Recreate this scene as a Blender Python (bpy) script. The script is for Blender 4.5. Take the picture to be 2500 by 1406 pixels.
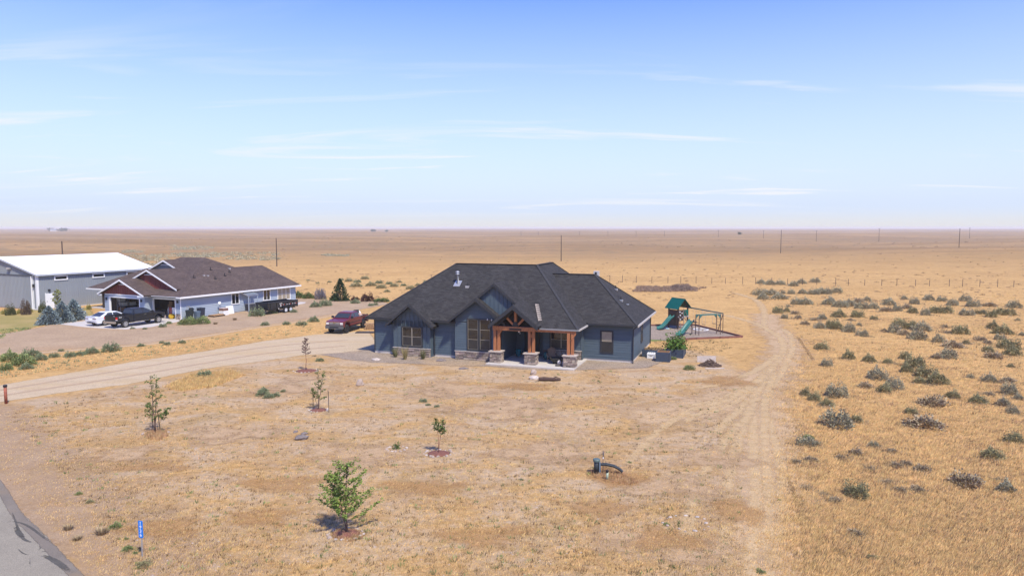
import bpy, math, random
import numpy as np
from mathutils import Vector
from math import sin, cos, tan, atan, atan2, radians, pi, hypot, sqrt

# ---------------------------------------------------------------- scene, camera, light
S = bpy.context.scene
for o in list(bpy.data.objects): bpy.data.objects.remove(o)
COL = S.collection
F, CX, CY, CAMH, HY = 1733.0, 1250.0, 703.0, 10.7, 556.0      # photo is 2500 x 1406
PITCH = atan((CY - HY) / F)
cam_d = bpy.data.cameras.new('camera'); cam = bpy.data.objects.new('camera', cam_d); COL.objects.link(cam)
cam.location = (0, 0, CAMH); cam.rotation_euler = (pi / 2 - PITCH, 0, 0)
cam_d.sensor_width = 36; cam_d.lens = 36 * F / 2500; cam_d.clip_start = 0.5; cam_d.clip_end = 40000
S.camera = cam
SUN_EL = radians(55); SUN_H = Vector((0.514, -0.858))          # horizontal direction towards the sun
sun_dir = Vector((SUN_H.x * cos(SUN_EL), SUN_H.y * cos(SUN_EL), sin(SUN_EL))).normalized()
sl = bpy.data.lights.new('sun', 'SUN'); sl.energy = 3.8; sl.angle = radians(4.0); sl.color = (1, 0.945, 0.80)
so = bpy.data.objects.new('sun', sl); COL.objects.link(so)
so.rotation_euler = (-sun_dir).to_track_quat('-Z', 'Y').to_euler(); so.location = (40, -60, 90)
W = bpy.data.worlds.new('World'); S.world = W; W.use_nodes = True
S.view_settings.view_transform = 'Standard'; S.view_settings.look = 'None'
S.view_settings.exposure = 0.48; S.view_settings.gamma = 1.0; S.view_settings.use_curve_mapping = False
S.cycles.max_bounces = 6; S.cycles.transparent_max_bounces = 12; S.cycles.volume_bounces = 1

def build_world():
    nt = W.node_tree; nt.nodes.clear(); N = nt.nodes.new; L = nt.links.new
    out = N('ShaderNodeOutputWorld'); bg = N('ShaderNodeBackground'); bg.inputs['Strength'].default_value = 0.135
    sky = N('ShaderNodeTexSky'); sky.sky_type = 'NISHITA'; sky.sun_disc = False
    sky.sun_elevation = SUN_EL; sky.sun_rotation = atan2(sun_dir.x, sun_dir.y)
    sky.altitude = 900; sky.air_density = 1.0; sky.dust_density = 0.6; sky.ozone_density = 2.2
    tc = N('ShaderNodeTexCoord'); sep = N('ShaderNodeSeparateXYZ'); L(tc.outputs['Generated'], sep.inputs[0])
    # clouds: thin cirrus streaks on a flat high layer, from the view direction projected onto that layer
    zc = N('ShaderNodeMath'); zc.operation = 'MAXIMUM'; zc.inputs[1].default_value = 0.0; L(sep.outputs[2], zc.inputs[0])
    za = N('ShaderNodeMath'); za.operation = 'ADD'; za.inputs[1].default_value = 0.09; L(zc.outputs[0], za.inputs[0])
    dx = N('ShaderNodeMath'); dx.operation = 'DIVIDE'; L(sep.outputs[0], dx.inputs[0]); L(za.outputs[0], dx.inputs[1])
    dy = N('ShaderNodeMath'); dy.operation = 'DIVIDE'; L(sep.outputs[1], dy.inputs[0]); L(za.outputs[0], dy.inputs[1])
    cb = N('ShaderNodeCombineXYZ'); L(dx.outputs[0], cb.inputs[0]); L(dy.outputs[0], cb.inputs[1])
    mp = N('ShaderNodeMapping'); mp.inputs['Rotation'].default_value = (0, 0, radians(9)); mp.inputs['Scale'].default_value = (0.27, 1.0, 1); mp.inputs['Location'].default_value = CLOUD_LOC
    L(cb.outputs[0], mp.inputs[0])
    n1 = N('ShaderNodeTexNoise'); n1.inputs['Scale'].default_value = 1.5; n1.inputs['Detail'].default_value = 7; n1.inputs['Roughness'].default_value = 0.56; n1.inputs['Distortion'].default_value = 1.1
    L(mp.outputs[0], n1.inputs['Vector'])
    cr = N('ShaderNodeMapRange'); cr.interpolation_type = 'SMOOTHSTEP'; cr.inputs[1].default_value = 0.535; cr.inputs[2].default_value = 0.70; cr.inputs[3].default_value = 0; cr.inputs[4].default_value = 1.0
    L(n1.outputs['Fac'], cr.inputs[0])
    fade = N('ShaderNodeMapRange'); fade.inputs[1].default_value = 0.0; fade.inputs[2].default_value = 0.05; L(sep.outputs[2], fade.inputs[0])
    fd2 = N('ShaderNodeMapRange'); fd2.inputs[1].default_value = 0.08; fd2.inputs[2].default_value = 0.24; fd2.inputs[3].default_value = 1.0; fd2.inputs[4].default_value = 0.06; L(sep.outputs[2], fd2.inputs[0])
    mu0 = N('ShaderNodeMath'); mu0.operation = 'MULTIPLY'; L(cr.outputs[0], mu0.inputs[0]); L(fd2.outputs[0], mu0.inputs[1])
    mul = N('ShaderNodeMath'); mul.operation = 'MULTIPLY'; L(mu0.outputs[0], mul.inputs[0]); L(fade.outputs[0], mul.inputs[1])
    # pale haze low in the sky all round the horizon
    hz = N('ShaderNodeMapRange'); hz.inputs[1].default_value = 0.03; hz.inputs[2].default_value = 0.33; hz.inputs[3].default_value = 1.0; hz.inputs[4].default_value = 0.0
    L(sep.outputs[2], hz.inputs[0])
    hs = N('ShaderNodeHueSaturation'); hs.inputs['Hue'].default_value = 0.514; hs.inputs['Saturation'].default_value = 1.22; hs.inputs['Value'].default_value = 1.6; L(sky.outputs[0], hs.inputs['Color'])
    tm_ = N('ShaderNodeMixRGB'); tm_.blend_type = 'MULTIPLY'; tm_.inputs[0].default_value = 1.0; tm_.inputs[2].default_value = (0.66, 0.70, 0.95, 1); L(hs.outputs[0], tm_.inputs[1])
    m0 = N('ShaderNodeMixRGB'); m0.inputs[2].default_value = (3.75, 4.3, 5.3, 1); L(hz.outputs[0], m0.inputs[0]); L(tm_.outputs[0], m0.inputs[1])
    m1 = N('ShaderNodeMixRGB'); m1.inputs[2].default_value = (4.85, 4.95, 5.2, 1); L(mul.outputs[0], m1.inputs[0]); L(m0.outputs[0], m1.inputs[1])
    bz = N('ShaderNodeMapRange'); bz.interpolation_type = 'SMOOTHSTEP'; bz.inputs[1].default_value = 0.0; bz.inputs[2].default_value = 0.028; bz.inputs[3].default_value = 0.85; bz.inputs[4].default_value = 0.0; L(sep.outputs[2], bz.inputs[0])
    m2 = N('ShaderNodeMixRGB'); m2.inputs[2].default_value = (4.3, 4.25, 4.15, 1); L(bz.outputs[0], m2.inputs[0]); L(m1.outputs[0], m2.inputs[1]); L(m2.outputs[0], bg.inputs['Color']); L(bg.outputs[0], out.inputs['Surface'])
CLOUD_LOC = (3.1, 0.4, 0); HAZE_D = 0.00021
build_world()

# ---------------------------------------------------------------- picture -> place
def ray(x, y):
    fw = Vector((0, cos(PITCH), -sin(PITCH))); up = Vector((0, sin(PITCH), cos(PITCH)))
    return (fw * F + Vector((1, 0, 0)) * (x - CX) + up * (CY - y)).normalized()
def G(x, y, z=0.0):
    d = ray(x, y); t = (z - CAMH) / d.z
    return Vector((d.x * t, d.y * t, z))
def pxm(x, y):                       # photo pixels per metre at that ground point
    g = G(x, y); return F / (g.y * cos(PITCH) + (CAMH - g.z) * sin(PITCH))
def smooth(a, b, x): 
    t = np.clip((x - a) / (b - a), 0, 1); return t * t * (3 - 2 * t)
def hgt(x, y):                       # gentle swells of the plain beyond the yards
    x = np.asarray(x, float); y = np.asarray(y, float); r = np.hypot(x, y)
    w = smooth(125, 330, r) * (1 - 0.55 * smooth(1500, 6000, r))
    h = 1.0 * np.sin(x / 61 + 0.6 * np.sin(y / 83) + 1.0) * np.sin(y / 74 + 0.7) + 1.1 * np.sin(x / 173 - y / 131 + 2.0) + 0.8 * np.sin(y / 210 + 0.4) * np.cos(x / 260)
    return w * (1.5 * h - 1.6)

# ---------------------------------------------------------------- materials
def lin(c):
    return tuple(((v / 255) / 12.92 if v / 255 <= 0.04045 else ((v / 255 + 0.055) / 1.055) ** 2.4) for v in c)
MATS = {}
def mat(name, col, rough=0.75, var=0.12, scale=6.0, metal=0.0, bump=0.0, bscale=40.0, spec=0.4, coat=0.0, trans=0.0, stretch=None, col2=None, rand=0.0, attr=None, hue=0.0):
    if name in MATS: return MATS[name]
    m = bpy.data.materials.new(name); m.use_nodes = True; nt = m.node_tree; N = nt.nodes.new; L = nt.links.new
    b = nt.nodes['Principled BSDF']
    b.inputs['Roughness'].default_value = rough; b.inputs['Metallic'].default_value = metal
    b.inputs['Specular IOR Level'].default_value = spec; b.inputs['Coat Weight'].default_value = coat
    b.inputs['Transmission Weight'].default_value = trans
    tc = N('ShaderNodeTexCoord'); vec = tc.outputs['Object']
    if stretch:
        mp = N('ShaderNodeMapping'); mp.inputs['Scale'].default_value = stretch; L(vec, mp.inputs[0]); vec = mp.outputs[0]
    no = N('ShaderNodeTexNoise'); no.inputs['Scale'].default_value = scale; no.inputs['Detail'].default_value = 5; no.inputs['Roughness'].default_value = 0.6; L(vec, no.inputs['Vector'])
    mx = N('ShaderNodeMixRGB'); lo = tuple(c * (1 - var) for c in col); hi = tuple(min(1, c * (1 + var)) for c in (col2 or col))
    mx.inputs[1].default_value = (*lo, 1); mx.inputs[2].default_value = (*hi, 1)
    rm = N('ShaderNodeMapRange'); rm.inputs[1].default_value = 0.32; rm.inputs[2].default_value = 0.68; L(no.outputs['Fac'], rm.inputs[0]); L(rm.outputs[0], mx.inputs[0])
    colout = mx.outputs[0]
    if rand or attr:
        if attr:
            at = N('ShaderNodeAttribute'); at.attribute_name = attr; f = at.outputs['Fac']
        else:
            oi = N('ShaderNodeObjectInfo'); f = oi.outputs['Random']
        r2 = N('ShaderNodeMapRange'); r2.inputs[3].default_value = 1 - (rand or 0.3); r2.inputs[4].default_value = 1 + (rand or 0.3); L(f, r2.inputs[0])
        hs = N('ShaderNodeHueSaturation'); L(colout, hs.inputs['Color']); L(r2.outputs[0], hs.inputs['Value'])
        if hue:
            r3 = N('ShaderNodeMapRange'); r3.inputs[3].default_value = 0.5 - hue; r3.inputs[4].default_value = 0.5 + hue
            fr = N('ShaderNodeMath'); fr.operation = 'MULTIPLY'; fr.inputs[1].default_value = 7.31; L(f, fr.inputs[0])
            f2 = N('ShaderNodeMath'); f2.operation = 'FRACT'; L(fr.outputs[0], f2.inputs[0]); L(f2.outputs[0], r3.inputs[0]); L(r3.outputs[0], hs.inputs['Hue'])
        colout = hs.outputs[0]
    L(colout, b.inputs['Base Color'])
    if bump:
        nb = N('ShaderNodeTexNoise'); nb.inputs['Scale'].default_value = bscale; nb.inputs['Detail'].default_value = 4; L(vec, nb.inputs['Vector'])
        bu = N('ShaderNodeBump'); bu.inputs['Strength'].default_value = bump; bu.inputs['Distance'].default_value = 0.03; L(nb.outputs['Fac'], bu.inputs['Height']); L(bu.outputs[0], b.inputs['Normal'])
    MATS[name] = m; return m

def shingles(name, col, var=0.35, sx=0.32, sy=0.145):
    m = bpy.data.materials.new(name); m.use_nodes = True; nt = m.node_tree; N = nt.nodes.new; L = nt.links.new
    b = nt.nodes['Principled BSDF']; b.inputs['Roughness'].default_value = 0.9; b.inputs['Specular IOR Level'].default_value = 0.25
    uv = N('ShaderNodeUVMap'); uv.uv_map = 'UVMap'
    br = N('ShaderNodeTexBrick'); br.inputs['Scale'].default_value = 1.0; br.inputs['Brick Width'].default_value = sx; br.inputs['Row Height'].default_value = sy
    br.inputs['Mortar Size'].default_value = 0.008; br.inputs['Mortar Smooth'].default_value = 0.3; br.offset = 0.37
    br.inputs['Color1'].default_value = (*[c * (1 - var) for c in col], 1); br.inputs['Color2'].default_value = (*[min(1, c * (1 + var)) for c in col], 1); br.inputs['Mortar'].default_value = (*[c * 0.45 for c in col], 1)
    L(uv.outputs[0], br.inputs['Vector'])
    no = N('ShaderNodeTexNoise'); no.inputs['Scale'].default_value = 0.7; no.inputs['Detail'].default_value = 6; L(uv.outputs[0], no.inputs['Vector'])
    n2 = N('ShaderNodeTexNoise'); n2.inputs['Scale'].default_value = 14; n2.inputs['Detail'].default_value = 3; L(uv.outputs[0], n2.inputs['Vector'])
    ad = N('ShaderNodeMath'); ad.operation = 'ADD'; L(no.outputs['Fac'], ad.inputs[0]); L(n2.outputs['Fac'], ad.inputs[1])
    r = N('ShaderNodeMapRange'); r.inputs[1].default_value = 0.6; r.inputs[2].default_value = 1.4; r.inputs[3].default_value = 0.72; r.inputs[4].default_value = 1.28; L(ad.outputs[0], r.inputs[0])
    hs = N('ShaderNodeHueSaturation'); L(br.outputs['Color'], hs.inputs['Color']); L(r.outputs[0], hs.inputs['Value']); L(hs.outputs[0], b.inputs['Base Color'])
    bu = N('ShaderNodeBump'); bu.inputs['Strength'].default_value = 0.5; bu.inputs['Distance'].default_value = 0.02; L(br.outputs['Fac'], bu.inputs['Height']); bu.invert = True; L(bu.outputs[0], b.inputs['Normal'])
    MATS[name] = m; return m

def patch_mat(name, c1, c2, c3=None, scale=1.2, fine=25.0, edge_noise=3.0, bump=0.5, amount=1.0, stretch=None, speck=None, soft=False):
    """ground cover with ragged edges: the vertex attribute 'edge' runs 0 (rim) to 1 (inside)"""
    m = bpy.data.materials.new(name); m.use_nodes = True; nt = m.node_tree; N = nt.nodes.new; L = nt.links.new
    b = nt.nodes['Principled BSDF']; b.inputs['Roughness'].default_value = 0.95; b.inputs['Specular IOR Level'].default_value = 0.15; out = nt.nodes['Material Output']
    ge = N('ShaderNodeNewGeometry'); vec = ge.outputs['Position']
    if stretch:
        mp = N('ShaderNodeMapping'); mp.inputs['Scale'].default_value = stretch[:3]; mp.inputs['Rotation'].default_value = (0, 0, stretch[3]); L(vec, mp.inputs[0]); vec2 = mp.outputs[0]
    else: vec2 = vec
    n1 = N('ShaderNodeTexNoise'); n1.inputs['Scale'].default_value = scale; n1.inputs['Detail'].default_value = 7; n1.inputs['Roughness'].default_value = 0.65; L(vec2, n1.inputs['Vector'])
    r1 = N('ShaderNodeMapRange'); r1.inputs[1].default_value = 0.33; r1.inputs[2].default_value = 0.67; L(n1.outputs['Fac'], r1.inputs[0])
    mx = N('ShaderNodeMixRGB'); mx.inputs[1].default_value = (*c1, 1); mx.inputs[2].default_value = (*c2, 1); L(r1.outputs[0], mx.inputs[0])
    n2 = N('ShaderNodeTexNoise'); n2.inputs['Scale'].default_value = fine; n2.inputs['Detail'].default_value = 4; n2.inputs['Roughness'].default_value = 0.7; L(vec, n2.inputs['Vector'])
    r2 = N('ShaderNodeMapRange'); r2.inputs[1].default_value = 0.3; r2.inputs[2].default_value = 0.7; r2.inputs[3].default_value = 0.72; r2.inputs[4].default_value = 1.28; L(n2.outputs['Fac'], r2.inputs[0])
    hs = N('ShaderNodeHueSaturation'); L(mx.outputs[0], hs.inputs['Color']); L(r2.outputs[0], hs.inputs['Value']); col = hs.outputs[0]
    if c3:
        n3 = N('ShaderNodeTexNoise'); n3.inputs['Scale'].default_value = scale * 0.35; n3.inputs['Detail'].default_value = 6; L(vec2, n3.inputs['Vector'])
        r3 = N('ShaderNodeMapRange'); r3.inputs[1].default_value = 0.52; r3.inputs[2].default_value = 0.66; L(n3.outputs['Fac'], r3.inputs[0])
        m3 = N('ShaderNodeMixRGB'); m3.inputs[2].default_value = (*c3, 1); L(r3.outputs[0], m3.inputs[0]); L(col, m3.inputs[1]); col = m3.outputs[0]
    if speck:
        vo = N('ShaderNodeTexVoronoi'); vo.inputs['Scale'].default_value = speck[0]; L(vec, vo.inputs['Vector'])
        cv = N('ShaderNodeSeparateColor'); L(vo.outputs['Color'], cv.inputs[0])
        r4 = N('ShaderNodeMapRange'); r4.inputs[3].default_value = 1 - speck[1]; r4.inputs[4].default_value = 1 + speck[1]; L(cv.outputs[0], r4.inputs[0])
        h4 = N('ShaderNodeHueSaturation'); L(col, h4.inputs['Color']); L(r4.outputs[0], h4.inputs['Value']); col = h4.outputs[0]
    L(col, b.inputs['Base Color'])
    bu = N('ShaderNodeBump'); bu.inputs['Strength'].default_value = bump; bu.inputs['Distance'].default_value = 0.04; L(n2.outputs['Fac'], bu.inputs['Height']); L(bu.outputs[0], b.inputs['Normal'])
    at = N('ShaderNodeAttribute'); at.attribute_name = 'edge'
    ne = N('ShaderNodeTexNoise'); ne.inputs['Scale'].default_value = edge_noise; ne.inputs['Detail'].default_value = 6; ne.inputs['Roughness'].default_value = 0.7; L(vec, ne.inputs['Vector'])
    if soft:
        nk = N('ShaderNodeMapRange'); nk.inputs[1].default_value = 0.25; nk.inputs[2].default_value = 0.75; nk.inputs[3].default_value = -0.25; nk.inputs[4].default_value = 1.25; nk.clamp = False; L(ne.outputs['Fac'], nk.inputs[0]); nso = nk.outputs[0]
    else: nso = ne.outputs['Fac']
    ad = N('ShaderNodeMath'); ad.operation = 'ADD'; L(at.outputs['Fac'], ad.inputs[0]); L(nso, ad.inputs[1])
    ra = N('ShaderNodeMapRange'); ra.interpolation_type = 'SMOOTHSTEP'; ra.inputs[1].default_value = 0.55 if soft else 0.78; ra.inputs[2].default_value = 1.55 if soft else 1.12; ra.inputs[4].default_value = amount; L(ad.outputs[0], ra.inputs[0])
    tr = N('ShaderNodeBsdfTransparent'); ms = N('ShaderNodeMixShader'); L(ra.outputs[0], ms.inputs[0]); L(tr.outputs[0], ms.inputs[1]); L(b.outputs[0], ms.inputs[2]); L(ms.outputs[0], out.inputs['Surface'])
    MATS[name] = m; return m

# ---------------------------------------------------------------- mesh building
class MB:
    def __init__(s): s.v = []; s.f = []
    def add(s, vs, fs):
        n = len(s.v); s.v += [tuple(v) for v in vs]; s.f += [tuple(i + n for i in f) for f in fs]; return s
    def box(s, x0, x1, y0, y1, z0, z1):
        return s.add([(x0, y0, z0), (x1, y0, z0), (x1, y1, z0), (x0, y1, z0), (x0, y0, z1), (x1, y0, z1), (x1, y1, z1), (x0, y1, z1)],
                     [(0, 3, 2, 1), (4, 5, 6, 7), (0, 1, 5, 4), (1, 2, 6, 5), (2, 3, 7, 6), (3, 0, 4, 7)])
    def bar(s, p, q, w, h, up=(0, 0, 1)):
        p = Vector(p); q = Vector(q); d = (q - p).normalized(); u = Vector(up)
        if abs(d.dot(u)) > 0.98: u = Vector((0, 1, 0))
        sx = d.cross(u).normalized() * (w / 2); uz = sx.normalized().cross(d).normalized() * (h / 2)
        vs = [p - sx - uz, p + sx - uz, p + sx + uz, p - sx + uz, q - sx - uz, q + sx - uz, q + sx + uz, q - sx + uz]
        return s.add(vs, [(0, 3, 2, 1), (4, 5, 6, 7), (0, 1, 5, 4), (1, 2, 6, 5), (2, 3, 7, 6), (3, 0, 4, 7)][::1])
    def tube(s, p, q, r0, r1=None, n=8, cap=True):
        return s.path([p, q], [r0, r0 if r1 is None else r1], n, cap)
    def path(s, pts, r, n=8, cap=True):
        pts = [Vector(p) for p in pts]; m = len(pts); rs = r if isinstance(r, (list, tuple)) else [r] * m
        vs = []; ref = None
        for i, p in enumerate(pts):
            d = (pts[min(i + 1, m - 1)] - pts[max(i - 1, 0)]).normalized()
            if ref is None: ref = Vector((1, 0, 0)) if abs(d.x) < 0.9 else Vector((0, 1, 0))
            a = d.cross(ref).normalized(); b = d.cross(a).normalized(); ref = b.cross(d) if False else ref
            for k in range(n):
                t = 2 * pi * k / n; vs.append(p + (a * cos(t) + b * sin(t)) * rs[i])
        fs = [(i * n + k, i * n + (k + 1) % n, (i + 1) * n + (k + 1) % n, (i + 1) * n + k) for i in range(m - 1) for k in range(n)]
        if cap: fs += [tuple(range(n))[::-1], tuple((m - 1) * n + k for k in range(n))]
        return s.add(vs, fs)
    def prism(s, pts, off):
        n = len(pts); o = Vector(off); p = [Vector(q) for q in pts]
        return s.add(p + [q + o for q in p], [tuple(range(n)), tuple(range(2 * n - 1, n - 1, -1))] + [(i, n + i, n + (i + 1) % n, (i + 1) % n) for i in range(n)])
    def lathe(s, prof, c=(0, 0, 0), n=14, sx=1, sy=1):
        m = len(prof); vs = [(c[0] + r * cos(2 * pi * k / n) * sx, c[1] + r * sin(2 * pi * k / n) * sy, c[2] + z) for r, z in prof for k in range(n)]
        fs = [(i * n + k, i * n + (k + 1) % n, (i + 1) * n + (k + 1) % n, (i + 1) * n + k) for i in range(m - 1) for k in range(n)]
        fs += [tuple(range(n))[::-1], tuple((m - 1) * n + k for k in range(n))]
        return s.add(vs, fs)
    def loft(s, secs, cap=True):
        n = len(secs[0]); m = len(secs); vs = [p for sec in secs for p in sec]
        fs = [(i * n + k, i * n + (k + 1) % n, (i + 1) * n + (k + 1) % n, (i + 1) * n + k) for i in range(m - 1) for k in range(n)]
        if cap: fs += [tuple(range(n))[::-1], tuple((m - 1) * n + k for k in range(n))]
        return s.add(vs, fs)
    def mesh(s, name, m=None, smooth_=False, fix=True):
        me = bpy.data.meshes.new(name); me.from_pydata(s.v, [], s.f); me.update()
        if fix:
            import bmesh
            bm = bmesh.new(); bm.from_mesh(me); bmesh.ops.recalc_face_normals(bm, faces=bm.faces); bm.to_mesh(me); bm.free()
        if smooth_: me.polygons.foreach_set('use_smooth', [True] * len(me.polygons))
        if m: me.materials.append(m)
        return me
    def build(s, name, m, parent=None, smooth_=False, **k):
        return link(name, s.mesh(name, m, smooth_), parent, **k)
def link(name, me, parent=None, label=None, cat=None, group=None, kind=None, loc=None, rotz=0, scale=None):
    o = bpy.data.objects.new(name, me); COL.objects.link(o)
    if parent: o.parent = parent
    if loc is not None: o.location = loc
    if rotz: o.rotation_euler = (0, 0, rotz)
    if scale is not None: o.scale = scale if hasattr(scale, '__len__') else (scale,) * 3
    if label: o['label'] = label
    if cat: o['category'] = cat
    if group: o['group'] = group
    if kind: o['kind'] = kind
    return o
def thing(name, label, cat, loc=(0, 0, 0), rotz=0, group=None):
    o = link(name, None, None, label, cat, group, None, loc, rotz); o.empty_display_size = 0.2; return o
def B(*a): return MB().box(*a)
def bx(name, m, parent, *a, **k): return MB().box(*a).build(name, m, parent, **k)

def roof_mesh(name, m, faces, thick=0.16):
    """faces: 3-D polygons of the top surface; gives each thickness and shingle UVs"""
    me = bpy.data.meshes.new(name); vs = []; fs = []; uvs = []
    for P in faces:
        P = [Vector(p) for p in P]; n = (P[1] - P[0]).cross(P[2] - P[0]).normalized()
        if n.z < 0: P = P[::-1]; n = -n
        t = Vector((0, 0, 1)).cross(n); t = t.normalized() if t.length > 1e-4 else Vector((1, 0, 0)); u = n.cross(t)
        k = len(P); b = len(vs); vs += P + [p - Vector((0, 0, thick)) for p in P]
        fs.append(tuple(range(b, b + k))); uvs.append([(p.dot(t), p.dot(u)) for p in P])
        fs.append(tuple(range(b + 2 * k - 1, b + k - 1, -1))); uvs.append([(0, 0)] * k)
        for i in range(k):
            j = (i + 1) % k; fs.append((b + i, b + k + i, b + k + j, b + j)); uvs.append([(0, 0)] * 4)
    me.from_pydata([tuple(v) for v in vs], [], fs); me.update()
    ul = me.uv_layers.new(name='UVMap'); ul.data.foreach_set('uv', [c for f in uvs for q in f for c in q])
    me.materials.append(m); return me

# ragged ground patches -------------------------------------------------------
def resample(P, step, closed=True):
    out = []; n = len(P)
    for i in range(n if closed else n - 1):
        a = P[i]; b = P[(i + 1) % n]; k = max(1, int((b - a).length / step))
        out += [a.lerp(b, j / k) for j in range(k)]
    if not closed: out.append(P[-1])
    return out
def edge_attr(me, vals):
    at = me.attributes.new('edge', 'FLOAT', 'POINT'); at.data.foreach_set('value', vals)
ZC = [0]
def nextz():
    ZC[0] += 1; return 0.003 + ZC[0] * 0.0004
def patch(name, pts, m, z=0.006, feather=0.8, parent=None, kind='structure', step=1.2, **k):
    z = nextz(); P = [Vector((p[0], p[1])) for p in pts]
    A = sum(P[i].x * P[(i + 1) % len(P)].y - P[(i + 1) % len(P)].x * P[i].y for i in range(len(P)))
    if A < 0: P = P[::-1]
    P = resample(P, step); n = len(P); ins = []
    for i in range(n):
        d = (P[(i + 1) % n] - P[i - 1]).normalized(); ins.append(P[i] + Vector((-d.y, d.x)) * feather)
    vs = [(p.x, p.y, z) for p in P] + [(p.x, p.y, z) for p in ins]
    fs = [(i, (i + 1) % n, n + (i + 1) % n, n + i) for i in range(n)] + [tuple(range(n, 2 * n))]
    me = bpy.data.meshes.new(name); me.from_pydata(vs, [], fs); me.update(); edge_attr(me, [0.0] * n + [1.0] * n); me.materials.append(m)
    return link(name, me, parent, kind=kind, **k)
def blob(name, c, a, b, m, seed=0, kind='structure'):
    z = nextz(); n = 20; vs = [(c.x, c.y, z)]; ev = [1.0]; T = np.linspace(0, 2 * pi, n + 1)[:-1]
    for k, e in ((.45, .85), (1.0, 0.0)):
        for t in T: q = 1 + .22 * sin(3 * t + seed) + .12 * cos(5 * t + 2 * seed); vs.append((c.x + a * k * cos(t) * q, c.y + b * k * sin(t) * q, z)); ev.append(e)
    fs = [(0, 1 + i, 1 + (i + 1) % n) for i in range(n)] + [(1 + i, 1 + n + i, 1 + n + (i + 1) % n, 1 + (i + 1) % n) for i in range(n)]
    me = bpy.data.meshes.new(name); me.from_pydata(vs, [], fs); me.update(); edge_attr(me, ev); me.materials.append(m); return link(name, me, kind=kind)
def ribbon(name, pts, w, m, z=0.008, ends=True, hard=False, kind='structure', parent=None, **k):
    z = nextz(); P = [Vector((p[0], p[1])) for p in pts]
    # smooth
    Q = []
    for i in range(len(P) - 1):
        p0 = P[max(i - 1, 0)]; p1 = P[i]; p2 = P[i + 1]; p3 = P[min(i + 2, len(P) - 1)]; kk = max(2, int((p2 - p1).length / 0.5))
        for j in range(kk):
            t = j / kk; Q.append(0.5 * ((2 * p1) + (p2 - p0) * t + (2 * p0 - 5 * p1 + 4 * p2 - p3) * t * t + (3 * p1 - p0 - 3 * p2 + p3) * t ** 3))
    Q.append(P[-1]); n = len(Q); vs = []; ev = []
    for i, q in enumerate(Q):
        d = (Q[min(i + 1, n - 1)] - Q[max(i - 1, 0)]).normalized(); s = Vector((-d.y, d.x)); ww = w[0] + (w[1] - w[0]) * i / (n - 1) if hasattr(w, '__len__') else w
        e = min(1, min(i, n - 1 - i) / 4) if ends else 1
        for t, ed in (((-0.5, .3), (-.4, .6), (-.25, 1), (0, 1), (0.25, 1), (.4, .6), (0.5, .3)) if hard else ((-0.5, 0), (-.36, .38), (-.2, .82), (0, 1), (.2, .82), (.36, .38), (0.5, 0))):
            vs.append((q.x + s.x * ww * t, q.y + s.y * ww * t, z)); ev.append(ed * e)
    fs = [(i * 7 + j, i * 7 + j + 1, i * 7 + j + 8, i * 7 + j + 7) for i in range(n - 1) for j in range(6)]
    me = bpy.data.meshes.new(name); me.from_pydata(vs, [], fs); me.update(); edge_attr(me, ev); me.materials.append(m)
    return link(name, me, parent, kind=kind, **k)
def gp(*pts): return [G(x, y) for x, y in pts]

# ================================================================ SETTING: ground
def pip(px, py, poly):
    ins = np.zeros(px.shape, bool); n = len(poly)
    for i in range(n):
        x0, y0 = poly[i]; x1, y1 = poly[(i + 1) % n]
        c = ((y0 > py) != (y1 > py)) & (px < (x1 - x0) * (py - y0) / (y1 - y0 + 1e-12) + x0); ins ^= c
    return ins
def pdist(px, py, poly):
    d = np.full(px.shape, 1e9); n = len(poly)
    for i in range(n):
        a = np.array(poly[i]); b = np.array(poly[(i + 1) % n]); ab = b - a; t = np.clip(((px - a[0]) * ab[0] + (py - a[1]) * ab[1]) / (ab @ ab + 1e-12), 0, 1)
        d = np.minimum(d, np.hypot(px - a[0] - ab[0] * t, py - a[1] - ab[1] * t))
    return d
YARD = [(p.x, p.y) for p in gp((-400, 1010), (0, 985), (330, 938), (600, 888), (780, 862), (905, 840), (1560, 852), (1660, 850), (1760, 872), (1830, 930), (1870, 1010), (1905, 1130), (1930, 1300), (1950, 1500), (400, 1900))]
YARD += [(-14, 6), (-30, 22)]
def ground_mesh():
    ang = np.concatenate([np.radians(np.arange(-55, 55, 0.7)), np.radians(np.arange(55, 305, 5.0))])
    rr = [0.5, 3.0, 6.0, 9.0]
    while rr[-1] < 15500: rr.append(rr[-1] * 1.0165 if rr[-1] > 14 else rr[-1] + 0.6)
    rr = np.array(rr); A, R = np.meshgrid(ang, rr); X = R * np.sin(A); Y = R * np.cos(A); Z = hgt(X, Y)
    na = len(ang); nr = len(rr); X = X.ravel(); Y = Y.ravel(); Z = Z.ravel()
    i = np.arange(nr - 1)[:, None] * na; j = np.arange(na)[None]; j2 = (j + 1) % na
    f = np.stack([i + j, i + j2, i + na + j2, i + na + j], -1).reshape(-1, 4)
    V = np.concatenate([np.stack([X, Y, Z], 1), [[0, 0, 0]]]); c = len(V) - 1
    faces = [tuple(q) for q in f.tolist()] + [(c, int((k + 1) % na), k) for k in range(na)]
    me = bpy.data.meshes.new('ground'); me.from_pydata(V.tolist(), [], faces); me.update()
    me.polygons.foreach_set('use_smooth', [True] * len(me.polygons))
    d = pdist(X, Y, YARD) * np.where(pip(X, Y, YARD), 1, -1); yv = np.append(smooth(-2.2, 2.2, d), 1.0)
    at = me.attributes.new('yard', 'FLOAT', 'POINT'); at.data.foreach_set('value', yv)
    rv = np.append(np.hypot(X, Y), 0); a2 = me.attributes.new('far', 'FLOAT', 'POINT'); a2.data.foreach_set('value', smooth(120, 420, rv))
    return me
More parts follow.
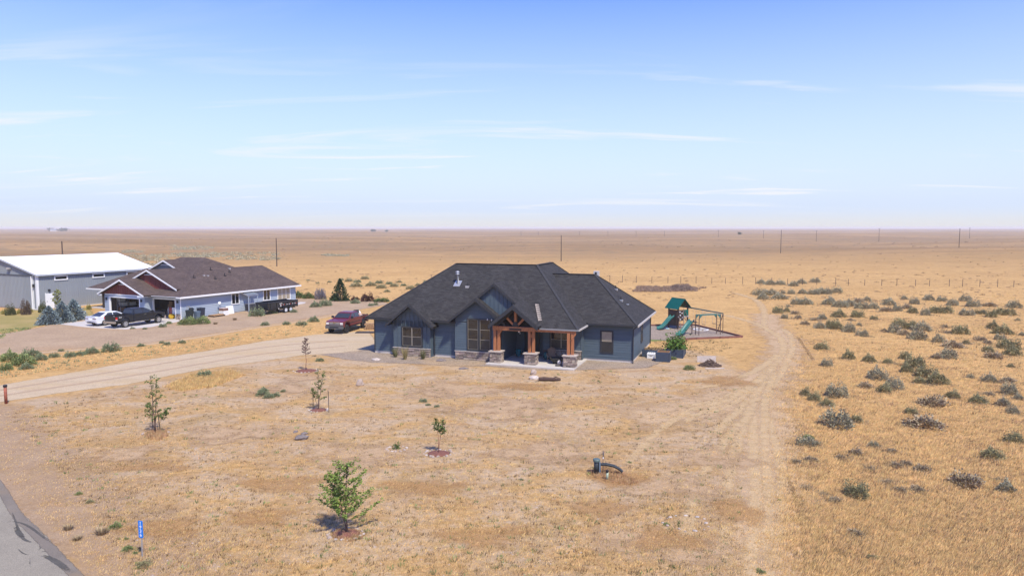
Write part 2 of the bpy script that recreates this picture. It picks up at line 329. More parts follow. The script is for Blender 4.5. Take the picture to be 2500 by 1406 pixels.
def ground_mat():
    m = bpy.data.materials.new('dry_plain'); m.use_nodes = True; nt = m.node_tree; N = nt.nodes.new; L = nt.links.new
    b = nt.nodes['Principled BSDF']; b.inputs['Roughness'].default_value = 0.95; b.inputs['Specular IOR Level'].default_value = 0.1
    ge = N('ShaderNodeNewGeometry'); pos = ge.outputs['Position']
    def noise(scale, det=6, rough=0.6, lo=0.35, hi=0.65, sc=None, rot=0, dist=0.0):
        v = pos
        if sc:
            mp = N('ShaderNodeMapping'); mp.inputs['Scale'].default_value = sc; mp.inputs['Rotation'].default_value = (0, 0, rot); L(pos, mp.inputs[0]); v = mp.outputs[0]
        n = N('ShaderNodeTexNoise'); n.inputs['Scale'].default_value = scale; n.inputs['Detail'].default_value = det; n.inputs['Roughness'].default_value = rough; n.inputs['Distortion'].default_value = dist; L(v, n.inputs['Vector'])
        r = N('ShaderNodeMapRange'); r.inputs[1].default_value = lo; r.inputs[2].default_value = hi; L(n.outputs['Fac'], r.inputs[0]); return r.outputs[0], n.outputs['Fac']
    def mix(f, a, c):
        x = N('ShaderNodeMixRGB')
        if isinstance(f, float): x.inputs[0].default_value = f
        else: L(f, x.inputs[0])
        for k, q in ((1, a), (2, c)):
            if isinstance(q, tuple): x.inputs[k].default_value = (*q, 1)
            else: L(q, x.inputs[k])
        return x.outputs[0]
    def mul(a, k):
        x = N('ShaderNodeMath'); x.operation = 'MULTIPLY'
        L(a, x.inputs[0])
        if isinstance(k, float): x.inputs[1].default_value = k
        else: L(k, x.inputs[1])
        return x.outputs[0]
    gold, gold2, brown, tan_, pink, olive = GOLD, GOLD2, BROWN, TAN, PINK, OLIVE
    # open field: wind-combed dry grass
    f1, _ = noise(0.35, 8, 0.65, 0.36, 0.64, sc=(1, 1.9, 1), rot=0.5, dist=0.4); f2, _ = noise(0.06, 7, 0.6, 0.44, 0.66); f3, raw3 = noise(1.6, 8, 0.72, 0.4, 0.6, sc=(0.8, 2.0, 1), rot=0.35, dist=1.0)
    field = mix(f1, tuple(c * .86 for c in gold), gold2); field = mix(mul(f2, 0.75), field, brown); field = mix(mul(f3, 0.55), field, tuple(c * 1.22 for c in gold2))
    fs, _ = noise(1.1, 6, 0.72, 0.55, 0.68); field = mix(mul(fs, 0.7), field, tuple(c * 0.6 for c in brown))
    # far plain: bands of bare soil, brush and cheatgrass
    g1, _ = noise(0.012, 8, 0.62, 0.44, 0.58, sc=(0.4, 1.3, 1)); g2, _ = noise(0.0045, 6, 0.55, 0.46, 0.57, sc=(0.3, 1.5, 1)); g3, _ = noise(0.09, 8, 0.76, 0.47, 0.6); g4, _ = noise(0.033, 7, 0.68, 0.47, 0.62, sc=(0.5, 1.2, 1))
    plain = mix(g1, (gold[0] * .84, gold[1] * .87, gold[2] * 1.02), (brown[0] * .8, brown[1] * .82, brown[2] * .95)); plain = mix(mul(g4, 0.6), plain, FARBROWN); plain = mix(mul(g2, 0.8), plain, tuple(c * .80 for c in FARBROWN)); plain = mix(mul(g3, 0.7), plain, (0.20, 0.145, 0.08))
    at2 = N('ShaderNodeAttribute'); at2.attribute_name = 'far'; fld = mix(at2.outputs['Fac'], field, plain)
    # front yard: thin mown grass over pale soil
    y1, _ = noise(0.22, 8, 0.68, 0.42, 0.58, sc=(0.8, 1.3, 1), dist=0.8); y2, _ = noise(0.34, 8, 0.74, 0.42, 0.58, sc=(0.7, 1.2, 1), dist=0.7); y3, _ = noise(4.0, 7, 0.75, 0.45, 0.66); y4, _ = noise(0.33, 7, 0.7, 0.53, 0.64, dist=0.6)
    yard = mix(y1, tan_, YELLOW); yard = mix(mul(y2, 0.9), yard, pink); yard = mix(mul(y4, 0.6), yard, olive); yard = mix(mul(y3, 0.42), yard, tuple(c * 0.6 for c in tan_))
    at = N('ShaderNodeAttribute'); at.attribute_name = 'yard'
    en, eraw = noise(0.6, 6, 0.65, 0.3, 0.7); ys = N('ShaderNodeMath'); ys.operation = 'ADD'; L(at.outputs['Fac'], ys.inputs[0]); L(eraw, ys.inputs[1])
    yr = N('ShaderNodeMapRange'); yr.inputs[1].default_value = 0.75; yr.inputs[2].default_value = 1.25; L(ys.outputs[0], yr.inputs[0])
    col = mix(yr.outputs[0], fld, yard)
    d1, draw = noise(18.0, 5, 0.75, 0.3, 0.7); d2, draw2 = noise(3.2, 6, 0.75, 0.32, 0.68)
    rv = N('ShaderNodeMapRange'); rv.inputs[3].default_value = 0.78; rv.inputs[4].default_value = 1.2; L(d1, rv.inputs[0]); rv2 = N('ShaderNodeMapRange'); rv2.inputs[3].default_value = 0.8; rv2.inputs[4].default_value = 1.17; L(d2, rv2.inputs[0])
    hs = N('ShaderNodeHueSaturation'); L(col, hs.inputs['Color']); L(mul(rv.outputs[0], rv2.outputs[0]), hs.inputs['Value']); L(hs.outputs[0], b.inputs['Base Color'])
    ad = N('ShaderNodeMath'); ad.operation = 'MULTIPLY_ADD'; L(draw2, ad.inputs[0]); ad.inputs[1].default_value = 2.0; L(draw, ad.inputs[2]); hb_ = N('ShaderNodeMath'); hb_.operation = 'MULTIPLY_ADD'; L(raw3, hb_.inputs[0]); hb_.inputs[1].default_value = 2.5; L(ad.outputs[0], hb_.inputs[2])
    bu = N('ShaderNodeBump'); bu.inputs['Strength'].default_value = 0.6; bu.inputs['Distance'].default_value = 0.09; L(hb_.outputs[0], bu.inputs['Height']); L(bu.outputs[0], b.inputs['Normal'])
    return m
GOLD = (0.494, 0.288, 0.108); GOLD2 = (0.591, 0.365, 0.147); BROWN = (0.364, 0.206, 0.075); TAN = (0.447, 0.274, 0.129); PINK = (0.54, 0.395, 0.255); YELLOW = (0.551, 0.336, 0.132); OLIVE = (0.359, 0.236, 0.106); FARBROWN = (0.343, 0.210, 0.092)
gm = ground_mesh(); gm.materials.append(ground_mat()); link('ground', gm, kind='structure')

# roads, drives, gravel, lawn -------------------------------------------------
M_asph = patch_mat('old_asphalt', (0.250, 0.217, 0.166), (0.306, 0.268, 0.203), (0.278, 0.236, 0.173), scale=0.5, fine=45, edge_noise=2.2, bump=0.3, speck=(40, 0.14))
M_asph2 = patch_mat('asphalt_edge', (0.175, 0.147, 0.118), (0.227, 0.189, 0.147), (0.247, 0.184, 0.122), scale=0.9, fine=40, edge_noise=2.5, bump=0.4)
M_tar = patch_mat('tar_seal', (0.088, 0.082, 0.071), (0.129, 0.116, 0.097), None, scale=1.2, fine=20, edge_noise=6, bump=0.1, amount=0.9)
M_drive = patch_mat('drive_gravel', (0.444, 0.333, 0.210), (0.505, 0.388, 0.249), (0.465, 0.338, 0.193), scale=0.4, fine=16, edge_noise=1.3, bump=0.35, speck=(13, 0.10), stretch=(0.6, 3.0, 1, radians(-48)))
M_gravN = patch_mat('red_gravel', (0.338, 0.233, 0.143), (0.414, 0.292, 0.180), (0.383, 0.252, 0.143), scale=0.3, fine=14, edge_noise=1.0, bump=0.4, speck=(9, 0.14))
M_gravG = patch_mat('grey_gravel', (0.258, 0.199, 0.147), (0.340, 0.262, 0.189), (0.371, 0.262, 0.160), scale=0.7, fine=20, edge_noise=1.6, bump=0.6, speck=(16, 0.32))
M_pad = patch_mat('play_gravel', (0.258, 0.199, 0.151), (0.319, 0.247, 0.185), None, scale=0.8, fine=14, edge_noise=3, bump=0.5, speck=(11, 0.2))
M_lawn = patch_mat('dry_lawn', (0.26, 0.215, 0.07), (0.34, 0.26, 0.09), (0.40, 0.285, 0.12), scale=0.5, fine=10, edge_noise=1.2, bump=0.6)
M_lawng = patch_mat('green_lawn', (0.13, 0.18, 0.04), (0.18, 0.22, 0.06), None, scale=0.8, fine=12, edge_noise=2, bump=0.6)
M_track = patch_mat('track_sand', (0.567, 0.393, 0.202), (0.639, 0.456, 0.248), None, scale=1.5, fine=12, edge_noise=1.3, bump=0.3, amount=0.68, soft=True)
M_rut = patch_mat('rut_soil', (0.216, 0.131, 0.059), (0.299, 0.179, 0.076), None, scale=2, fine=12, edge_noise=4, bump=0.6, amount=0.9, soft=True)
M_bare = patch_mat('bare_soil', (0.433, 0.281, 0.155), (0.484, 0.330, 0.189), None, scale=0.8, fine=14, edge_noise=0.8, bump=0.4, amount=0.9, soft=True)
M_rust = patch_mat('russet_grass_ground', (0.412, 0.228, 0.092), (0.474, 0.272, 0.109), None, scale=1.2, fine=12, edge_noise=0.7, bump=0.5, amount=0.6, soft=True)
M_shoulder = patch_mat('road_shoulder', (0.422, 0.281, 0.168), (0.484, 0.339, 0.210), (0.412, 0.272, 0.143), scale=0.6, fine=22, edge_noise=0.8, bump=0.5, speck=(25, 0.15), amount=0.65, soft=True)

e0 = G(0, 1165); e1 = G(215, 1406); rd = (e1 - e0).normalized(); rn = Vector((-rd.y, rd.x, 0)) * -1      # towards the far side of the road
if rn.x > 0: rn = -rn
far_a, far_b = e0 - rd * 90, e1 + rd * 40
ribbon('road_shoulder', [e0 - rd * 40 - rn * 1.2, e0 - rn * 1.2, e1 - rn * 1.6, e1 + rd * 10 - rn * 1.6], 6.0, M_shoulder)
patch('road', [far_a + rd * 0, e0 - rd * 8 + rn * .2, e0 + rn * .1, G(60, 1250), G(100, 1290) - rn * .05, e1, far_b, far_b + rn * 7.2, far_a + rn * 7.2], M_asph, z=0.016, feather=0.22, step=0.7)
ribbon('road_broken_edge', [e0 - rd * 12 + rn * .22, e0 + rn * .22, G(60, 1250) + rn * .25, G(100, 1290) + rn * .25, e1 + rn * .25, e1 + rd * 8 + rn * .2], 0.5, M_asph2, z=0.020)
k5 = lambda x, y: G(x / 4.594, 1100 + y / 4.594)
for pts, w in (([(115, 640), (175, 790), (210, 900), (262, 985), (320, 1015), (420, 1040)], (0.06, 0.2)), ([(0, 790), (170, 795), (290, 830), (400, 900), (500, 980), (620, 1060)], 0.13),
               ([(165, 790), (190, 880), (240, 960), (270, 1005)], 0.3), ([(390, 1150), (520, 1185), (640, 1250), (740, 1320), (860, 1420)], (0.25, 0.35)), ([(390, 1150), (480, 1130), (600, 1125)], 0.12),
               ([(155, 1040), (220, 1120), (300, 1165), (400, 1150)], 0.08), ([(340, 1160), (335, 1260), (360, 1400)], 0.06), ([(420, 1040), (455, 1090), (400, 1150)], 0.1)):
    ribbon('road_crack_seal', [k5(*p) for p in pts], (w[0] * .75, w[1] * .75) if hasattr(w, '__len__') else w * .75, M_tar, z=0.024, hard=True)
DRIVE = gp((-260, 985), (-40, 945), (0, 938), (150, 912), (320, 882), (500, 856), (640, 832), (760, 817), (905, 806), (940, 850), (915, 858), (856, 862), (744, 868), (664, 880), (600, 889), (500, 902), (320, 939), (150, 961), (0, 984), (-260, 1032))
patch('driveway', DRIVE, M_drive, z=0.010, feather=0.7)
for off, w in ((0.32, 0.8), (0.62, 0.8)):
    up = [(-200, 973), (0, 938), (320, 882), (640, 832), (860, 815)]; lo = [(-200, 1020), (0, 984), (320, 939), (640, 884), (860, 860)]
    ribbon('driveway_wheel_track', [G(a[0], a[1] + (b[1] - a[1]) * off) for a, b in zip(up, lo)], w, patch_mat('drive_track%d' % int(off * 100), (0.515, 0.373, 0.244), (0.556, 0.407, 0.269), None, scale=0.6, fine=14, edge_noise=1, bump=0.2, amount=0.5), z=0.014)
patch('gravel_yard', gp((-300, 880), (0, 866), (110, 858), (209, 851), (370, 838), (500, 820), (600, 803), (736, 783), (817, 768), (885, 756), (960, 742), (930, 733), (804, 731), (713, 727), (600, 735), (440, 770), (150, 780), (104, 796), (62, 804), (0, 814), (-300, 835)), M_gravN, z=0.008, feather=0.9)
ribbon('gravel_edge_sand', gp((-100, 869), (110, 860), (209, 852), (370, 839), (500, 821), (600, 804), (736, 784), (817, 769), (885, 757)), (1.6, 1.0), patch_mat('pale_sand', (0.515, 0.354, 0.210), (0.567, 0.398, 0.235), None, scale=1, fine=14, edge_noise=1.0, bump=.3, amount=.8), z=0.014)
patch('concrete_pad', gp((132, 791), (160, 789), (203, 784), (262, 768), (330, 772), (441, 782), (436, 785), (370, 798), (307, 804), (250, 802), (203, 798), (160, 793)), mat('concrete', (0.52, 0.47, 0.42), 0.85, 0.08, 2.5, bump=0.1), feather=0.1)
patch('lawn', gp((-300, 838), (-20, 818), (62, 804), (104, 796), (190, 784), (240, 772), (225, 750), (60, 757), (-300, 770)), M_lawn, z=0.012, feather=0.9)
patch('gravel_apron', gp((770, 866), (800, 872), (835, 879), (900, 887), (1000, 890), (1110, 896), (1190, 897), (1300, 906), (1420, 906), (1500, 903), (1590, 900), (1640, 880), (1650, 860), (1560, 850), (915, 850), (840, 858)), M_gravG, z=0.007, feather=0.9)
patch('side_lawn', gp((1575, 818), (1590, 811), (1618, 822), (1634, 832), (1590, 834), (1570, 828)), M_lawng, z=0.012, feather=0.4)
patch('path', gp((690, 752), (742, 741), (748, 738), (735, 737), (700, 744), (660, 757)), mat('concrete', (0.52, 0.47, 0.42), 0.85, 0.08, 2.5, bump=0.1), z=0.02, feather=0.1)
tr = lambda x, y: (1580 + x / 4.535, 690 + y / 4.535)
TR = [([(1869, 776), (1866, 795), (1884, 811), (1908, 829), (1912, 855), (1898, 880), (1878, 900), (1846, 932), (1790, 962), (1716, 985), (1630, 997)], (0.9, 0.8)),
      ([(1905, 800), (1928, 818), (1934, 848), (1924, 880), (1905, 914), (1882, 950), (1868, 1000)], (0.7, 0.7)),
      ([(1868, 1000), (1884, 1050), (1902, 1110), (1911, 1170), (1909, 1250), (1893, 1330), (1880, 1410), (1868, 1500)], (0.6, 0.55)),
      ([(1836, 1000), (1840, 1080), (1848, 1180), (1846, 1250), (1837, 1350), (1832, 1420), (1826, 1520)], (0.7, 0.6)),
      ([(1890, 890), (1850, 955), (1800, 1005), (1735, 1070)], (0.8, 0.6)), ([(1880, 905), (1812, 958), (1740, 995), (1650, 1040)], (0.7, 0.5)), ([(1862, 925), (1790, 985), (1700, 1012), (1560, 1022)], (0.7, 0.4)),
      ([(1850, 960), (1815, 1040), (1790, 1130), (1775, 1240), (1770, 1400)], (0.7, 0.5)), ([(1895, 905), (1870, 970), (1868, 1100), (1878, 1230), (1866, 1400)], (0.6, 0.5)), ([(1870, 915), (1780, 975), (1690, 1000), (1600, 1060), (1520, 1150)], (0.8, 0.5)), ([(1905, 860), (1870, 890), (1800, 925), (1720, 945), (1640, 950)], (0.9, 0.6)), ([(1840, 1000), (1760, 1090), (1700, 1200), (1660, 1400)], (0.7, 0.5)), ([(1700, 760), (1780, 772), (1850, 792), (1890, 815)], (1.2, 0.8)), ([(1868, 780), (1862, 752), (1840, 730), (1790, 715)], (1.0, 1.2))]
ribbon('worn_track', gp((1868, 765), (1880, 800), (1915, 835), (1920, 870), (1895, 920), (1868, 980), (1872, 1060), (1880, 1160), (1878, 1260), (1864, 1360), (1855, 1480)), (4.6, 5.6), patch_mat('worn_soil', (0.50, 0.335, 0.185), (0.55, 0.385, 0.225), None, scale=0.9, fine=10, edge_noise=0.6, bump=0.5, amount=0.85, soft=True))
ribbon('worn_track', gp((1890, 900), (1840, 945), (1760, 985), (1640, 1010), (1500, 1020)), (4.5, 6.5), MATS['worn_soil'])
for p, w in TR: ribbon('tire_track', gp(*p), (w[0] * 1.35, w[1] * 1.35), M_track, z=0.012)
for p, w in (([(1918, 1148), (1936, 1195), (1956, 1255), (1975, 1310), (1986, 1330)], 0.22), ([(1953, 1205), (1968, 1265), (1982, 1320), (1988, 1370), (1990, 1430)], 0.2), ([(1930, 1190), (1945, 1240), (1958, 1290), (1964, 1345), (1962, 1420)], 0.16), ([(1945, 820), (1965, 848), (1985, 880)], 0.35), ):
    ribbon('wheel_rut', gp(*p), w, M_rut, z=0.014)
for (x, y, a, b) in ((880, 1110, 3.2, 1.6), (560, 1060, 2.6, 1.3), (1230, 1000, 3.4, 2.2), (1330, 1105, 2.5, 1.5), (1650, 1190, 2.2, 1.1), (1560, 1320, 2.0, 0.8), (1690, 1350, 1.5, .7), (300, 1110, 2.0, 1.0), (700, 950, 2.2, 1.3), (1120, 950, 4, 2.0), (1750, 1120, 2.0, 1.2), (730, 925, 1.6, 1)):
    blob('bare_soil', G(x, y), a * 1.2, b * 1.5, M_bare, x)
for (x, y, a, b) in ((1515, 1170, 1.5, .9), (1630, 1320, 1.6, .8), (1470, 1240, 1.5, .8), (1800, 1250, 1.0, 1.4), (690, 1180, 2.0, .9), (400, 1290, 1.6, .8), (1030, 1190, 1.8, .8), (1180, 1310, 2.0, .8), (640, 1260, 1.5, .7), (380, 1140, 1.6, .6), (1770, 930, 2.2, 1.5), (1280, 945, 2, 1.0)):
    blob('russet_grass', G(x, y), a * 1.2, b * 1.4, M_rust, x)

# ================================================================ HOUSES
random.seed(5)
M_roofD = shingles('charcoal_shingles', (0.040, 0.0375, 0.0365), 0.27)
M_roofB = shingles('brown_shingles', (0.098, 0.070, 0.060), 0.22)
M_blue = mat('slate_blue_siding', (0.078, 0.107, 0.130), 0.6, 0.09, 3.0, stretch=(0.6, 0.6, 8), rand=0.06, spec=0.3)
M_trimD = mat('charcoal_trim', (0.032, 0.034, 0.038), 0.55, 0.1, 4, spec=0.35)
M_drip = mat('pale_drip_edge', (0.50, 0.46, 0.41), 0.5, 0.06)
M_grayd = mat('grey_drip_edge', (0.22, 0.22, 0.22), 0.5, 0.06)
M_cedar = mat('stained_timber', (0.37, 0.145, 0.06), 0.6, 0.3, 3.0, stretch=(6, 6, 0.7), bump=0.15, bscale=30)
M_steel = mat('black_steel', (0.02, 0.02, 0.022), 0.45, 0.1)
M_stone = mat('ledge_stone', (0.33, 0.26, 0.21), 0.9, 0.25, 9, bump=0.6, bscale=22, rand=0.45, hue=0.02)
M_cap = mat('stone_cap', (0.45, 0.38, 0.32), 0.9, 0.12, 8, bump=0.3)
M_mort = mat('stone_backing', (0.10, 0.085, 0.075), 0.95)
M_conc = MATS['concrete']
M_glass = mat('window_glass', (0.014, 0.016, 0.017), 0.04, 0.2, 1.5, spec=0.9)
M_screen = mat('insect_screen', (0.028, 0.027, 0.026), 0.35, 0.2, 3, spec=0.5)
M_tan_pane = mat('tan_pane', (0.30, 0.25, 0.18), 0.4, 0.12, 3, spec=0.6)  # even tan colour on some glossy window panes
M_sash = mat('pale_sash', (0.30, 0.265, 0.21), 0.5, 0.05)
M_white = mat('white_paint', (0.78, 0.77, 0.75), 0.5, 0.03, 2)
M_tealwall = mat('dark_teal_door', (0.012, 0.03, 0.035), 0.5, 0.1)
STV = []
for i in range(4):
    mb = MB(); j = lambda a: random.uniform(-a, a)
    mb.loft([[(-.5 + j(.03), 0, -.5 + j(.05)), (.5 + j(.03), 0, -.5 + j(.05)), (.5 + j(.03), 0, .5 + j(.05)), (-.5 + j(.03), 0, .5 + j(.05))], [(-.46 + j(.03), -1 + j(.2), -.42 + j(.06)), (.46 + j(.03), -1 + j(.3), -.42 + j(.06)), (.46 + j(.03), -1 + j(.3), .42 + j(.06)), (-.46 + j(.03), -1 + j(.2), .42 + j(.06))]])
    STV.append(mb.mesh('stone', M_stone))
def stones(parent, org, ax, length, z0, z1, course=0.13, wl=(0.22, 0.55)):
    """ledge stone laid in courses on a vertical face; org = corner, ax = unit direction along it (outward normal is ax turned right)"""
    ax = Vector(ax); nrm = Vector((ax.y, -ax.x, 0)); rz = atan2(ax.y, ax.x); z = z0
    while z < z1 - 0.04:
        h = min(course * random.uniform(0.75, 1.3), z1 - z); x = -random.uniform(0, 0.1)
        while x < length - 0.02:
            w = random.uniform(*wl); a = max(0, x); b = min(length, x + w)
            if length - b < 0.1: b = length
            if b - a > 0.03:
                c = Vector(org) + ax * ((a + b) / 2); d = random.uniform(0.035, 0.075)
                link('stone', random.choice(STV), parent, loc=(c.x, c.y, z + h / 2), rotz=rz, scale=(b - a - 0.014, d, h - 0.014))
            x = b if b == length else x + w
            if b == length: break
        z += h
def lap(parent, org, ax, length, z0, z1, m, rise=0.2, clip=None, name='siding_board'):
    """overlapping boards on a face; clip(z) -> (a,b) limits along the face"""
    ax = Vector(ax); nrm = Vector((ax.y, -ax.x, 0)); o = Vector(org); z = z0
    while z < z1 - 0.02:
        zt = min(z + rise + 0.012, z1); a0, b0 = clip(z) if clip else (0, length); a1, b1 = clip(zt) if clip else (0, length)
        if b0 - a0 > 0.08:
            if b1 < a1: a1 = b1 = (a1 + b1) / 2
            P = lambda s, d, zz: tuple(o + ax * s + nrm * d + Vector((0, 0, zz)))
            MB().add([P(a0, .004, z), P(b0, .004, z), P(b0, .045, z), P(a0, .045, z), P(a1, .004, zt), P(b1, .004, zt), P(b1, .012, zt), P(a1, .012, zt)],
                     [(0, 3, 2, 1), (4, 5, 6, 7), (0, 1, 5, 4), (1, 2, 6, 5), (2, 3, 7, 6), (3, 0, 4, 7)]).build(name, m, parent)
        z += rise
def battens(parent, org, ax, length, z0, topf, m, step=0.4, w=0.06):
    ax = Vector(ax); nrm = Vector((ax.y, -ax.x, 0)); n = max(1, round(length / step))
    for i in range(n + 1):
        s = min(max(i * length / n, w / 2), length - w / 2); c = Vector(org) + ax * s; zt = topf(s)
        if zt - z0 > 0.08: MB().bar((c.x + nrm.x * .02, c.y + nrm.y * .02, z0), (c.x + nrm.x * .02, c.y + nrm.y * .02, zt), w, 0.04, tuple(nrm)).build('batten', m, parent)
def window(parent, org, ax, s0, s1, z0, z1, cols=1, rows=2, trim=M_trimD, tw=0.1, panes=None, sash=None, name='window', label=None, depth=0.08):
    ax = Vector(ax); nrm = Vector((ax.y, -ax.x, 0)); o = Vector(org)
    def slab(mb, a, b, c, d, f, g):
        q = [o + ax * s + nrm * t for s in (a, b) for t in (f, g)]
        mb.add([(q[0].x, q[0].y, c), (q[2].x, q[2].y, c), (q[3].x, q[3].y, c), (q[1].x, q[1].y, c), (q[0].x, q[0].y, d), (q[2].x, q[2].y, d), (q[3].x, q[3].y, d), (q[1].x, q[1].y, d)],
               [(0, 3, 2, 1), (4, 5, 6, 7), (0, 1, 5, 4), (1, 2, 6, 5), (2, 3, 7, 6), (3, 0, 4, 7)]); return mb
    w = MB(); slab(w, s0, s0 + tw, z0, z1, 0, depth); slab(w, s1 - tw, s1, z0, z1, 0, depth); slab(w, s0 + tw, s1 - tw, z1 - tw, z1, 0, depth); slab(w, s0 + tw, s1 - tw, z0, z0 + tw, 0, depth)
    W_ = w.build(name, trim, parent)
    if label: W_['label'] = label
    a, b, c, d = s0 + tw, s1 - tw, z0 + tw, z1 - tw; cw = (b - a) / cols; rh = (d - c) / rows; m = 0.022
    fr = MB()
    for i in range(cols + 1):
        x = a + i * cw; ww = 0.035 if 0 < i < cols else m; slab(fr, max(a, x - ww), min(b, x + ww), c, d, 0.0, 0.066)
    for k in range(rows + 1):
        z = c + k * rh; slab(fr, a + m, b - m, max(c, z - m / 1.5), min(d, z + m / 1.5), 0.0, 0.069)
    fr.build('sash', sash or trim, W_)
    for i in range(cols):
        for k in range(rows):
            pm = panes[k % len(panes)] if panes else M_glass
            slab(MB(), a + i * cw + .03, a + (i + 1) * cw - .03, c + k * rh + .02, c + (k + 1) * rh - .02, 0.002, 0.054).build('pane', pm, W_)
    return W_
def gable(parent, uc, hw, za, slope, v0, v1, m, rake, wall_v=None, wall_m=None, zbase=None, wall_hw=None, rw=0.2, over=0.0, batt=None, rake_t=0.06):
    """gable roof with ridge along +y from v0 to v1; slabs, rake boards and the end wall"""
    zt = za - slope * hw
    r = link('gable_roof', roof_mesh('gable_roof', m, [[(uc - hw, v0, zt), (uc, v0, za), (uc, v1, za), (uc - hw, v1, zt)], [(uc, v0, za), (uc + hw, v0, zt), (uc + hw, v1, zt), (uc, v1, za)]], 0.14), parent)
    for s in (-1, 1):
        MB().prism([(uc, v0 - 0.01, za - .03), (uc + s * hw, v0 - 0.01, zt - .03), (uc + s * hw, v0 - 0.01, zt - rw - .03), (uc, v0 - 0.01, za - rw * 1.15 - .03)], (0, -rake_t, 0)).build('rake_board', rake, r)
    if wall_v is not None:
        h = wall_hw or hw; zb = zbase; top = za - 0.16
        pts = [(uc - h, zb), (uc + h, zb), (uc + h, max(zb + .001, top - slope * h)), (uc, top), (uc - h, max(zb + .001, top - slope * h))]
        MB().prism([(x, wall_v, z) for x, z in pts], (0, 0.12, 0)).build('gable_wall', wall_m, r)
    return r

# ---------------------------------------------------------------- the blue house
YAW = atan(600 / 1733); O1 = G(1543, 886)
H1 = thing('ranch_house', 'dark blue ranch house with charcoal roof and timber porch, centre of the dry lot', 'house', (O1.x, O1.y, 0), -YAW)
def hw(u, v, z=0): q = Vector((cos(YAW), -sin(YAW))) * u + Vector((sin(YAW), cos(YAW))) * v; return Vector((O1.x + q.x, O1.y + q.y, z))
FX = (1, 0, 0); FY = (0, 1, 0)
def wall(u0, u1, v0, v1, z1=2.98): return bx('wall', M_blue, H1, u0, u1, v0, v1, 0.0, z1)
# left wing
w = wall(-21.7, -10.0, -2.5, 9.0); bx('foundation', M_conc, w, -21.68, -10.1, -2.515, 8.9, 0, 0.22)
lap(w, (-21.7, -2.5, 0), FX, 2.15, 0.2, 2.95, M_blue); lap(w, (-16.15, -2.5, 0), FX, 2.22, 0.2, 2.95, M_blue)
bx('corner_board', M_trimD, w, -21.73, -21.62, -2.55, -2.47, 0.2, 2.95)
# left gabled bay
w = wall(-19.55, -16.15, -3.08, -2.5); GL = -17.85
lap_top = lambda s: min(4.3 - 0.82 * abs(s - 1.7), 4.2)
gr = gable(H1, GL, 2.2, 4.47, 0.82, -3.62, 0.6, M_roofD, M_trimD, -3.08, M_blue, 2.5, 1.7)
battens(w, (-19.55, -3.08, 0), FX, 3.4, 0.72, lambda s: 4.31 - 0.82 * abs(s - 1.7) - 0.02, M_blue, 0.38)
ws = bx('stone_wainscot', M_mort, w, -19.56, -16.14, -3.12, -3.08, 0.0, 0.66); stones(ws, (-19.56, -3.12, 0), FX, 3.42, 0.02, 0.64)
bx('ledge', M_cap, w, -19.6, -16.1, -3.2, -3.08, 0.665, 0.725)
window(w, (-19.55, -3.08, 0), FX, 0.76, 2.7, 0.80, 2.52, 2, 2, panes=[M_screen, M_glass], sash=M_sash)
# middle bay
w = wall(-13.93, -9.95, -3.0, -2.5, 3.05); lap(w, (-13.93, -3.0, 0), FX, 3.98, 0.72, 4.9, M_blue, clip=lambda z: (max(0, 1.99 - (4.92 - z) / 0.77), min(3.98, 1.99 + (4.92 - z) / 0.77)))
gable(H1, -11.94, 2.5, 5.10, 0.77, -3.5, 0.3, M_roofD, M_trimD, -3.0, M_blue, 3.0, 1.99)
ws = bx('stone_wainscot', M_mort, w, -13.94, -9.94, -3.04, -3.0, 0.0, 0.66); stones(ws, (-13.94, -3.04, 0), FX, 4.0, 0.02, 0.64)
bx('ledge', M_cap, w, -13.98, -9.9, -3.12, -3.0, 0.665, 0.725)
window(w, (-13.93, -3.0, 0), FX, 1.02, 2.08, 0.80, 3.42, 1, 3, panes=[M_screen, M_glass, M_glass], sash=M_sash, name='window')
window(w, (-13.93, -3.0, 0), FX, 2.08, 3.14, 0.80, 3.42, 1, 3, panes=[M_screen, M_glass, M_glass], sash=M_sash, name='window')
bx('corner_board', M_blue, w, -13.96, -13.86, -3.04, -2.96, 0.72, 3.0); bx('corner_board', M_trimD, w, -10.03, -9.93, -3.04, -2.94, 0.72, 3.0)
# entry recess and porch back walls
w = wall(-10.0, -7.2, 0.8, 9.0); lap(w, (-10, 0.8, 0), FX, 0.85, 0.1, 2.95, M_blue); lap(w, (-7.95, .8, 0), FX, 0.75, 0.1, 2.95, M_blue)
d = bx('door', M_tealwall, w, -9.1, -8.0, 0.74, 0.8, 0.1, 2.3); bx('door_frame', M_trimD, d, -9.22, -9.1, 0.70, 0.8, 0.1, 2.4); bx('door_frame', M_trimD, d, -8.0, -7.88, 0.70, 0.8, 0.1, 2.4); bx('handle', M_steel, d, -8.16, -8.1, 0.68, 0.74, 1.0, 1.2)
MB().lathe([(.0, 0), (.05, .02), (.06, .08), (.03, .14)], (-9.6, 0.66, 1.75)).build('wall_lamp', mat('lamp_bulb', (0.8, 0.78, 0.7), 0.3), w, True)
w = wall(-7.2, -3.93, -0.5, 9.0); lap(w, (-7.2, -.5, 0), FX, 3.27, 0.1, 2.95, M_blue); lap(w, (-10.0 + .05, 0.75, 0), (0, -1, 0), 3.2, 0.1, 2.95, M_blue)
ws = bx('stone_wainscot', M_mort, w, -7.2, -3.95, -0.56, -0.5, 0.06, 0.78); stones(ws, (-6.5, -0.56, 0), FX, 2.5, 0.08, 0.76); bx('ledge', M_cap, w, -6.55, -3.95, -0.66, -0.5, 0.78, 0.84)
window(w, (-7.2, -0.5, 0), FX, 0.55, 2.5, 0.86, 2.45, 2, 2, panes=[M_screen, M_glass], sash=M_sash)
bx('corner_board', M_blue, w, -4.05, -3.93, -0.56, -0.47, 0.06, 2.95)
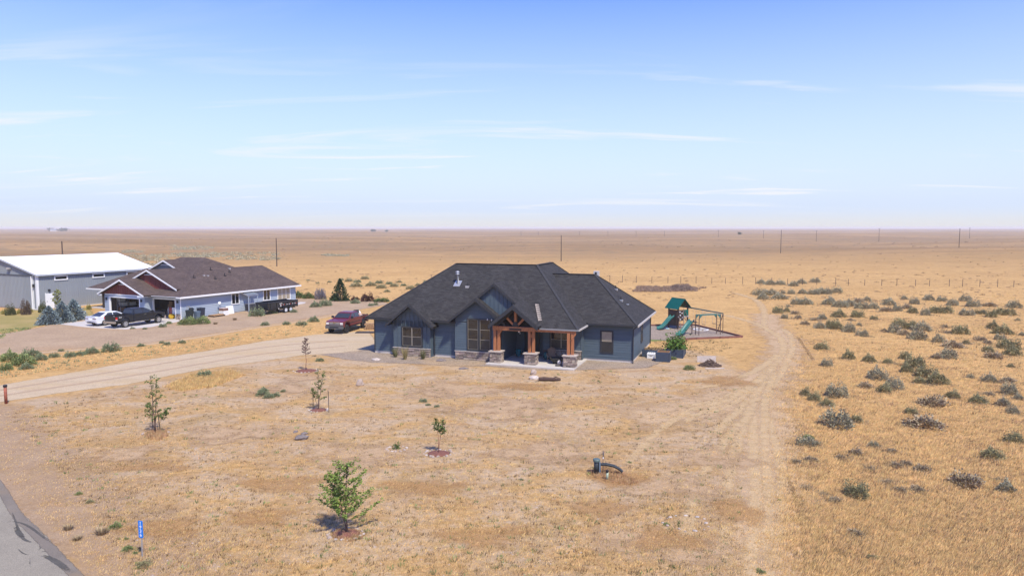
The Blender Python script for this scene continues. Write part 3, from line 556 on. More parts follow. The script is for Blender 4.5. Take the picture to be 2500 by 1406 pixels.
# right wing
w = wall(-3.95, 0, 0, 9.6, 2.98); bx('foundation', M_conc, w, -3.93, 0.012, -0.012, 9.55, 0, 0.2)
lap(w, (-3.95, 0, 0), FX, 3.95, 0.19, 2.95, M_blue); lap(w, (0, 0, 0), FY, 9.6, 0.19, 2.95, M_blue)
bx('corner_board', M_blue, w, -0.06, 0.035, -0.035, 0.06, 0.19, 2.95)
window(w, (-3.95, 0, 0), FX, 1.37, 2.45, 0.66, 2.52, 1, 2, panes=[M_screen, M_tan_pane], tw=0.11)
window(w, (0, 0, 0), FY, 4.1, 5.0, 0.95, 2.5, 1, 2, panes=[M_screen, M_glass], tw=0.1)
wall(-14.0, -3.93, 9.0, 12.6)
# roof
EZ = 3.1
mr = link('roof', roof_mesh('roof', M_roofD, [
    [(-22.3, -2.95, EZ), (-10.0, -3.05, EZ), (-9.0, 3.2, 7.5), (-16.5, 3.2, 7.5)],
    [(-10.0, -3.05, EZ), (-10.0, -3.5, 2.98), (-3.55, -3.5, 2.98), (-8.9, 3.2, 7.5), (-9.0, 3.2, 7.5)],
    [(-3.55, -3.5, 2.98), (-3.55, 13.1, 2.98), (-8.9, 8.0, 7.5), (-8.9, 3.2, 7.5)],
    [(-22.3, -2.95, EZ), (-16.5, 3.2, 7.5), (-22.3, 9.5, EZ)], [(-22.3, 9.5, EZ), (-16.5, 3.2, 7.5), (-8.9, 3.2, 7.5), (-14.2, 9.5, EZ)],
    [(-14.2, 9.5, EZ), (-8.9, 3.2, 7.5), (-8.9, 8.0, 7.5), (-14.2, 13.1, 2.98)], [(-14.2, 13.1, 2.98), (-8.9, 8.0, 7.5), (-3.55, 13.1, 2.98)]]), H1)
rr_ = link('roof', roof_mesh('roof', M_roofD, [
    [(-8.1, -0.5, 3.1), (0.45, -0.5, 3.1), (-4.1, 4.7, 6.68), (-8.1, 4.7, 6.68)], [(0.45, -0.5, 3.1), (0.45, 9.75, 3.1), (-4.1, 4.7, 6.68)], [(0.45, 9.75, 3.1), (-8.1, 9.75, 3.1), (-8.1, 4.7, 6.68), (-4.1, 4.7, 6.68)]]), H1)
rr_.data.materials[0] = M_roofD
up = gable(H1, -10.6, 1.95, 6.3, 0.82, -3.0, 1.7, M_roofD, M_trimD, -2.75, M_blue, 3.1, 1.75, rw=0.19)
battens(up, (-12.35, -2.75, 0), FX, 3.5, 3.2, lambda s: 6.12 - 0.82 * abs(s - 1.75), M_blue, 0.36); bx('dormer_cheek', M_blue, up, -8.97, -8.85, -2.7, 0.2, 3.0, 4.75)
def cap(a, b, m=M_roofD, parent=mr, w=0.3):
    MB().bar(Vector(a) + Vector((0, 0, .0)), Vector(b), w, 0.03).build('ridge_cap', mat('ridge_cap', (0.036, 0.035, 0.037), .9, .2, 5), parent)
cap((-16.5, 3.2, 7.5), (-8.9, 3.2, 7.5)); cap((-8.9, 3.2, 7.5), (-8.9, 8.0, 7.5)); cap((-3.55, -3.5, 2.98), (-8.9, 3.2, 7.5), w=.22); cap((-22.3, -2.95, EZ), (-16.5, 3.2, 7.5), w=.22)
cap((-7.9, 4.7, 6.68), (-4.1, 4.7, 6.68), parent=rr_); cap((0.45, -.5, 3.1), (-4.1, 4.7, 6.68), parent=rr_, w=.22); cap((0.45, 9.75, 3.1), (-4.1, 4.7, 6.68), parent=rr_, w=.22); cap((-8.9, 8.0, 7.5), (-3.6, 13.1, 3.0), w=.22)
# eaves: soffit, fascia/gutter
for a in ((-22.2, -10.0, -2.9, -2.4), (-22.2, -21.6, -2.4, 9.3)): bx('soffit', M_trimD, mr, a[0], a[1], a[2], a[3], 2.93, 2.955)
bx('soffit', M_trimD, mr, -10.0, -3.6, -3.3, 0.9, 2.80, 2.83); bx('soffit', M_trimD, rr_, -3.93, 0.4, -0.45, 0.1, 2.93, 2.955); bx('soffit', M_trimD, rr_, -0.1, 0.4, 0.1, 9.7, 2.93, 2.955)
def gut(p, q, m, parent, w=0.1, h=0.12): MB().bar(p, q, w, h).build('gutter', m, parent)
gut((-22.33, -3.0, 3.0), (-19.9, -3.02, 3.0), M_trimD, mr); gut((-16.0, -3.02, 3.0), (-13.9, -3.05, 3.0), M_trimD, mr)
gut((-6.6, -3.56, 2.9), (-3.5, -3.56, 2.9), M_grayd, mr); gut((-3.5, -3.5, 2.9), (-3.5, -0.6, 2.9), M_drip, mr); gut((-3.5, -0.56, 3.02), (0.5, -0.56, 3.02), M_trimD, rr_); gut((0.5, -0.5, 3.0), (0.5, 9.75, 3.0), M_drip, rr_, .09, .15)
gut((-22.36, -2.95, 3.0), (-22.36, 9.5, 3.0), M_trimD, mr)
for x, y in ((0.09, -0.1),): MB().path([(0.4, -0.5, 2.95), (0.09, -0.12, 2.7), (0.09, -0.12, 0.1), (.12, -.35, .05)], 0.045, 6).build('downspout', M_trimD, H1)
MB().path([(0.45, 9.6, 2.95), (0.09, 9.45, 2.7), (0.09, 9.45, 0.1)], 0.045, 6).build('downspout', M_trimD, H1)
MB().path([(-19.95, -3.0, 2.9), (-19.62, -2.62, 2.6), (-19.62, -2.6, 0.1)], 0.045, 6).build('downspout', M_trimD, H1); MB().path([(-15.9, -3.0, 2.95), (-16.0, -2.65, 2.6), (-16.0, -2.62, 0.1)], 0.045, 6).build('downspout', M_trimD, H1)
# roof furniture
M_galv = mat('galvanised', (0.55, 0.55, 0.55), 0.35, 0.1, metal=0.6)
def zroof(v): return EZ + 0.716 * (v + 2.95)
c = (-15.4, 0.9); fl = MB().prism([(c[0] - .3, c[1] - .3, zroof(c[1] - .3) + .03), (c[0] + .3, c[1] - .3, zroof(c[1] - .3) + .03), (c[0] + .3, c[1] + .3, zroof(c[1] + .3) + .03), (c[0] - .3, c[1] + .3, zroof(c[1] + .3) + .03)], (0, 0, -.04)).build('flue', M_galv, mr)
MB().lathe([(.09, -.1), (.09, .78), (.16, .80), (.16, .88), (.10, .89), (.10, .96), (.17, .98), (.17, 1.04), (.05, 1.1)], (c[0], c[1], zroof(c[1]))).build('chimney_pipe', M_galv, fl, True)
def jack(x, y, z, parent, h=0.35): 
    f = B(x - .16, x + .16, y - .14, y + .14, z - .1, z + .07).build('vent_flashing', M_galv, parent); MB().tube((x, y, z - .05), (x, y, z + h), 0.04).build('vent_pipe', M_steel, f)
jack(-14.35, 0.6, zroof(0.6), mr); zr = lambda u: 3.1 + (0.45 - u) * 0.787
jack(-1.5, 3.0, zr(-1.5), rr_); jack(-2.4, 5.4, zr(-2.4), rr_); bx('vent_flashing', M_galv, rr_, -1.1, -.9, 3.3, 3.5, zr(-1.0), zr(-1.0) + .08)
f = bx('roof_vent_box', mat('pale_vent', (.5, .48, .46), .5), rr_, -4.3, -3.85, 5.0, 5.4, 6.3, 6.92); bx('louvre', M_steel, f, -4.17, -4.0, 4.985, 5.0, 6.62, 6.84)
MB().bar((-6.75, -2.9, 3.42), (-7.55, -1.2, 4.56), 0.30, 0.03).build('spare_shingle_strip', mat('weathered_shingle', (0.30, 0.25, 0.21), .9, .2, 8), mr)
for i in range(9):
    t = i / 8; bx('rung', M_steel, mr, -6.9 - .8 * t, -6.6 - .8 * t + .03, -2.9 + 1.7 * t - .03, -2.9 + 1.7 * t + .03, 3.44 + 1.14 * t, 3.465 + 1.14 * t)
# porch: slab, pillars, posts, beams, truss gable
bx('porch_slab', M_conc, H1, -10.75, -3.65, -4.45, 0.78, -0.05, 0.09)
PIL = [(-10.65, -9.68), (-7.78, -6.8), (-4.65, -3.67)]
for i, (a, b) in enumerate(PIL):
    p = bx('porch_pillar', M_mort, H1, a + .05, b - .05, -3.85, -3.15, 0.09, 0.92)
    stones(p, (a + .05, -3.85, 0), FX, b - a - .1, 0.1, 0.9, 0.12, (.16, .42)); stones(p, (b - .05, -3.85, 0), FY, .7, 0.1, 0.9, 0.12, (.16, .42)); stones(p, (a + .05, -3.15, 0), (0, -1, 0), .7, .1, .9, .14, (.3, .5))
    bx('pillar_cap', M_cap, p, a - .06, b + .06, -3.96, -3.04, 0.92, 1.0); c = (a + b) / 2
    for s in (-.13, .15): bx('porch_post', M_cedar, H1, c + s - .1, c + s + .1, -3.62 + (.12 if s > 0 else 0), -3.4 + (.12 if s > 0 else 0), 1.0, 2.66)
    MB().bar((c + .1, -3.5, 2.2), (c + .1 - .32 if i == 1 else c + .1 + .32, -3.5, 2.66), .12, .12, (0, 1, 0)).build('post_brace', M_cedar, H1)
bx('porch_beam', M_cedar, H1, -10.45, -6.95, -3.66, -3.42, 2.66, 2.98); bx('porch_beam', M_cedar, H1, -6.949, -3.75, -3.52, -3.3, 2.66, 2.85)
bx('beam_plate', M_steel, H1, -9.05, -8.05, -3.68, -3.66, 2.72, 2.86)
pg = gable(H1, -8.55, 2.02, 4.77, 0.80, -4.3, -0.4, M_roofD, M_trimD, rw=0.3)
for s in (-1, 1): MB().bar((-8.55 + s * 1.75, -3.55, 2.98), (-8.55, -3.55, 4.42), 0.2, 0.28).build('truss_rafter', M_trimD, pg)
bx('king_post', M_cedar, pg, -8.65, -8.45, -3.66, -3.46, 3.0, 4.35)
for s in (-1, 1): MB().bar((-8.55 + s * .1, -3.56, 3.05), (-8.55 + s * .78, -3.56, 3.72), 0.16, 0.16, (0, 1, 0)).build('truss_strut', M_cedar, pg)
MB().prism([(-8.85, -3.68, 2.98), (-8.25, -3.68, 2.98), (-8.44, -3.68, 3.38), (-8.66, -3.68, 3.38)], (0, .02, 0)).build('gusset_plate', M_steel, pg)
MB().prism([(-10.2, -2.9, 2.98), (-6.9, -2.9, 2.98), (-8.55, -2.9, 4.5)], (0, .05, 0)).build('gable_wall', M_trimD, pg)
bulb = mat('porch_globe', (0.85, 0.83, 0.78), 0.25, 0.02)
for x, y, z in ((-8.3, -3.5, 2.58), (-6.55, -3.25, 2.66), (-11.1, -3.08, 3.36), (-10.75, -3.08, 3.34), (-10.4, -3.08, 3.34)):
    MB().lathe([(.01, -.06), (.05, -.03), (.06, .02), (.03, .07), (.015, .1)], (x, y, z), 8).build('globe_light', bulb, H1, True)

# ---------------------------------------------------------------- neighbour's house
YN = radians(25.6); ON = G(442.6, 781)
H2 = thing('neighbour_house', 'light blue ranch house with brown roof, red gables and two open garage doors', 'house', (ON.x, ON.y, 0), -YN)
def nw(u, v, z=0): q = Vector((cos(YN), -sin(YN))) * u + Vector((sin(YN), cos(YN))) * v; return Vector((ON.x + q.x, ON.y + q.y, z))
M_lblue = mat('light_blue_siding', (0.335, 0.385, 0.445), 0.6, 0.05, 2.5, stretch=(.6, .6, 8), rand=0.03)
M_red = mat('red_stained_boards', (0.205, 0.05, 0.04), 0.7, 0.3, 2.5, stretch=(7, 7, .6), rand=.1)
M_gint = mat('garage_interior', (0.075, 0.068, 0.06), 0.9, 0.1)
M_gry = mat('grey_gable', (0.15, 0.17, 0.19), 0.7, 0.1)
wl = bx('wall', M_lblue, H2, -0.14, 0, 0, 18.9, 0, 2.6); lap(wl, (0, 0, 0), FY, 18.9, 0.12, 2.55, M_lblue, 0.2)
bx('wall', M_lblue, H2, -12.0, -0.14, 18.76, 18.9, 0, 2.6); bx('wall', M_lblue, H2, -12.0, -11.86, -0.86, 18.76, 0, 2.6); bx('wall', M_gint, H2, -11.86, -0.14, 6.4, 6.54, 0, 2.6); bx('wall_lining', M_gint, H2, -11.859, -11.80, -0.84, 6.4, 0, 2.6); bx('wall_lining', M_gint, H2, -0.2, -0.141, .15, 6.4, 0, 2.6)
bx('ceiling', M_gint, H2, -11.9, -0.1, -0.9, 18.8, 2.61, 2.66); bx('garage_floor', M_conc, H2, -11.8, -0.2, -0.8, 6.3, 0, 0.03)
def fw(u0, u1, v, z0, z1):
    w = bx('wall', M_lblue, H2, u0, u1, v, v + .14, z0, z1); lap(w, (u0, v, 0), FX, u1 - u0, max(z0, .12), z1 - .03, M_lblue, 0.2); return w
fw(-0.9, 0, 0, 0, 2.6); fw(-4.75, -0.9, 0, 2.28, 2.6)
w = bx('wall', M_lblue, H2, -4.9, -4.76, -0.85, 0.14, 0, 2.6); lap(w, (-4.76, -.98, 0), FY, .98, 0.12, 2.55, M_lblue, 0.2)
fw(-5.75, -4.78, -1.0, 0, 2.6); fw(-12.0, -11.1, -1.0, 0, 2.6); fw(-11.1, -5.75, -1.0, 2.28, 2.6)
for (a, b, v) in ((-11.1, -5.75, -1.0), (-4.7, -0.9, 0)):
    bx('door_casing', M_white, H2, a - .12, a + .03, v - .045, v + .16, 0, 2.28); bx('door_casing', M_white, H2, b - .03, b + .12, v - .045, v + .16, 0, 2.28); bx('door_casing', M_white, H2, a - .12, b + .12, v - .045, v + .16, 2.282, 2.4)
ws = bx('stone_wainscot', M_mort, H2, -0.75, 0.03, -0.09, -0.035, 0, .66); stones(ws, (-.75, -.09, 0), FX, .78, 0.02, .64, .15, (.2, .4)); 
for x, v in ((-11.6, -1.03), (-5.3, -1.03), (-.42, -.03)):
    L_ = MB().box(x - .08, x + .08, v - .14, v, 1.95, 2.2).build('wall_lantern', M_steel, H2); MB().lathe([(.09, 0), (.03, .08)], (x, v - .09, 2.2), 6).build('lantern_cap', M_steel, L_)
for s0, s1, z0, z1, c, r in ((7.4, 8.7, 1.05, 2.48, 2, 1), (9.9, 11.1, 2.14, 2.5, 2, 1), (12.75, 14.05, 1.05, 2.5, 2, 1), (15.35, 17.8, .82, 2.5, 3, 2)):
    window(H2, (.03, 0, 0), FY, s0, s1, z0, z1, c, r, trim=M_white, tw=.09, panes=[M_tan_pane] if c == 3 else [M_glass, M_glass], sash=M_white)
r2 = link('roof', roof_mesh('roof', M_roofB, [
    [(.6, -.5, 2.7), (-7.2, 10.0, 6.75), (-11.2, 9.5, 6.75), (-13.2, -.5, 2.7)], [(.6, -.5, 2.7), (.6, 19.4, 2.7), (-4.7, 17.5, 5.43), (-4.65, 12.5, 5.43), (-7.2, 10.0, 6.75)],
    [(.6, 19.4, 2.7), (-9.6, 19.4, 2.7), (-4.7, 17.5, 5.43)], [(-4.7, 17.5, 5.43), (-9.6, 19.4, 2.7), (-9.6, 15, 3.4), (-4.65, 12.5, 5.43)], [(-7.2, 10, 6.75), (-4.65, 12.5, 5.43), (-9.6, 17.5, 2.9), (-14, 18.0, 2.7), (-11.2, 9.5, 6.75)],
    [(-21.8, 3.2, 2.7), (-11.5, 3.2, 2.7), (-11.2, 9.5, 6.75)], [(-21.8, 3.2, 2.7), (-11.2, 9.5, 6.75), (-14, 18, 2.7), (-21.8, 17, 2.7)]], .12), H2)
def fascia(p, q, h=.17): MB().bar(p, q, .05, h).build('fascia', M_white, r2)
fascia((.62, -.5, 2.62), (.62, 19.4, 2.62), .2); fascia((-4.4, -.55, 2.62), (.62, -.52, 2.62)); fascia((-4.4, -.55, 2.62), (-4.4, -1.5, 2.62)); fascia((-21.8, 3.16, 2.62), (-12.5, 3.16, 2.62)); fascia((-21.83, 3.2, 2.62), (-21.83, 17, 2.62)); fascia((.6, 19.43, 2.62), (-9.6, 19.43, 2.62))
fascia((-12.55, -1.5, 2.6), (-11.9, -1.5, 2.6)); fascia((-5.4, -1.53, 2.62), (-4.38, -1.53, 2.62)); bx('soffit', M_white, r2, -.0, .58, -.45, 19.3, 2.55, 2.575); bx('soffit', M_white, r2, -4.4, 0, -.5, 0, 2.55, 2.575)
def ngable(uc, hw, za, v0, v1, wallv, zb, wm, sl=.43, whw=None, bat=True):
    g = gable(H2, uc, hw, za, sl, v0, v1, M_roofB, M_white, wallv, wm, zb, whw or hw - .25, rw=.17)
    if bat: 
        h = whw or hw - .25; battens(g, (uc - h, wallv, 0), FX, 2 * h, zb, lambda s: za - .19 - sl * abs(s - h), wm, .42, .05)
    zt = za - .62; MB().prism([(uc - .72, wallv - .03, zt - .02), (uc + .72, wallv - .03, zt - .02), (uc, wallv - .03, zt + .29)], (0, -.03, 0)).build('gable_vent', M_gry, g)
    bx('vent_sill', M_white, g, uc - .78, uc + .78, wallv - .1, wallv, zt - .09, zt - .02); return g
g1 = ngable(-8.4, 4.15, 4.58, -1.55, 6.0, -1.0, 2.72, M_red); bx('frieze_board', M_white, g1, -11.9, -5.3, -1.06, -1.0, 2.6, 2.72)
ngable(-6.6, 5.1, 5.66, .75, 9.0, 1.1, 3.35, M_red); ngable(-10.0, 2.95, 6.56, 5.8, 9.5, 6.1, 5.0, M_gry, bat=False)
bx('porch_post', mat('dark_post', (.035, .028, .025), .6), H2, -19.1, -18.85, 3.5, 3.75, 0, 2.6); bx('porch_post', MATS['dark_post'], H2, -21.3, -21.05, 8, 8.25, 0, 2.6); bx('porch_slab', M_conc, H2, -21.5, -12, 3.4, 9.0, 0, .12); bx('wall', M_lblue, H2, -16, -12, 9.0, 18.5, 0, 2.6)
MB().path([(.5, -.4, 2.6), (.06, -.06, 2.4), (.06, -.06, .12), (.1, -.25, .06)], .05, 6).build('downspout', M_white, H2)
for u, v in ((-3.0, 4.5), (-4.4, 8.3), (-2.4, 7.2), (-2.9, 9.2), (-3.6, 10.6)):
    z = 2.7 + .52 * (.6 - u); f = bx('vent_flashing', M_steel, r2, u - .15, u + .15, v - .15, v + .15, z - .1, z + .05); MB().tube((u, v, z), (u, v, z + .35), .045).build('vent_pipe', M_steel, f)
for u, v in ((-3.2, 6.2), (-3.1, 6.7), (-4.3, 11.3)): 
    z = 2.7 + .52 * (.6 - u); bx('roof_vent', M_galv, r2, u - .12, u + .12, v - .12, v + .12, z - .05, z + .1)
# small lean-to roof beside the wall
lt = MB().prism([(.03, 9.0, 2.42), (1.35, 9.0, 2.05), (1.35, 10.7, 2.05), (.03, 10.7, 2.42)], (0, 0, .09)).build('lean_to_roof', M_white, H2); lt2 = MB().prism([(.05, 8.98, 2.515), (1.4, 8.98, 2.145), (1.4, 10.72, 2.145), (.05, 10.72, 2.515)], (0, 0, .02)).build('lean_to_shingles', M_gry, H2)
for v in (9.1, 10.6): bx('lean_to_post', M_lblue, H2, 1.2, 1.3, v - .05, v + .05, 0, 2.1)

# ---------------------------------------------------------------- metal workshop
OS = G(93.6, 757.5)
H3 = thing('metal_workshop', 'large grey ribbed metal workshop with white roof at the left edge', 'workshop', (OS.x, OS.y, 0), -YN)
M_gmet = mat('grey_ribbed_steel', (0.25, 0.268, 0.285), 0.45, 0.04, 1.0, rand=.03, spec=.45); M_wmet = mat('white_roof_steel', (.82, .82, .82), .45, .02, 1)
SW = 16.4; SL = 17.0; EZS = 4.72; SLP = .25
def ribpanel(w=.9, nr=3, d=.045):
    pr = []; 
    for i in range(nr):
        x = i * w / nr; p = w / nr; pr += [(x, 0), (x + p * .6, 0), (x + p * .68, d), (x + p * .92, d)]
    pr.append((w, 0)); return pr
def panel_mesh(h0, h1, m, w=.9):
    pr = ribpanel(w); n = len(pr); vs = []
    for i, (x, d) in enumerate(pr): vs += [(x, -d, 0), (x, -d, h0 + (h1 - h0) * x / w)]
    me = bpy.data.meshes.new('wall_panel'); me.from_pydata(vs, [], [(2 * i, 2 * i + 2, 2 * i + 3, 2 * i + 1) for i in range(n - 1)]); me.update(); me.materials.append(m); return me
bx('slab', M_conc, H3, -SW - .1, .1, -.1, SL + .1, 0, .12)
bw = MB().prism([(0, 0, .1), (0, 0, EZS - .1), (-SW / 2, 0, EZS - .1 + SLP * SW / 2), (-SW, 0, EZS - .1), (-SW, 0, .1)], (0, .1, 0)).build('wall', M_gmet, H3)
n = int(SL / .9) + 1; pm = panel_mesh(EZS - .15, EZS - .15, M_gmet, SL / n)
w = bx('wall', M_gmet, H3, -.1, 0, .1, SL - .1, .1, EZS - .12); 
for i in range(n): link('wall_panel', pm, w, loc=(.012, i * SL / n, .1), rotz=pi / 2)
bx('wall', M_gmet, H3, -SW, -.1, SL - .1, SL, .1, EZS - .12); bx('wall', M_gmet, H3, -SW, -SW + .1, .1, SL - .1, .1, EZS - .12)
nf = 18; pw = SW / nf
for i in range(nf):
    x0 = -SW + i * pw; zt = lambda x: EZS - .15 + SLP * (SW / 2 - abs(x + SW / 2)); door = -15.3 < x0 + pw / 2 < -1.0
    me = panel_mesh(zt(x0) - (4.5 if door else .1), zt(x0 + pw) - (4.5 if door else .1), M_gmet, pw); link('wall_panel', me, bw, loc=(x0, -.012, 4.5 if door else .1))
dr = bx('hangar_door', M_gmet, H3, -15.3, -1.0, -.14, -.02, .12, 4.44); nd = 16; dm = panel_mesh(4.3, 4.3, M_gmet, 14.3 / nd)
for i in range(nd): link('door_panel', dm, dr, loc=(-15.3 + i * 14.3 / nd, -.15, .13))
bx('door_header', mat('dark_grey_trim', (.09, .10, .11), .5), dr, -15.4, -.9, -.24, -.02, 4.46, 4.56); bx('door_edge_trim', M_white, dr, -1.0, -.9, -.2, -.02, .12, 4.46)
bx('door_edge_trim', M_white, dr, -.72, -.64, -.1, -.02, .12, 4.5); bx('corner_trim', M_white, H3, -.2, .06, -.08, .2, .12, EZS - .1); bx('base_trim', M_white, H3, -SW, .06, -.06, -.015, .1, .18)
fl = B(-6.0, -5.3, -.3, -.1, 5.2, 5.45).build('flood_lamp', M_galv, H3)
for s0, s1 in ((2.2, 4.0), (7.45, 9.25), (12.6, 14.4)): window(H3, (.045, 0, 0), FY, s0, s1, 3.72, 4.36, 1, 1, trim=M_white, tw=.13)
d = bx('door', M_white, H3, .04, .1, 1.0, 1.95, .12, 2.1); bx('handle', M_steel, d, .1, .15, 1.08, 1.14, 1.0, 1.1); bx('door_frame', M_white, d, .045, .12, .92, 1.0, .12, 2.18); bx('door_frame', M_white, d, .045, .12, 1.95, 2.03, .12, 2.18)
bx('wall_lantern', M_steel, H3, .03, .25, 1.35, 1.55, 2.35, 2.65); bx('wall_lantern', M_steel, H3, -.6, -.4, -.25, -.05, 3.0, 3.4)
rs = thing_r = link('roof', MB().prism([(.3, -.25, EZS - .08), (-SW / 2, -.25, EZS - .08 + SLP * (SW / 2 + .3)), (-SW - .3, -.25, EZS - .08), (-SW - .3, -.25, EZS - .13), (-SW / 2, -.25, EZS - .13 + SLP * (SW / 2 + .3)), (.3, -.25, EZS - .13)], (0, SL + .5, 0)).mesh('roof', M_wmet), H3)
npn = 19; pl = (SL + .5) / npn; LEN = hypot(SW / 2 + .3, SLP * (SW / 2 + .3))
rp = panel_mesh(LEN, LEN, M_wmet, pl)
for i in range(npn):
    for s in (1, -1):
        o = link('roof_panel', rp, rs); ang = atan(SLP)
        # panel x -> along y, panel z -> up the slope
        from mathutils import Matrix
        up_ = Vector((-s * cos(ang), 0, sin(ang))); xx = Vector((0, 1, 0)) if s == 1 else Vector((0, -1, 0)); nn = -(xx.cross(up_)) if False else up_.cross(xx)
        y0 = -.25 + i * pl if s == 1 else -.25 + (i + 1) * pl
        base = Vector((.3 if s == 1 else -SW - .3, y0, EZS - .068))
        yv = -Vector((s * sin(ang), 0, cos(ang)))
        o.matrix_local = Matrix(((xx.x, yv.x, up_.x, base.x), (xx.y, yv.y, up_.y, base.y), (xx.z, yv.z, up_.z, base.z), (0, 0, 0, 1)))
bx('eave_trim', mat('eave_steel', (.45, .47, .5), .4), rs, .28, .36, -.25, SL + .25, EZS - .28, EZS - .085)
for s in (1, -1): MB().bar((.3 if s == 1 else -SW - .3, -.28, EZS - .14), (-SW / 2, -.28, EZS - .14 + SLP * (SW / 2 + .3)), .05, .2).build('rake_trim', MATS['eave_steel'], rs)

# ================================================================ VEHICLES   (local: x forward from the rear bumper, y to the left, z up)
M_tyre = mat('tyre_rubber', (0.022, 0.021, 0.02), 0.85, 0.15, 8); M_rim = mat('alloy_rim', (0.55, 0.54, 0.52), 0.3, 0.1, metal=.7); M_rimw = mat('white_rim', (.75, .75, .75), .4)
M_chrome = mat('chrome', (0.62, 0.62, 0.62), 0.18, 0.05, metal=.9); M_blackp = mat('black_plastic', (0.018, 0.018, 0.02), 0.6, .1); M_auto = mat('tinted_glass', (0.035, 0.039, 0.041), 0.12, .1, spec=.6)
M_lamp = mat('headlamp_glass', (0.75, 0.72, 0.68), 0.12, .05, spec=.8); M_tail = mat('tail_lamp', (0.55, 0.01, 0.015), 0.2, .1); M_dash = mat('dash_shade', (.45, .43, .40), .7)
def wheel(parent, x, y, r, w, rim):
    s = 1 if y > 0 else -1; mb = MB(); n = 20
    prof = [(r * .55, -w / 2), (r * .93, -w / 2), (r, -w / 2 + .04), (r, w / 2 - .04), (r * .93, w / 2), (r * .55, w / 2)]
    mb.add([(x + a * cos(2 * pi * k / n), y + b, r + a * sin(2 * pi * k / n)) for a, b in prof for k in range(n)], [(i * n + k, i * n + (k + 1) % n, (i + 1) * n + (k + 1) % n, (i + 1) * n + k) for i in range(len(prof) - 1) for k in range(n)] + [tuple(range(n)), tuple(range((len(prof) - 1) * n, len(prof) * n))])
    W_ = mb.build('wheel', M_tyre, parent, False); rb = MB(); yo = y + s * (w / 2 + .004)
    for k in range(6):
        t = 2 * pi * k / 6; rb.bar((x, yo, r), (x + r * .56 * cos(t), yo, r + r * .56 * sin(t)), r * .2, .03, (0, 1, 0))
    ring = [(x + q * cos(2 * pi * k / n), yo + s * .012, r + q * sin(2 * pi * k / n)) for q in (r * .5, r * .62) for k in range(n)]
    rb.add(ring, [(k, (k + 1) % n, n + (k + 1) % n, n + k) for k in range(n)]); rb.add([(x + r * .2 * cos(2 * pi * k / 10), yo + s * .02, r + r * .2 * sin(2 * pi * k / 10)) for k in range(10)], [tuple(range(10))])
    rb.build('rim', rim, W_); return W_
def arch(xc, R, z0, n=9, rev=True):
    pts = []
    for i in range(n + 1):
        t = pi * i / n; pts.append((xc + R * cos(t), max(z0, z0 + R * sin(t) * .98)))
    return pts if not rev else pts[::-1]
def shell(name, prof, w, m, parent, inset=.05, tuck=.06):
    """side profile extruded to width 2w with rounded flanks"""
    c = (sum(p[0] for p in prof) / len(prof), sum(p[1] for p in prof) / len(prof)); secs = []
    for y, k in ((-w, 1), (-(w - tuck), 0), ((w - tuck), 0), (w, 1)):
        sec = []
        for x, z in prof:
            d = Vector((c[0] - x, c[1] - z)); d = d.normalized() if d.length > 0 else d; sec.append((x + d.x * inset * k * .3, y, z + d.y * inset * k))
        secs.append(sec)
    return MB().loft(secs).build(name, m, parent)
def quad_pane(name, P, m, parent, off): return MB().prism(P, off).build(name, m, parent)
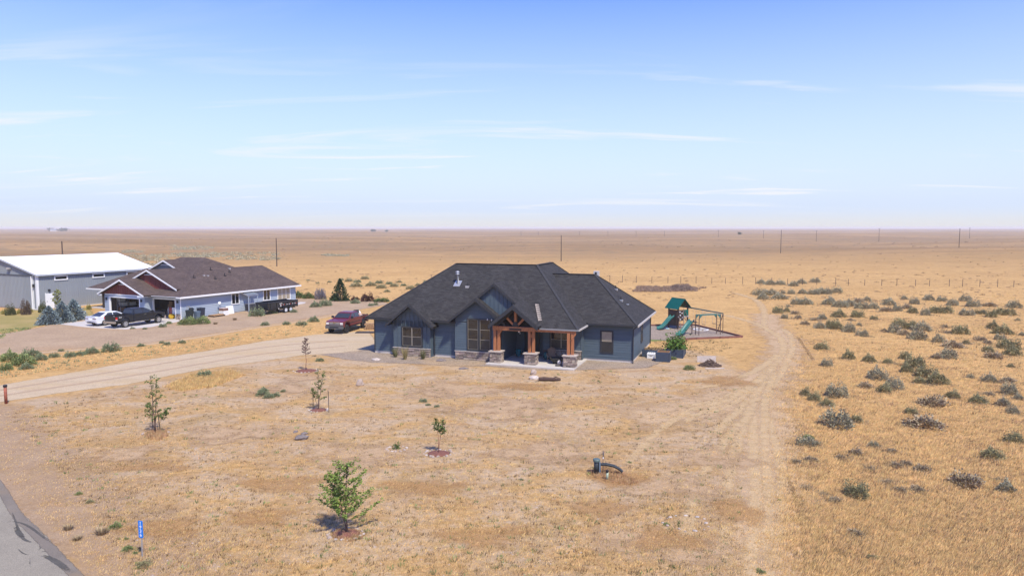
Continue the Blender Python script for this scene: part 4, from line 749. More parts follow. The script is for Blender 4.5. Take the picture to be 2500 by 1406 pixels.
def pickup(label, loc, heading, paint, L, wb, bed, lift=0, rim=M_rim, wr=.40, grp=None, chrome=True):
    T = thing('pickup_truck', label, 'pickup truck', loc, heading, grp); w = .98; xr = 1.15; xf = xr + wb; z0 = .52 + lift; cabx = bed; hood = xf - .78; zb = 1.15 + lift; zt = 1.26 + lift
    R = wr + .10
    # cab and nose
    prof = [(cabx, z0), ] + [(xf - R, z0)] + arch(xf, R, z0)[1:-1] + [(xf + R, z0), (L - .12, z0 + .02), (L - .05, z0 + .3), (L - .08, zb - .08), (L - .25, zb), (hood + .15, zt), (hood, zt + .03), (cabx, zt)]
    shell('body', prof, w, paint, T)
    # bed: two side panels, tailgate, floor, inner front
    sp = [(.16, z0 + .08), (xr - R, z0 + .08)] + arch(xr, R, z0 + .05)[1:-1] + [(xr + R, z0 + .06), (cabx - .03, z0), (cabx - .03, zt - .06), (.14, zt - .02)]
    for s in (-1, 1):
        MB().loft([[(x, s * (w - .02), z) for x, z in sp], [(x, s * (w - .12), z) for x, z in sp]]).build('bed_side', paint, T); MB().bar((.16, s * (w - .07), zt - .01), (cabx - .05, s * (w - .07), zt - .04), .13, .04).build('bed_rail', M_blackp, T)
    tg = bx('tailgate', paint, T, .10, .17, -w + .13, w - .13, z0 + .1, zt - .04); bx('handle', M_blackp, tg, .085, .1, -.12, .12, zt - .22, zt - .14)
    bx('bed_floor', M_blackp, T, .17, cabx - .02, -w + .12, w - .12, z0 + .05, z0 + .22); bx('bumper', M_chrome if chrome else M_blackp, T, -.08, .1, -w + .1, w - .1, z0 - .06, z0 + .16); bx('frame', M_blackp, T, .2, L - .3, -.55, .55, z0 - .18, z0 + .04)
    # greenhouse
    b0, b1, t0, t1 = cabx + .03, hood + .28, cabx + .2, hood - .62; zr = zt + .56; wb_, wt = w - .06, w - .24
    MB().loft([[(b0, -wb_, zt - .02), (b1, -wb_, zt - .02), (b1, wb_, zt - .02), (b0, wb_, zt - .02)], [(t0, -wt, zr - .07), (t1, -wt, zr - .07), (t1, wt, zr - .07), (t0, wt, zr - .07)], [(t0 + .1, -wt + .1, zr), (t1 - .14, -wt + .1, zr), (t1 - .14, wt - .1, zr), (t0 + .1, wt - .1, zr)]]).build('cab', paint, T)
    f = lambda a, b, t: a + (b - a) * t
    def P(x_b, x_t, t, s): return (f(x_b, x_t, t), s * (f(wb_, wt, t) + .008), f(zt - .02, zr - .07, t))
    mid = f(b0, b1, .47)
    for s in (-1, 1):
        for (xa, xb_, ta, tb) in ((b0 + .12, mid - .06, t0 + .06, mid - .06), (mid + .04, b1 - .22, mid + .02, t1 - .06)):
            quad_pane('side_window', [P(xa, ta, .1, s), P(xb_, tb, .1, s), P(xb_, tb, .95, s), P(xa, ta, .95, s)], M_auto, T, (0, s * .012, 0))
        mr_ = MB().box(b1 - .42, b1 - .22, s * (w + .02) - .06 * (1), s * (w + .02) + .16 * s + .0 if s > 0 else s * (w + .02) + .06, zt + .02, zt + .22) if False else MB().bar((b1 - .32, s * (w - .02), zt + .1), (b1 - .32, s * (w + .24), zt + .12), .1, .22)
        mr_.build('mirror', M_blackp, T)
        dh = bx('door_handle', M_chrome if chrome else M_blackp, T, mid + .1, mid + .28, s * (w + .0) - .01, s * (w + .0) + .02, zt - .18, zt - .13)
        bx('running_board', M_chrome if chrome else M_blackp, T, cabx + .1, xf - R - .05, s * w - .08, s * w + .06, z0 - .1, z0 - .03)
        bx('rocker_trim', M_blackp, T, cabx + .05, xf - R, s * (w - .005) - .01, s * (w - .005) + .012, z0 + .28, z0 + .36)
    quad_pane('windscreen', [(f(b1, t1, .1) + .01, -wb_ + .1, f(zt, zr, .1)), (f(b1, t1, .1) + .01, wb_ - .1, f(zt, zr, .1)), (f(b1, t1, .93) + .01, wt - .02, f(zt, zr - .07, .93)), (f(b1, t1, .93) + .01, -wt + .02, f(zt, zr - .07, .93))], M_auto, T, (.012, 0, .006))
    quad_pane('rear_window', [(f(b0, t0, .15) - .01, -wb_ + .15, f(zt, zr, .15)), (f(b0, t0, .15) - .01, wb_ - .15, f(zt, zr, .15)), (f(b0, t0, .9) - .01, wt - .08, f(zt, zr - .07, .9)), (f(b0, t0, .9) - .01, -wt + .08, f(zt, zr - .07, .9))], M_auto, T, (-.012, 0, 0))
    # nose: grille, lamps, bumper
    g = bx('grille', mat('grille_mesh', (.20, .195, .19), .4, .3, 30), T, L - .09, L - .025, -.55, .55, z0 + .26, zb - .1); bx('grille_bar', M_chrome, g, L - .03, L - .005, -.6, .6, zb - .12, zb - .08); bx('grille_bar', M_chrome, g, L - .03, L - .005, -.6, .6, z0 + .42, z0 + .46)
    MB().prism([(L, -.12, z0 + .405), (L, .12, z0 + .405), (L, .14, z0 + .475), (L, -.14, z0 + .475)], (.02, 0, 0)).build('emblem', mat('dull_gold', (.25, .17, .05), .4), g)
    bx('front_bumper', M_chrome if chrome else mat('grey_bumper', (.10, .10, .105), .5), T, L - .16, L + .08, -w + .02, w - .02, z0 - .12, z0 + .2); bx('air_intake', M_blackp, T, L + .08, L + .09, -.5, .5, z0 - .04, z0 + .1)
    for s in (-1, 1):
        bx('headlight', M_lamp, T, L - .16, L - .035, s * .77 - .16, s * .77 + .16, z0 + .4, zb - .13); bx('turn_signal', M_lamp, T, L - .12, L - .045, s * .77 - .16, s * .77 + .16, z0 + .29, z0 + .38)
        tl = bx('taillight', M_tail, T, .085, .22, s * (w - .07) - .06, s * (w - .07) + .065, z0 + .36, zt - .14); bx('reverse_lamp', M_lamp, tl, .084, .222, s * (w - .07) - .06, s * (w - .07) + .066, z0 + .28, z0 + .355)
        # dark wheel-arch lips
        for xc in (xr, xf):
            pts = [(xc + (R + .015) * cos(t), s * (w - .005), z0 + .04 + (R + .015) * sin(t)) for t in np.linspace(.1, pi - .1, 9)]; MB().path(pts, .035, 6).build('fender_flare', M_blackp, T)
            wheel(T, xc, s * (w - .14), wr, .28, rim)
    return T
mA = mat('black_car_paint', (0.016, 0.016, 0.017), 0.38, .1, spec=.4, coat=.15); mB = mat('maroon_car_paint', (0.13, 0.013, 0.022), 0.35, .08, spec=.4, coat=.25); mC = mat('white_car_paint', (.78, .79, .80), .25, .02, coat=.5)
def along(p, heading, off_x, off_y=0): return (p.x + cos(heading) * off_x - sin(heading) * off_y, p.y + sin(heading) * off_x + cos(heading) * off_y, 0)
hb = radians(65.5); rw_ = G(305.5, 799.6)       # right rear tyre on the pad
tb = pickup('black crew cab pickup parked on concrete before the open garage', along(rw_, hb, -1.15, .86), hb, mA, 6.15, 4.1, 2.15, .08, wr=.41)
def text_mesh(body, size, m, name, parent, M):
    cu = bpy.data.curves.new(name, 'FONT'); cu.body = body; cu.size = size; cu.extrude = .004; cu.align_x = 'CENTER'; cu.align_y = 'CENTER'; cu.resolution_u = 3
    o = bpy.data.objects.new(name, cu); COL.objects.link(o); dg = bpy.context.evaluated_depsgraph_get(); me = bpy.data.meshes.new_from_object(o.evaluated_get(dg)); bpy.data.objects.remove(o); bpy.data.curves.remove(cu)
    me.materials.clear(); me.materials.append(m); r = link(name, me, parent); r.matrix_local = M; return r
from mathutils import Matrix
def face_matrix(pos, right, up): 
    r = Vector(right).normalized(); u = Vector(up).normalized(); n = r.cross(u); return Matrix(((r.x, u.x, n.x, pos[0]), (r.y, u.y, n.y, pos[1]), (r.z, u.z, n.z, pos[2]), (0, 0, 0, 1)))
text_mesh('4X4', .2, M_white, 'decal', tb, face_matrix((.55, -.985 + .0, 1.16), (1, 0, 0), (0, 0, 1)))
hm = radians(-104); fl_ = G(845.8, 813.3)        # left front tyre
tm = pickup('maroon crew cab pickup parked nose out beside the blue house', along(fl_, hm, -(1.15 + 3.85), -.84), hm, mB, 5.95, 3.85, 2.05, .16, rim=M_blackp, wr=.44, chrome=False)
quad_pane('sun_shade', [(3.98, -.62, 1.5), (3.98, .62, 1.5), (3.82, .6, 1.62), (3.82, -.6, 1.62)], M_dash, tm, (.01, 0, .01))

def sedan(label, loc, heading, paint):
    T = thing('sedan', label, 'car', loc, heading); L = 4.9; w = .92; xr, xf = 1.02, 3.86; R = .40; z0 = .30
    prof = [(.06, .42), (.2, z0), (xr - R, z0)] + arch(xr, R, z0)[1:-1] + [(xr + R, z0), (xf - R, z0)] + arch(xf, R, z0)[1:-1] + [(xf + R, z0), (L - .12, z0), (L, .5), (L - .1, .72), (xf - .1, .93), (3.2, .98), (1.2, 1.0), (.22, 1.06), (.04, .98), (0, .7)]
    shell('body', prof, w, paint, T, .07, .1)
    b0, b1, t0, t1, zb, zr = .5, 3.55, 1.5, 2.65, .99, 1.45; wb_, wt = w - .07, w - .28
    MB().loft([[(b0, -wb_, zb), (b1, -wb_, zb), (b1, wb_, zb), (b0, wb_, zb)], [(t0 - .1, -wt, zr - .06), (t1 + .1, -wt, zr - .06), (t1 + .1, wt, zr - .06), (t0 - .1, wt, zr - .06)], [(t0 + .1, -wt + .12, zr), (t1 - .1, -wt + .12, zr), (t1 - .1, wt - .12, zr), (t0 + .1, wt - .12, zr)]]).build('cabin', paint, T)
    f = lambda a, b, t: a + (b - a) * t
    quad_pane('rear_window', [(f(b0, t0 - .1, .12), -wb_ + .12, f(zb, zr - .06, .12) + .01), (f(b0, t0 - .1, .12), wb_ - .12, f(zb, zr - .06, .12) + .01), (f(b0, t0 - .1, .93), wt - .06, f(zb, zr - .06, .93) + .01), (f(b0, t0 - .1, .93), -wt + .06, f(zb, zr - .06, .93) + .01)], M_auto, T, (-.006, 0, .014))
    quad_pane('windscreen', [(f(b1, t1 + .1, .1), -wb_ + .1, f(zb, zr - .06, .1)), (f(b1, t1 + .1, .1), wb_ - .1, f(zb, zr - .06, .1)), (f(b1, t1 + .1, .95), wt - .04, f(zb, zr - .06, .95)), (f(b1, t1 + .1, .95), -wt + .04, f(zb, zr - .06, .95))], M_auto, T, (.01, 0, .012))
    for s in (-1, 1):
        P = lambda x, t: (x, s * (f(wb_, wt, t) + .004), f(zb, zr - .06, t))
        for a, b_, c, d in ((1.1, 2.05, 1.55, 2.05), (2.13, 3.2, 2.13, 2.65)): quad_pane('side_window', [P(a, .12), P(b_, .12), P(d, .93), P(c, .93)], M_auto, T, (0, s * .014, 0))
        bx('taillight', mat('dark_red_lamp', (.10, .01, .012), .2), T, -.012, .3, s * .62 - .27, s * .62 + .27, .80, .88)
        bx('headlight', M_lamp, T, L - .22, L - .02, s * .65 - .2, s * .65 + .2, .6, .72); MB().bar((2.95, s * (w - .05), 1.02), (2.95, s * (w + .17), 1.04), .1, .14).build('mirror', paint, T)
        for xc in (xr, xf): wheel(T, xc, s * (w - .12), .34, .22, M_rim)
        MB().tube((-.02, s * .5, .38), (.12, s * .5, .38), .05).build('exhaust_tip', M_chrome, T)
    bx('bumper_insert', M_blackp, T, -.015, .1, -.6, .6, .34, .46); bx('licence_plate', M_white, T, -.02, .0, -.16, .16, .6, .7)
    MB().bar((.04, -.7, 1.06), (.04, .7, 1.06), .1, .03).build('spoiler', paint, T); return T
cr_ = G(232, 796); sedan('white sedan parked left of the black pickup on the concrete pad', along(cr_, hb, -.35, .2), hb, mC)

# dump trailer ----------------------------------------------------------------
ht = radians(64.4); wt_ = G(700, 763)
T = thing('dump_trailer', 'black tandem axle dump trailer parked along the light blue wall', 'trailer', along(wt_, ht, 0, 0.12), ht)      # local x towards the rear of the yard, right side faces the camera
M_trail = mat('black_trailer_paint', (.014, .016, .02), .35, .1, spec=.5)
for a in ((-3.0, 2.1, -.02, .06), (-3.0, 2.1, 1.94, 2.02)): bx('side_panel', M_trail, T, a[0], a[1], a[2], a[3], .72, 1.42)
bx('front_panel', M_trail, T, -3.08, -3.0, -.02, 2.02, .72, 1.5); bx('tailgate', M_trail, T, 2.1, 2.18, -.02, 2.02, .60, 1.42); bx('bed_floor', M_trail, T, -3.0, 2.1, .06, 1.94, .66, .76)
for y in (.04, 1.96): bx('top_rail', M_trail, T, -3.1, 2.2, y - .08, y + .08, 1.421, 1.5)
for x in (-2.6, -1.6, -.6, .4, 1.4): bx('side_stake', M_trail, T, x - .05, x + .05, -.08, -.021, .66, 1.42)
for y in (.35, 1.65): bx('frame_rail', M_trail, T, -3.2, 2.0, y - .06, y + .06, .48, .66)
for s in (-1, 1): MB().bar((-3.0, 1 + s * .65, .5), (-4.5, 1.0, .5), .09, .14).build('tongue', M_trail, T)
MB().tube((-4.2, 1.0, .05), (-4.2, 1.0, .95), .05).build('jack', M_galv, T); bx('hitch', M_trail, T, -4.75, -4.4, .93, 1.07, .45, .57); bx('hydraulic_box', M_trail, T, -3.7, -3.15, .6, 1.4, .5, .95)
for y in (-.02, 2.02):
    s = -1 if y < 1 else 1; fd = MB().bar((-.55, y + s * .12, .80), (1.25, y + s * .12, .80), .28, .04).build('mudguard', M_trail, T)
    for x in (-.42, .42): wheel(T, x + .2, y + s * .02 if s > 0 else y - .1, .37, .22, M_rimw)
for g0 in (-.95, .12, 1.15):
    for i in range(4): bx('reflector_tape', mat('red_tape', (.55, .05, .03), .4) if i % 2 else M_white, T, g0 + i * .2, g0 + i * .2 + .14, -.03, -.0205, 1.02, 1.09)
for x, z in ((-1.0, 1.22), (-.72, 1.24), (-1.25, .62), (-.9, .93)): MB().lathe([(.07, -.005), (.07, .005)], (0, 0, 0), 10).build('decal', M_white, T).matrix_local = face_matrix((x, -.026, z), (1, 0, 0), (0, 0, 1))

# ================================================================ YARD THINGS
def at(px, py, z=0.0): return G(px, py, z)
M_pot = mat('teal_glaze', (0.0, 0.13, 0.155), 0.15, .15, spec=.7); M_soil = mat('potting_soil', (.06, .045, .03), .95)
def pot(label, p, h=.62, r=.24):
    t = thing('planter_pot', label, 'pot', p); MB().lathe([(r * .6, 0), (r * .85, h * .25), (r, h * .6), (r * .95, h * .88), (r * 1.02, h * .96), (r * 1.02, h), (r * .88, h), (r * .85, h * .9)], (0, 0, 0), 20).build('pot_body', M_pot, t, True); MB().lathe([(r * .86, h * .88), (.01, h * .9)], (0, 0, 0), 16).build('soil', M_soil, t)
pot('tall glossy teal pot in the entry beside the front door', hw(-9.3, -0.7, .09)); pot('teal pot half hidden behind the middle stone pillar', hw(-6.75, -1.1, .09), .55, .25)
M_adir = mat('weathered_brown_chair', (.26, .165, .105), .8, .25, 6, stretch=(5, 5, 1))
def adirondack(label, p, rz, s=1.0):
    t = thing('adirondack_chair', label, 'chair', p, rz, 'wooden porch chairs'); t.scale = (s, s, s)
    for i in range(7):
        x = (i - 3) * .085; topz = 1.02 - abs(i - 3) ** 1.6 * .025; MB().bar((x * .9, .18, .28), (x * 1.15, .46, topz), .075, .022, (0, 1, 0)).build('back_slat', M_adir, t)
    for i in range(6): y = -.32 + i * .1; MB().bar((-.29, y, .36 - i * .022), (.29, y, .36 - i * .022), .085, .022).build('seat_slat', M_adir, t)
    for s_ in (-1, 1):
        MB().bar((s_ * .34, -.42, .56), (s_ * .34, .36, .56), .13, .025).build('armrest', M_adir, t); MB().bar((s_ * .31, -.34, 0), (s_ * .31, -.34, .55), .035, .11, (0, 1, 0)).build('leg', M_adir, t); MB().bar((s_ * .28, -.38, .36), (s_ * .28, .5, .03), .03, .12).build('leg', M_adir, t)
    MB().bar((-.3, .40, .84), (.3, .40, .84), .06, .03).build('back_brace', M_adir, t)
adirondack('larger brown slatted chair by the porch wall, left of the fire bowl', hw(-6.2, -1.55, .09), -YAW + .25); adirondack('smaller brown slatted chair behind the fire bowl', hw(-4.95, -1.35, .09), -YAW - .3, .82)
t = thing('fire_bowl', 'round dark fire bowl standing on the porch slab', 'fire pit', hw(-5.5, -2.6, .09)); MB().lathe([(.2, .1), (.42, .2), (.52, .4), (.55, .46), (.5, .46), (.46, .38), (.1, .25)], n=20).build('bowl', mat('dark_cast_iron', (.035, .034, .03), .7, .2), t, True); MB().lathe([(.3, 0), (.26, .05), (.2, .14)], n=14).build('base', MATS['dark_cast_iron'], t)
t = thing('yard_ornament', 'small white and brown ornament leaning on the right stone pillar', 'ornament', hw(-4.98, -3.55, .09)); MB().bar((.13, .0, 0), (.16, .05, .62), .07, .09).build('post', mat('dark_brown_wood', (.045, .022, .016), .7, .2), t); MB().lathe([(.05, .12), (.13, .2), (.16, .3), (.11, .42), (.03, .46)], (-.04, 0, 0), 9, 1, .6).build('white_shell', mat('dirty_white', (.5, .45, .42), .8, .2, 9), t, True); MB().lathe([(.16, 0), (.2, .06), (.15, .15), (.05, .2)], (-.14, -.02, 0), 8, 1.1, .7).build('dark_stone', mat('dark_rock', (.09, .075, .07), .9, .3, 8), t, True)

# rocks -----------------------------------------------------------------------
def rock_mesh(seed, m, n=9, rings=5, squash=.6, rough=.22):
    r = random.Random(seed); mb = MB(); secs = []
    for i in range(rings + 1):
        ph = pi * i / rings; z = -cos(ph) * .5 * squash; rad = max(.03, sin(ph) * .5); secs.append([(rad * cos(2 * pi * k / n) * (1 + r.uniform(-rough, rough)), rad * sin(2 * pi * k / n) * (1 + r.uniform(-rough, rough)), z + r.uniform(-.05, .05) + .5 * squash * .7) for k in range(n)])
    return mb.loft(secs).mesh('rock', m)
M_rockw = mat('pale_rock', (.50, .42, .36), .9, .2, 5, bump=.5, bscale=15, rand=.15); M_rockg = mat('grey_basalt', (.19, .155, .14), .9, .35, 5, bump=.6, bscale=12); M_rockt = mat('tan_rock', (.40, .31, .25), .9, .2, 5, bump=.4, bscale=15)
RW = [rock_mesh(i, M_rockw) for i in range(3)]; RG = [rock_mesh(10 + i, M_rockg) for i in range(3)]; RT = [rock_mesh(20 + i, M_rockt, squash=.9) for i in range(2)]
def rock(me, px, py, w, label, h=1, rz=0, grp=None): return link('rock', me, None, label, 'rock', grp, None, G(px, py) - Vector((0, 0, .04)), rz, (w, w * .75, w * h))
rock(RW[0], 918, 879, .75, 'long white rock lying on the grey gravel apron', .55, -.25); rock(RG[0], 1077, 881, .85, 'flat dark rock on gravel before the recessed blue wall', .5, .1); rock(RG[1], 1130, 900, .8, 'flat brown stone at the gravel edge below the tall windows', .35)
rock(RT[0], 879, 941, .52, 'upright pale squarish stone alone in the dry grass', 1.25, .4)
rock(RG[2], 735, 1072, .72, 'dark hollow basalt boulder in the dry yard', .75, .2); rock(RG[0], 722, 1055, .3, 'small grey stone behind the hollow basalt boulder', .9, .8); rock(RG[1], 742, 1060, .36, 'jagged grey stone resting against the hollow basalt boulder', .9, .3)
rock(RW[1], 1304, 925, .72, 'white and grey rock at the end of the fallen log', .8, .2); rock(RT[1], 1303, 914, .5, 'tan boulder behind the fallen log and white rock', 1.1, .5)
lg = thing('fallen_log', 'dark weathered log lying in front of the porch slab', 'log', G(1341, 930)); MB().path([(-.75, .05, .13), (-.3, .0, .15), (.3, -.04, .13), (.8, .02, .1)], [.13, .15, .12, .06], 8).build('trunk', mat('weathered_log', (.085, .05, .038), .9, .35, 5, stretch=(1, 6, 6), bump=.6), lg); MB().path([(.2, 0, .16), (.45, .22, .24), (.8, .35, .12)], [.06, .045, .02], 6).build('branch', MATS['weathered_log'], lg)

# address sign ----------------------------------------------------------------
p = G(347, 1360); SG = thing('address_sign', 'blue address sign 1936 on a thin steel post by the road', 'sign', p, radians(-17)); M_sblue = mat('sign_blue', (.0, .19, .68), .4, .03)
MB().box(-.018, .018, 0, .03, 0, 1.2).build('post', M_galv, SG)
pts = []
for cx_, cz, a0 in ((.055, 1.205, 0), (-.055, 1.205, 90), (-.055, .70, 180), (.055, .70, 270)): pts += [(cx_ + .035 * cos(radians(a0 + a)), -.012, cz + .035 * sin(radians(a0 + a))) for a in (0, 30, 60, 90)]
pl = MB().prism(pts, (0, .008, 0)).build('plate', M_sblue, SG)
for i, c in enumerate('1936'): text_mesh(c, .16, M_white, 'digit', pl, face_matrix((0, -.016, 1.15 - i * .13), (1, 0, 0), (0, 0, 1)))
t = thing('driveway_marker', 'rust red post with dark cap at the driveway edge, far left', 'post', G(15, 985)); MB().tube((0, 0, 0), (0, 0, 1.08), .085, .085, 14).build('pole', mat('rusty_pipe', (.30, .09, .05), .7, .3, 6), t, True); MB().lathe([(.115, 1.04), (.115, 1.14), (.09, 1.17)], n=14).build('cap', M_steel, t)

# well head and pipes -----------------------------------------------------------
p = G(1456, 1156); WH = thing('well_head', 'black capped well pipe with curved arm standing in russet grass', 'well head', p); M_wp = mat('dark_well_pipe', (.035, .042, .045), .5, .3, 6)
MB().tube((0, 0, 0), (0, 0, .62), .115, .115, 16).build('casing', M_wp, WH, True); MB().lathe([(.12, .54), (.16, .57), (.16, .64), (.14, .67), (.02, .68)], n=16).build('cap', mat('well_cap', (.10, .14, .13), .5), WH)
MB().path([(.115, -.02, .42), (.4, -.04, .44), (.75, -.06, .37), (1.0, -.1, .24), (1.12, -.12, .13)], [.065, .075, .07, .065, .06], 8).build('curved_arm', M_wp, WH); bx('junction_box', mat('conduit_grey', (.12, .16, .2), .5), WH, .1, .17, -.13, -.06, .1, .55); MB().tube((.13, -.1, 0), (.13, -.1, .5), .02).build('conduit', M_galv, WH)
t = thing('thin_rod', 'thin leaning rod and wire standing beside the black well pipe', 'rod', G(1472, 1155)); MB().tube((0, 0, 0), (.0, .02, 1.02), .012).build('rod', mat('brown_rod', (.13, .10, .09), .7), t); MB().tube((0, .02, .9), (.22, .1, .1), .006).build('wire', MATS['brown_rod'], t); MB().lathe([(.02, .66), (.03, .69), (.02, .72)], n=8).build('insulator', M_white, t); MB().lathe([(.025, .78), (.03, .9), (.005, 1.04)], n=7).build('tip', mat('dark_rod_tip', (.08, .08, .1), .5), t)
t = thing('pale_standpipe', 'short pale green capped standpipe in front of the well', 'pipe', G(1482, 1172)); MB().tube((0, 0, 0), (0.01, 0.0, .36), .05, .055, 12).build('pipe', mat('pale_green_pvc', (.38, .43, .30), .5, .1), t, True); MB().lathe([(.06, .34), (.065, .43), (.03, .45)], n=12).build('cap', M_steel, t)

# raised beds, battery box, burn pile -------------------------------------------
M_navy = mat('navy_boards', (.045, .062, .09), .6, .15, 3, stretch=(1, 1, 6)); M_bare = mat('raw_plywood', (.36, .20, .09), .8, .2, 4); M_bsoil = mat('bed_soil', (.19, .125, .075), .95, .3, 8, bump=.6)
def raised_bed(label, a, along_u, along_v, h, soilz, liner):
    t = thing('raised_bed', label, 'garden bed', a, -YAW, 'navy raised garden beds'); th = .05
    for i in range(3):
        z0, z1 = i * h / 3 + .005, (i + 1) * h / 3 - .005
        for n_, b in (('board', (0, along_u, -th, 0)), ('board', (0, along_u, along_v, along_v + th)), ('board', (-th, 0, -th, along_v + th)), ('board', (along_u, along_u + th, -th, along_v + th))): bx(n_, M_navy, t, *b, z0, z1)
    for x in (-.07, along_u + .02):
        for y in (-.07, along_v + .02): bx('corner_post', M_navy, t, x, x + .05, y, y + .05, 0, h + .02)
    if liner:
        for b in ((0.001, along_u - .001, .001, .02), (.001, along_u - .001, along_v - .02, along_v - .001), (.001, .02, .02, along_v - .02), (along_u - .02, along_u - .001, .02, along_v - .02)): bx('liner', M_bare, t, *b, .1, h - .01)
    bx('soil', M_bsoil, t, .021, along_u - .021, .021, along_v - .021, .02, soilz); return t
pb = G(1603, 882.5); raised_bed('empty navy wooden planter box with bare plywood lining, nearest the camera', pb, .98, .9, .78, .3, True)
pb2 = G(1569, 871); raised_bed('long low navy garden bed along the house side', pb2, 1.75, .95, .62, .55, False)
pb3 = pb2 + Vector((cos(YAW), -sin(YAW), 0)) * 1.9 + Vector((sin(YAW), cos(YAW), 0)) * .35; raised_bed('navy garden bed holding tall green plants behind the empty planter', pb3, 1.3, 2.2, .72, .65, False)
t = thing('utility_box', 'white plastic box with dark printed lettering beside the house corner', 'box', G(1569, 871.5) + Vector((.25, -.55, 0)), -YAW); B(0, .62, 0, .5, 0, .36).build('case', M_white, t); MB().loft([[(-.02, -.02, .36), (.64, -.02, .36), (.64, .52, .36), (-.02, .52, .36)], [(.02, .02, .44), (.6, .02, .44), (.6, .48, .44), (.02, .48, .44)]]).build('lid', M_white, t)
for x0, x1, z in ((.1, .2, .25), (.22, .32, .25), (.34, .38, .25), (.4, .5, .25), (.2, .42, .19)): bx('lettering', M_steel, t, x0, x1, -.004, 0, z, z + .03)
for x in (.12, .3, .45): bx('lid_vent', M_steel, t, x, x + .07, .12, .3, .441, .446)
bpc = G(1733, 893); t = thing('burn_pile', 'heap of grey brown dry brush before pale propped boards', 'brush pile', bpc); r = random.Random(3); M_stick = mat('dead_brush', (.17, .115, .085), .95, .3, 5); mb = MB()
for i in range(420):
    a = r.uniform(0, 2 * pi); d = r.random() ** .6; x, y = d * .85 * cos(a), d * .6 * sin(a); z = max(.02, .58 * (1 - d) * r.uniform(.5, 1)); v = Vector((r.uniform(-1, 1), r.uniform(-1, 1), r.uniform(-.2, .35))).normalized() * r.uniform(.15, .4); mb.bar((x - v.x / 2, y - v.y / 2, max(.01, z - v.z / 2)), (x + v.x / 2, y + v.y / 2, max(.01, z + v.z / 2)), .03, .03)
mb.build('twigs', M_stick, t)['kind'] = 'stuff'; MB().lathe([(.8, 0), (.62, .08), (.35, .2), (.05, .28)], n=12, sx=1, sy=.7).build('ash_heap', mat('ash_soil', (.20, .145, .115), .95, .3, 6, bump=.8), t, True)
M_board = mat('weathered_white_board', (.5, .43, .37), .8, .15, 4)
link('propped_board', MB().bar((-.75, .0, .0), (.75, .05, .0), .03, .5).mesh('propped_board', M_board), None, 'pale board propped upright behind the dry brush heap', 'board', None, None, G(1728, 886) + Vector((0, .35, .25)), -.05); link('loose_board', MB().bar((-.75, 0, .04), (.7, .03, .04), .13, .06).mesh('loose_board', M_board), None, 'white plank lying flat in front of the brush heap', 'board', None, None, G(1746, 900.5))

# swing set and slides ----------------------------------------------------------
PC = Vector((17.75, 75.3, 0)); gd = Vector((.87, .5, 0)); PS = thing('play_set', 'green roofed wooden tower play set with two slides and swing beam', 'play set', PC, atan2(gd.y, gd.x))     # local x = gable direction, y away
M_pg = mat('green_canopy', (.0, .095, .07), .5, .1, 4, spec=.4); M_sl = mat('green_slide_plastic', (.03, .145, .12), .4, .12, 3, spec=.5); M_pb = mat('brown_play_post', (.06, .04, .032), .6, .2, 5); M_rod = mat('brown_steel_pole', (.13, .085, .065), .5, .2, 5)
def w2l(P): d = Vector(P) - PC; return Vector((d.x * gd.x + d.y * gd.y, -d.x * gd.y + d.y * gd.x, d.z))
hwd, rl = .68, .85
for x in (-hwd, hwd):
    for y in (-.7, .7): bx('post', M_pb, PS, x - .06, x + .06, y - .06, y + .06, 0, 2.25)
bx('deck', M_pb, PS, -hwd, hwd, -.7, .7, 1.28, 1.36); bx('deck_edge', M_galv, PS, -hwd - .08, hwd + .08, -.8, -.762, 1.26, 1.4)
for s in (-1, 1):
    for i in range(5):
        t0, t1 = i / 5, (i + 1) / 5; P = lambda t: (s * (1.02 * t), 3.22 - 1.05 * t)
        MB().prism([(P(t0)[0], -1.0, P(t0)[1] + .02), (P(t1)[0], -1.0, P(t1)[1]), (P(t1)[0], 1.0, P(t1)[1]), (P(t0)[0], 1.0, P(t0)[1] + .02)], (0, 0, -.03)).build('roof_slat', M_pg, PS)
MB().bar((0, -1.02, 3.2), (0, 1.02, 3.2), .09, .06).build('ridge_beam', M_pg, PS)
for s in (-1, 1): 
    for y in (-.85, .85): MB().bar((s * hwd, y * .82, 2.2), (0, y * .82, 3.1), .07, .09).build('rafter', M_pb, PS)
rw1 = bx('climbing_wall', M_pb, PS, -hwd - .13, -hwd - .062, -.64, .64, .35, 2.05); rw2 = bx('climbing_wall', M_pb, PS, -hwd, -.05, -.83, -.765, .9, 2.05)
for (x, z) in ((-.55, 1.85), (-.25, 1.7), (-.5, 1.5), (-.2, 1.25), (-.45, 1.05)): MB().lathe([(.07, 0), (.06, .04), (.02, .06)], n=7).build('hand_hold', M_white, rw2).matrix_local = face_matrix((x, -.83, z), (1, 0, 0), (0, 0, 1))
bx('safety_panel', M_pg, PS, .0, hwd, -.80, -.765, 1.4, 2.05)
def slide(top, bot, side):
    T_, Bt = w2l(top), w2l(bot); d = (Bt - T_); hd = Vector((d.x, d.y, 0)).normalized(); sd = Vector((-hd.y, hd.x, 0)); secs = []; n = 14
    for i in range(n + 1):
        t = i / n; p = T_ + Vector((d.x, d.y, 0)) * t; z = T_.z * (1 - t) ** 1.15 + .02 + .12 * sin(t * 2 * pi * 1.0) * (1 - t); z = max(z, .16) if t < .97 else .14
        c = [(-.30, .20), (-.27, .22), (-.22, .03), (0, 0), (.22, .03), (.27, .22), (.30, .20), (.25, -.06), (-.25, -.06)]
        secs.append([(p.x + sd.x * a, p.y + sd.y * a, z + b) for a, b in c])
    MB().loft(secs).build('slide', M_sl, PS, True)
slide(PC + gd * -.75 + Vector((-.1, -.35, 1.32)), G(1607, 806), 1)
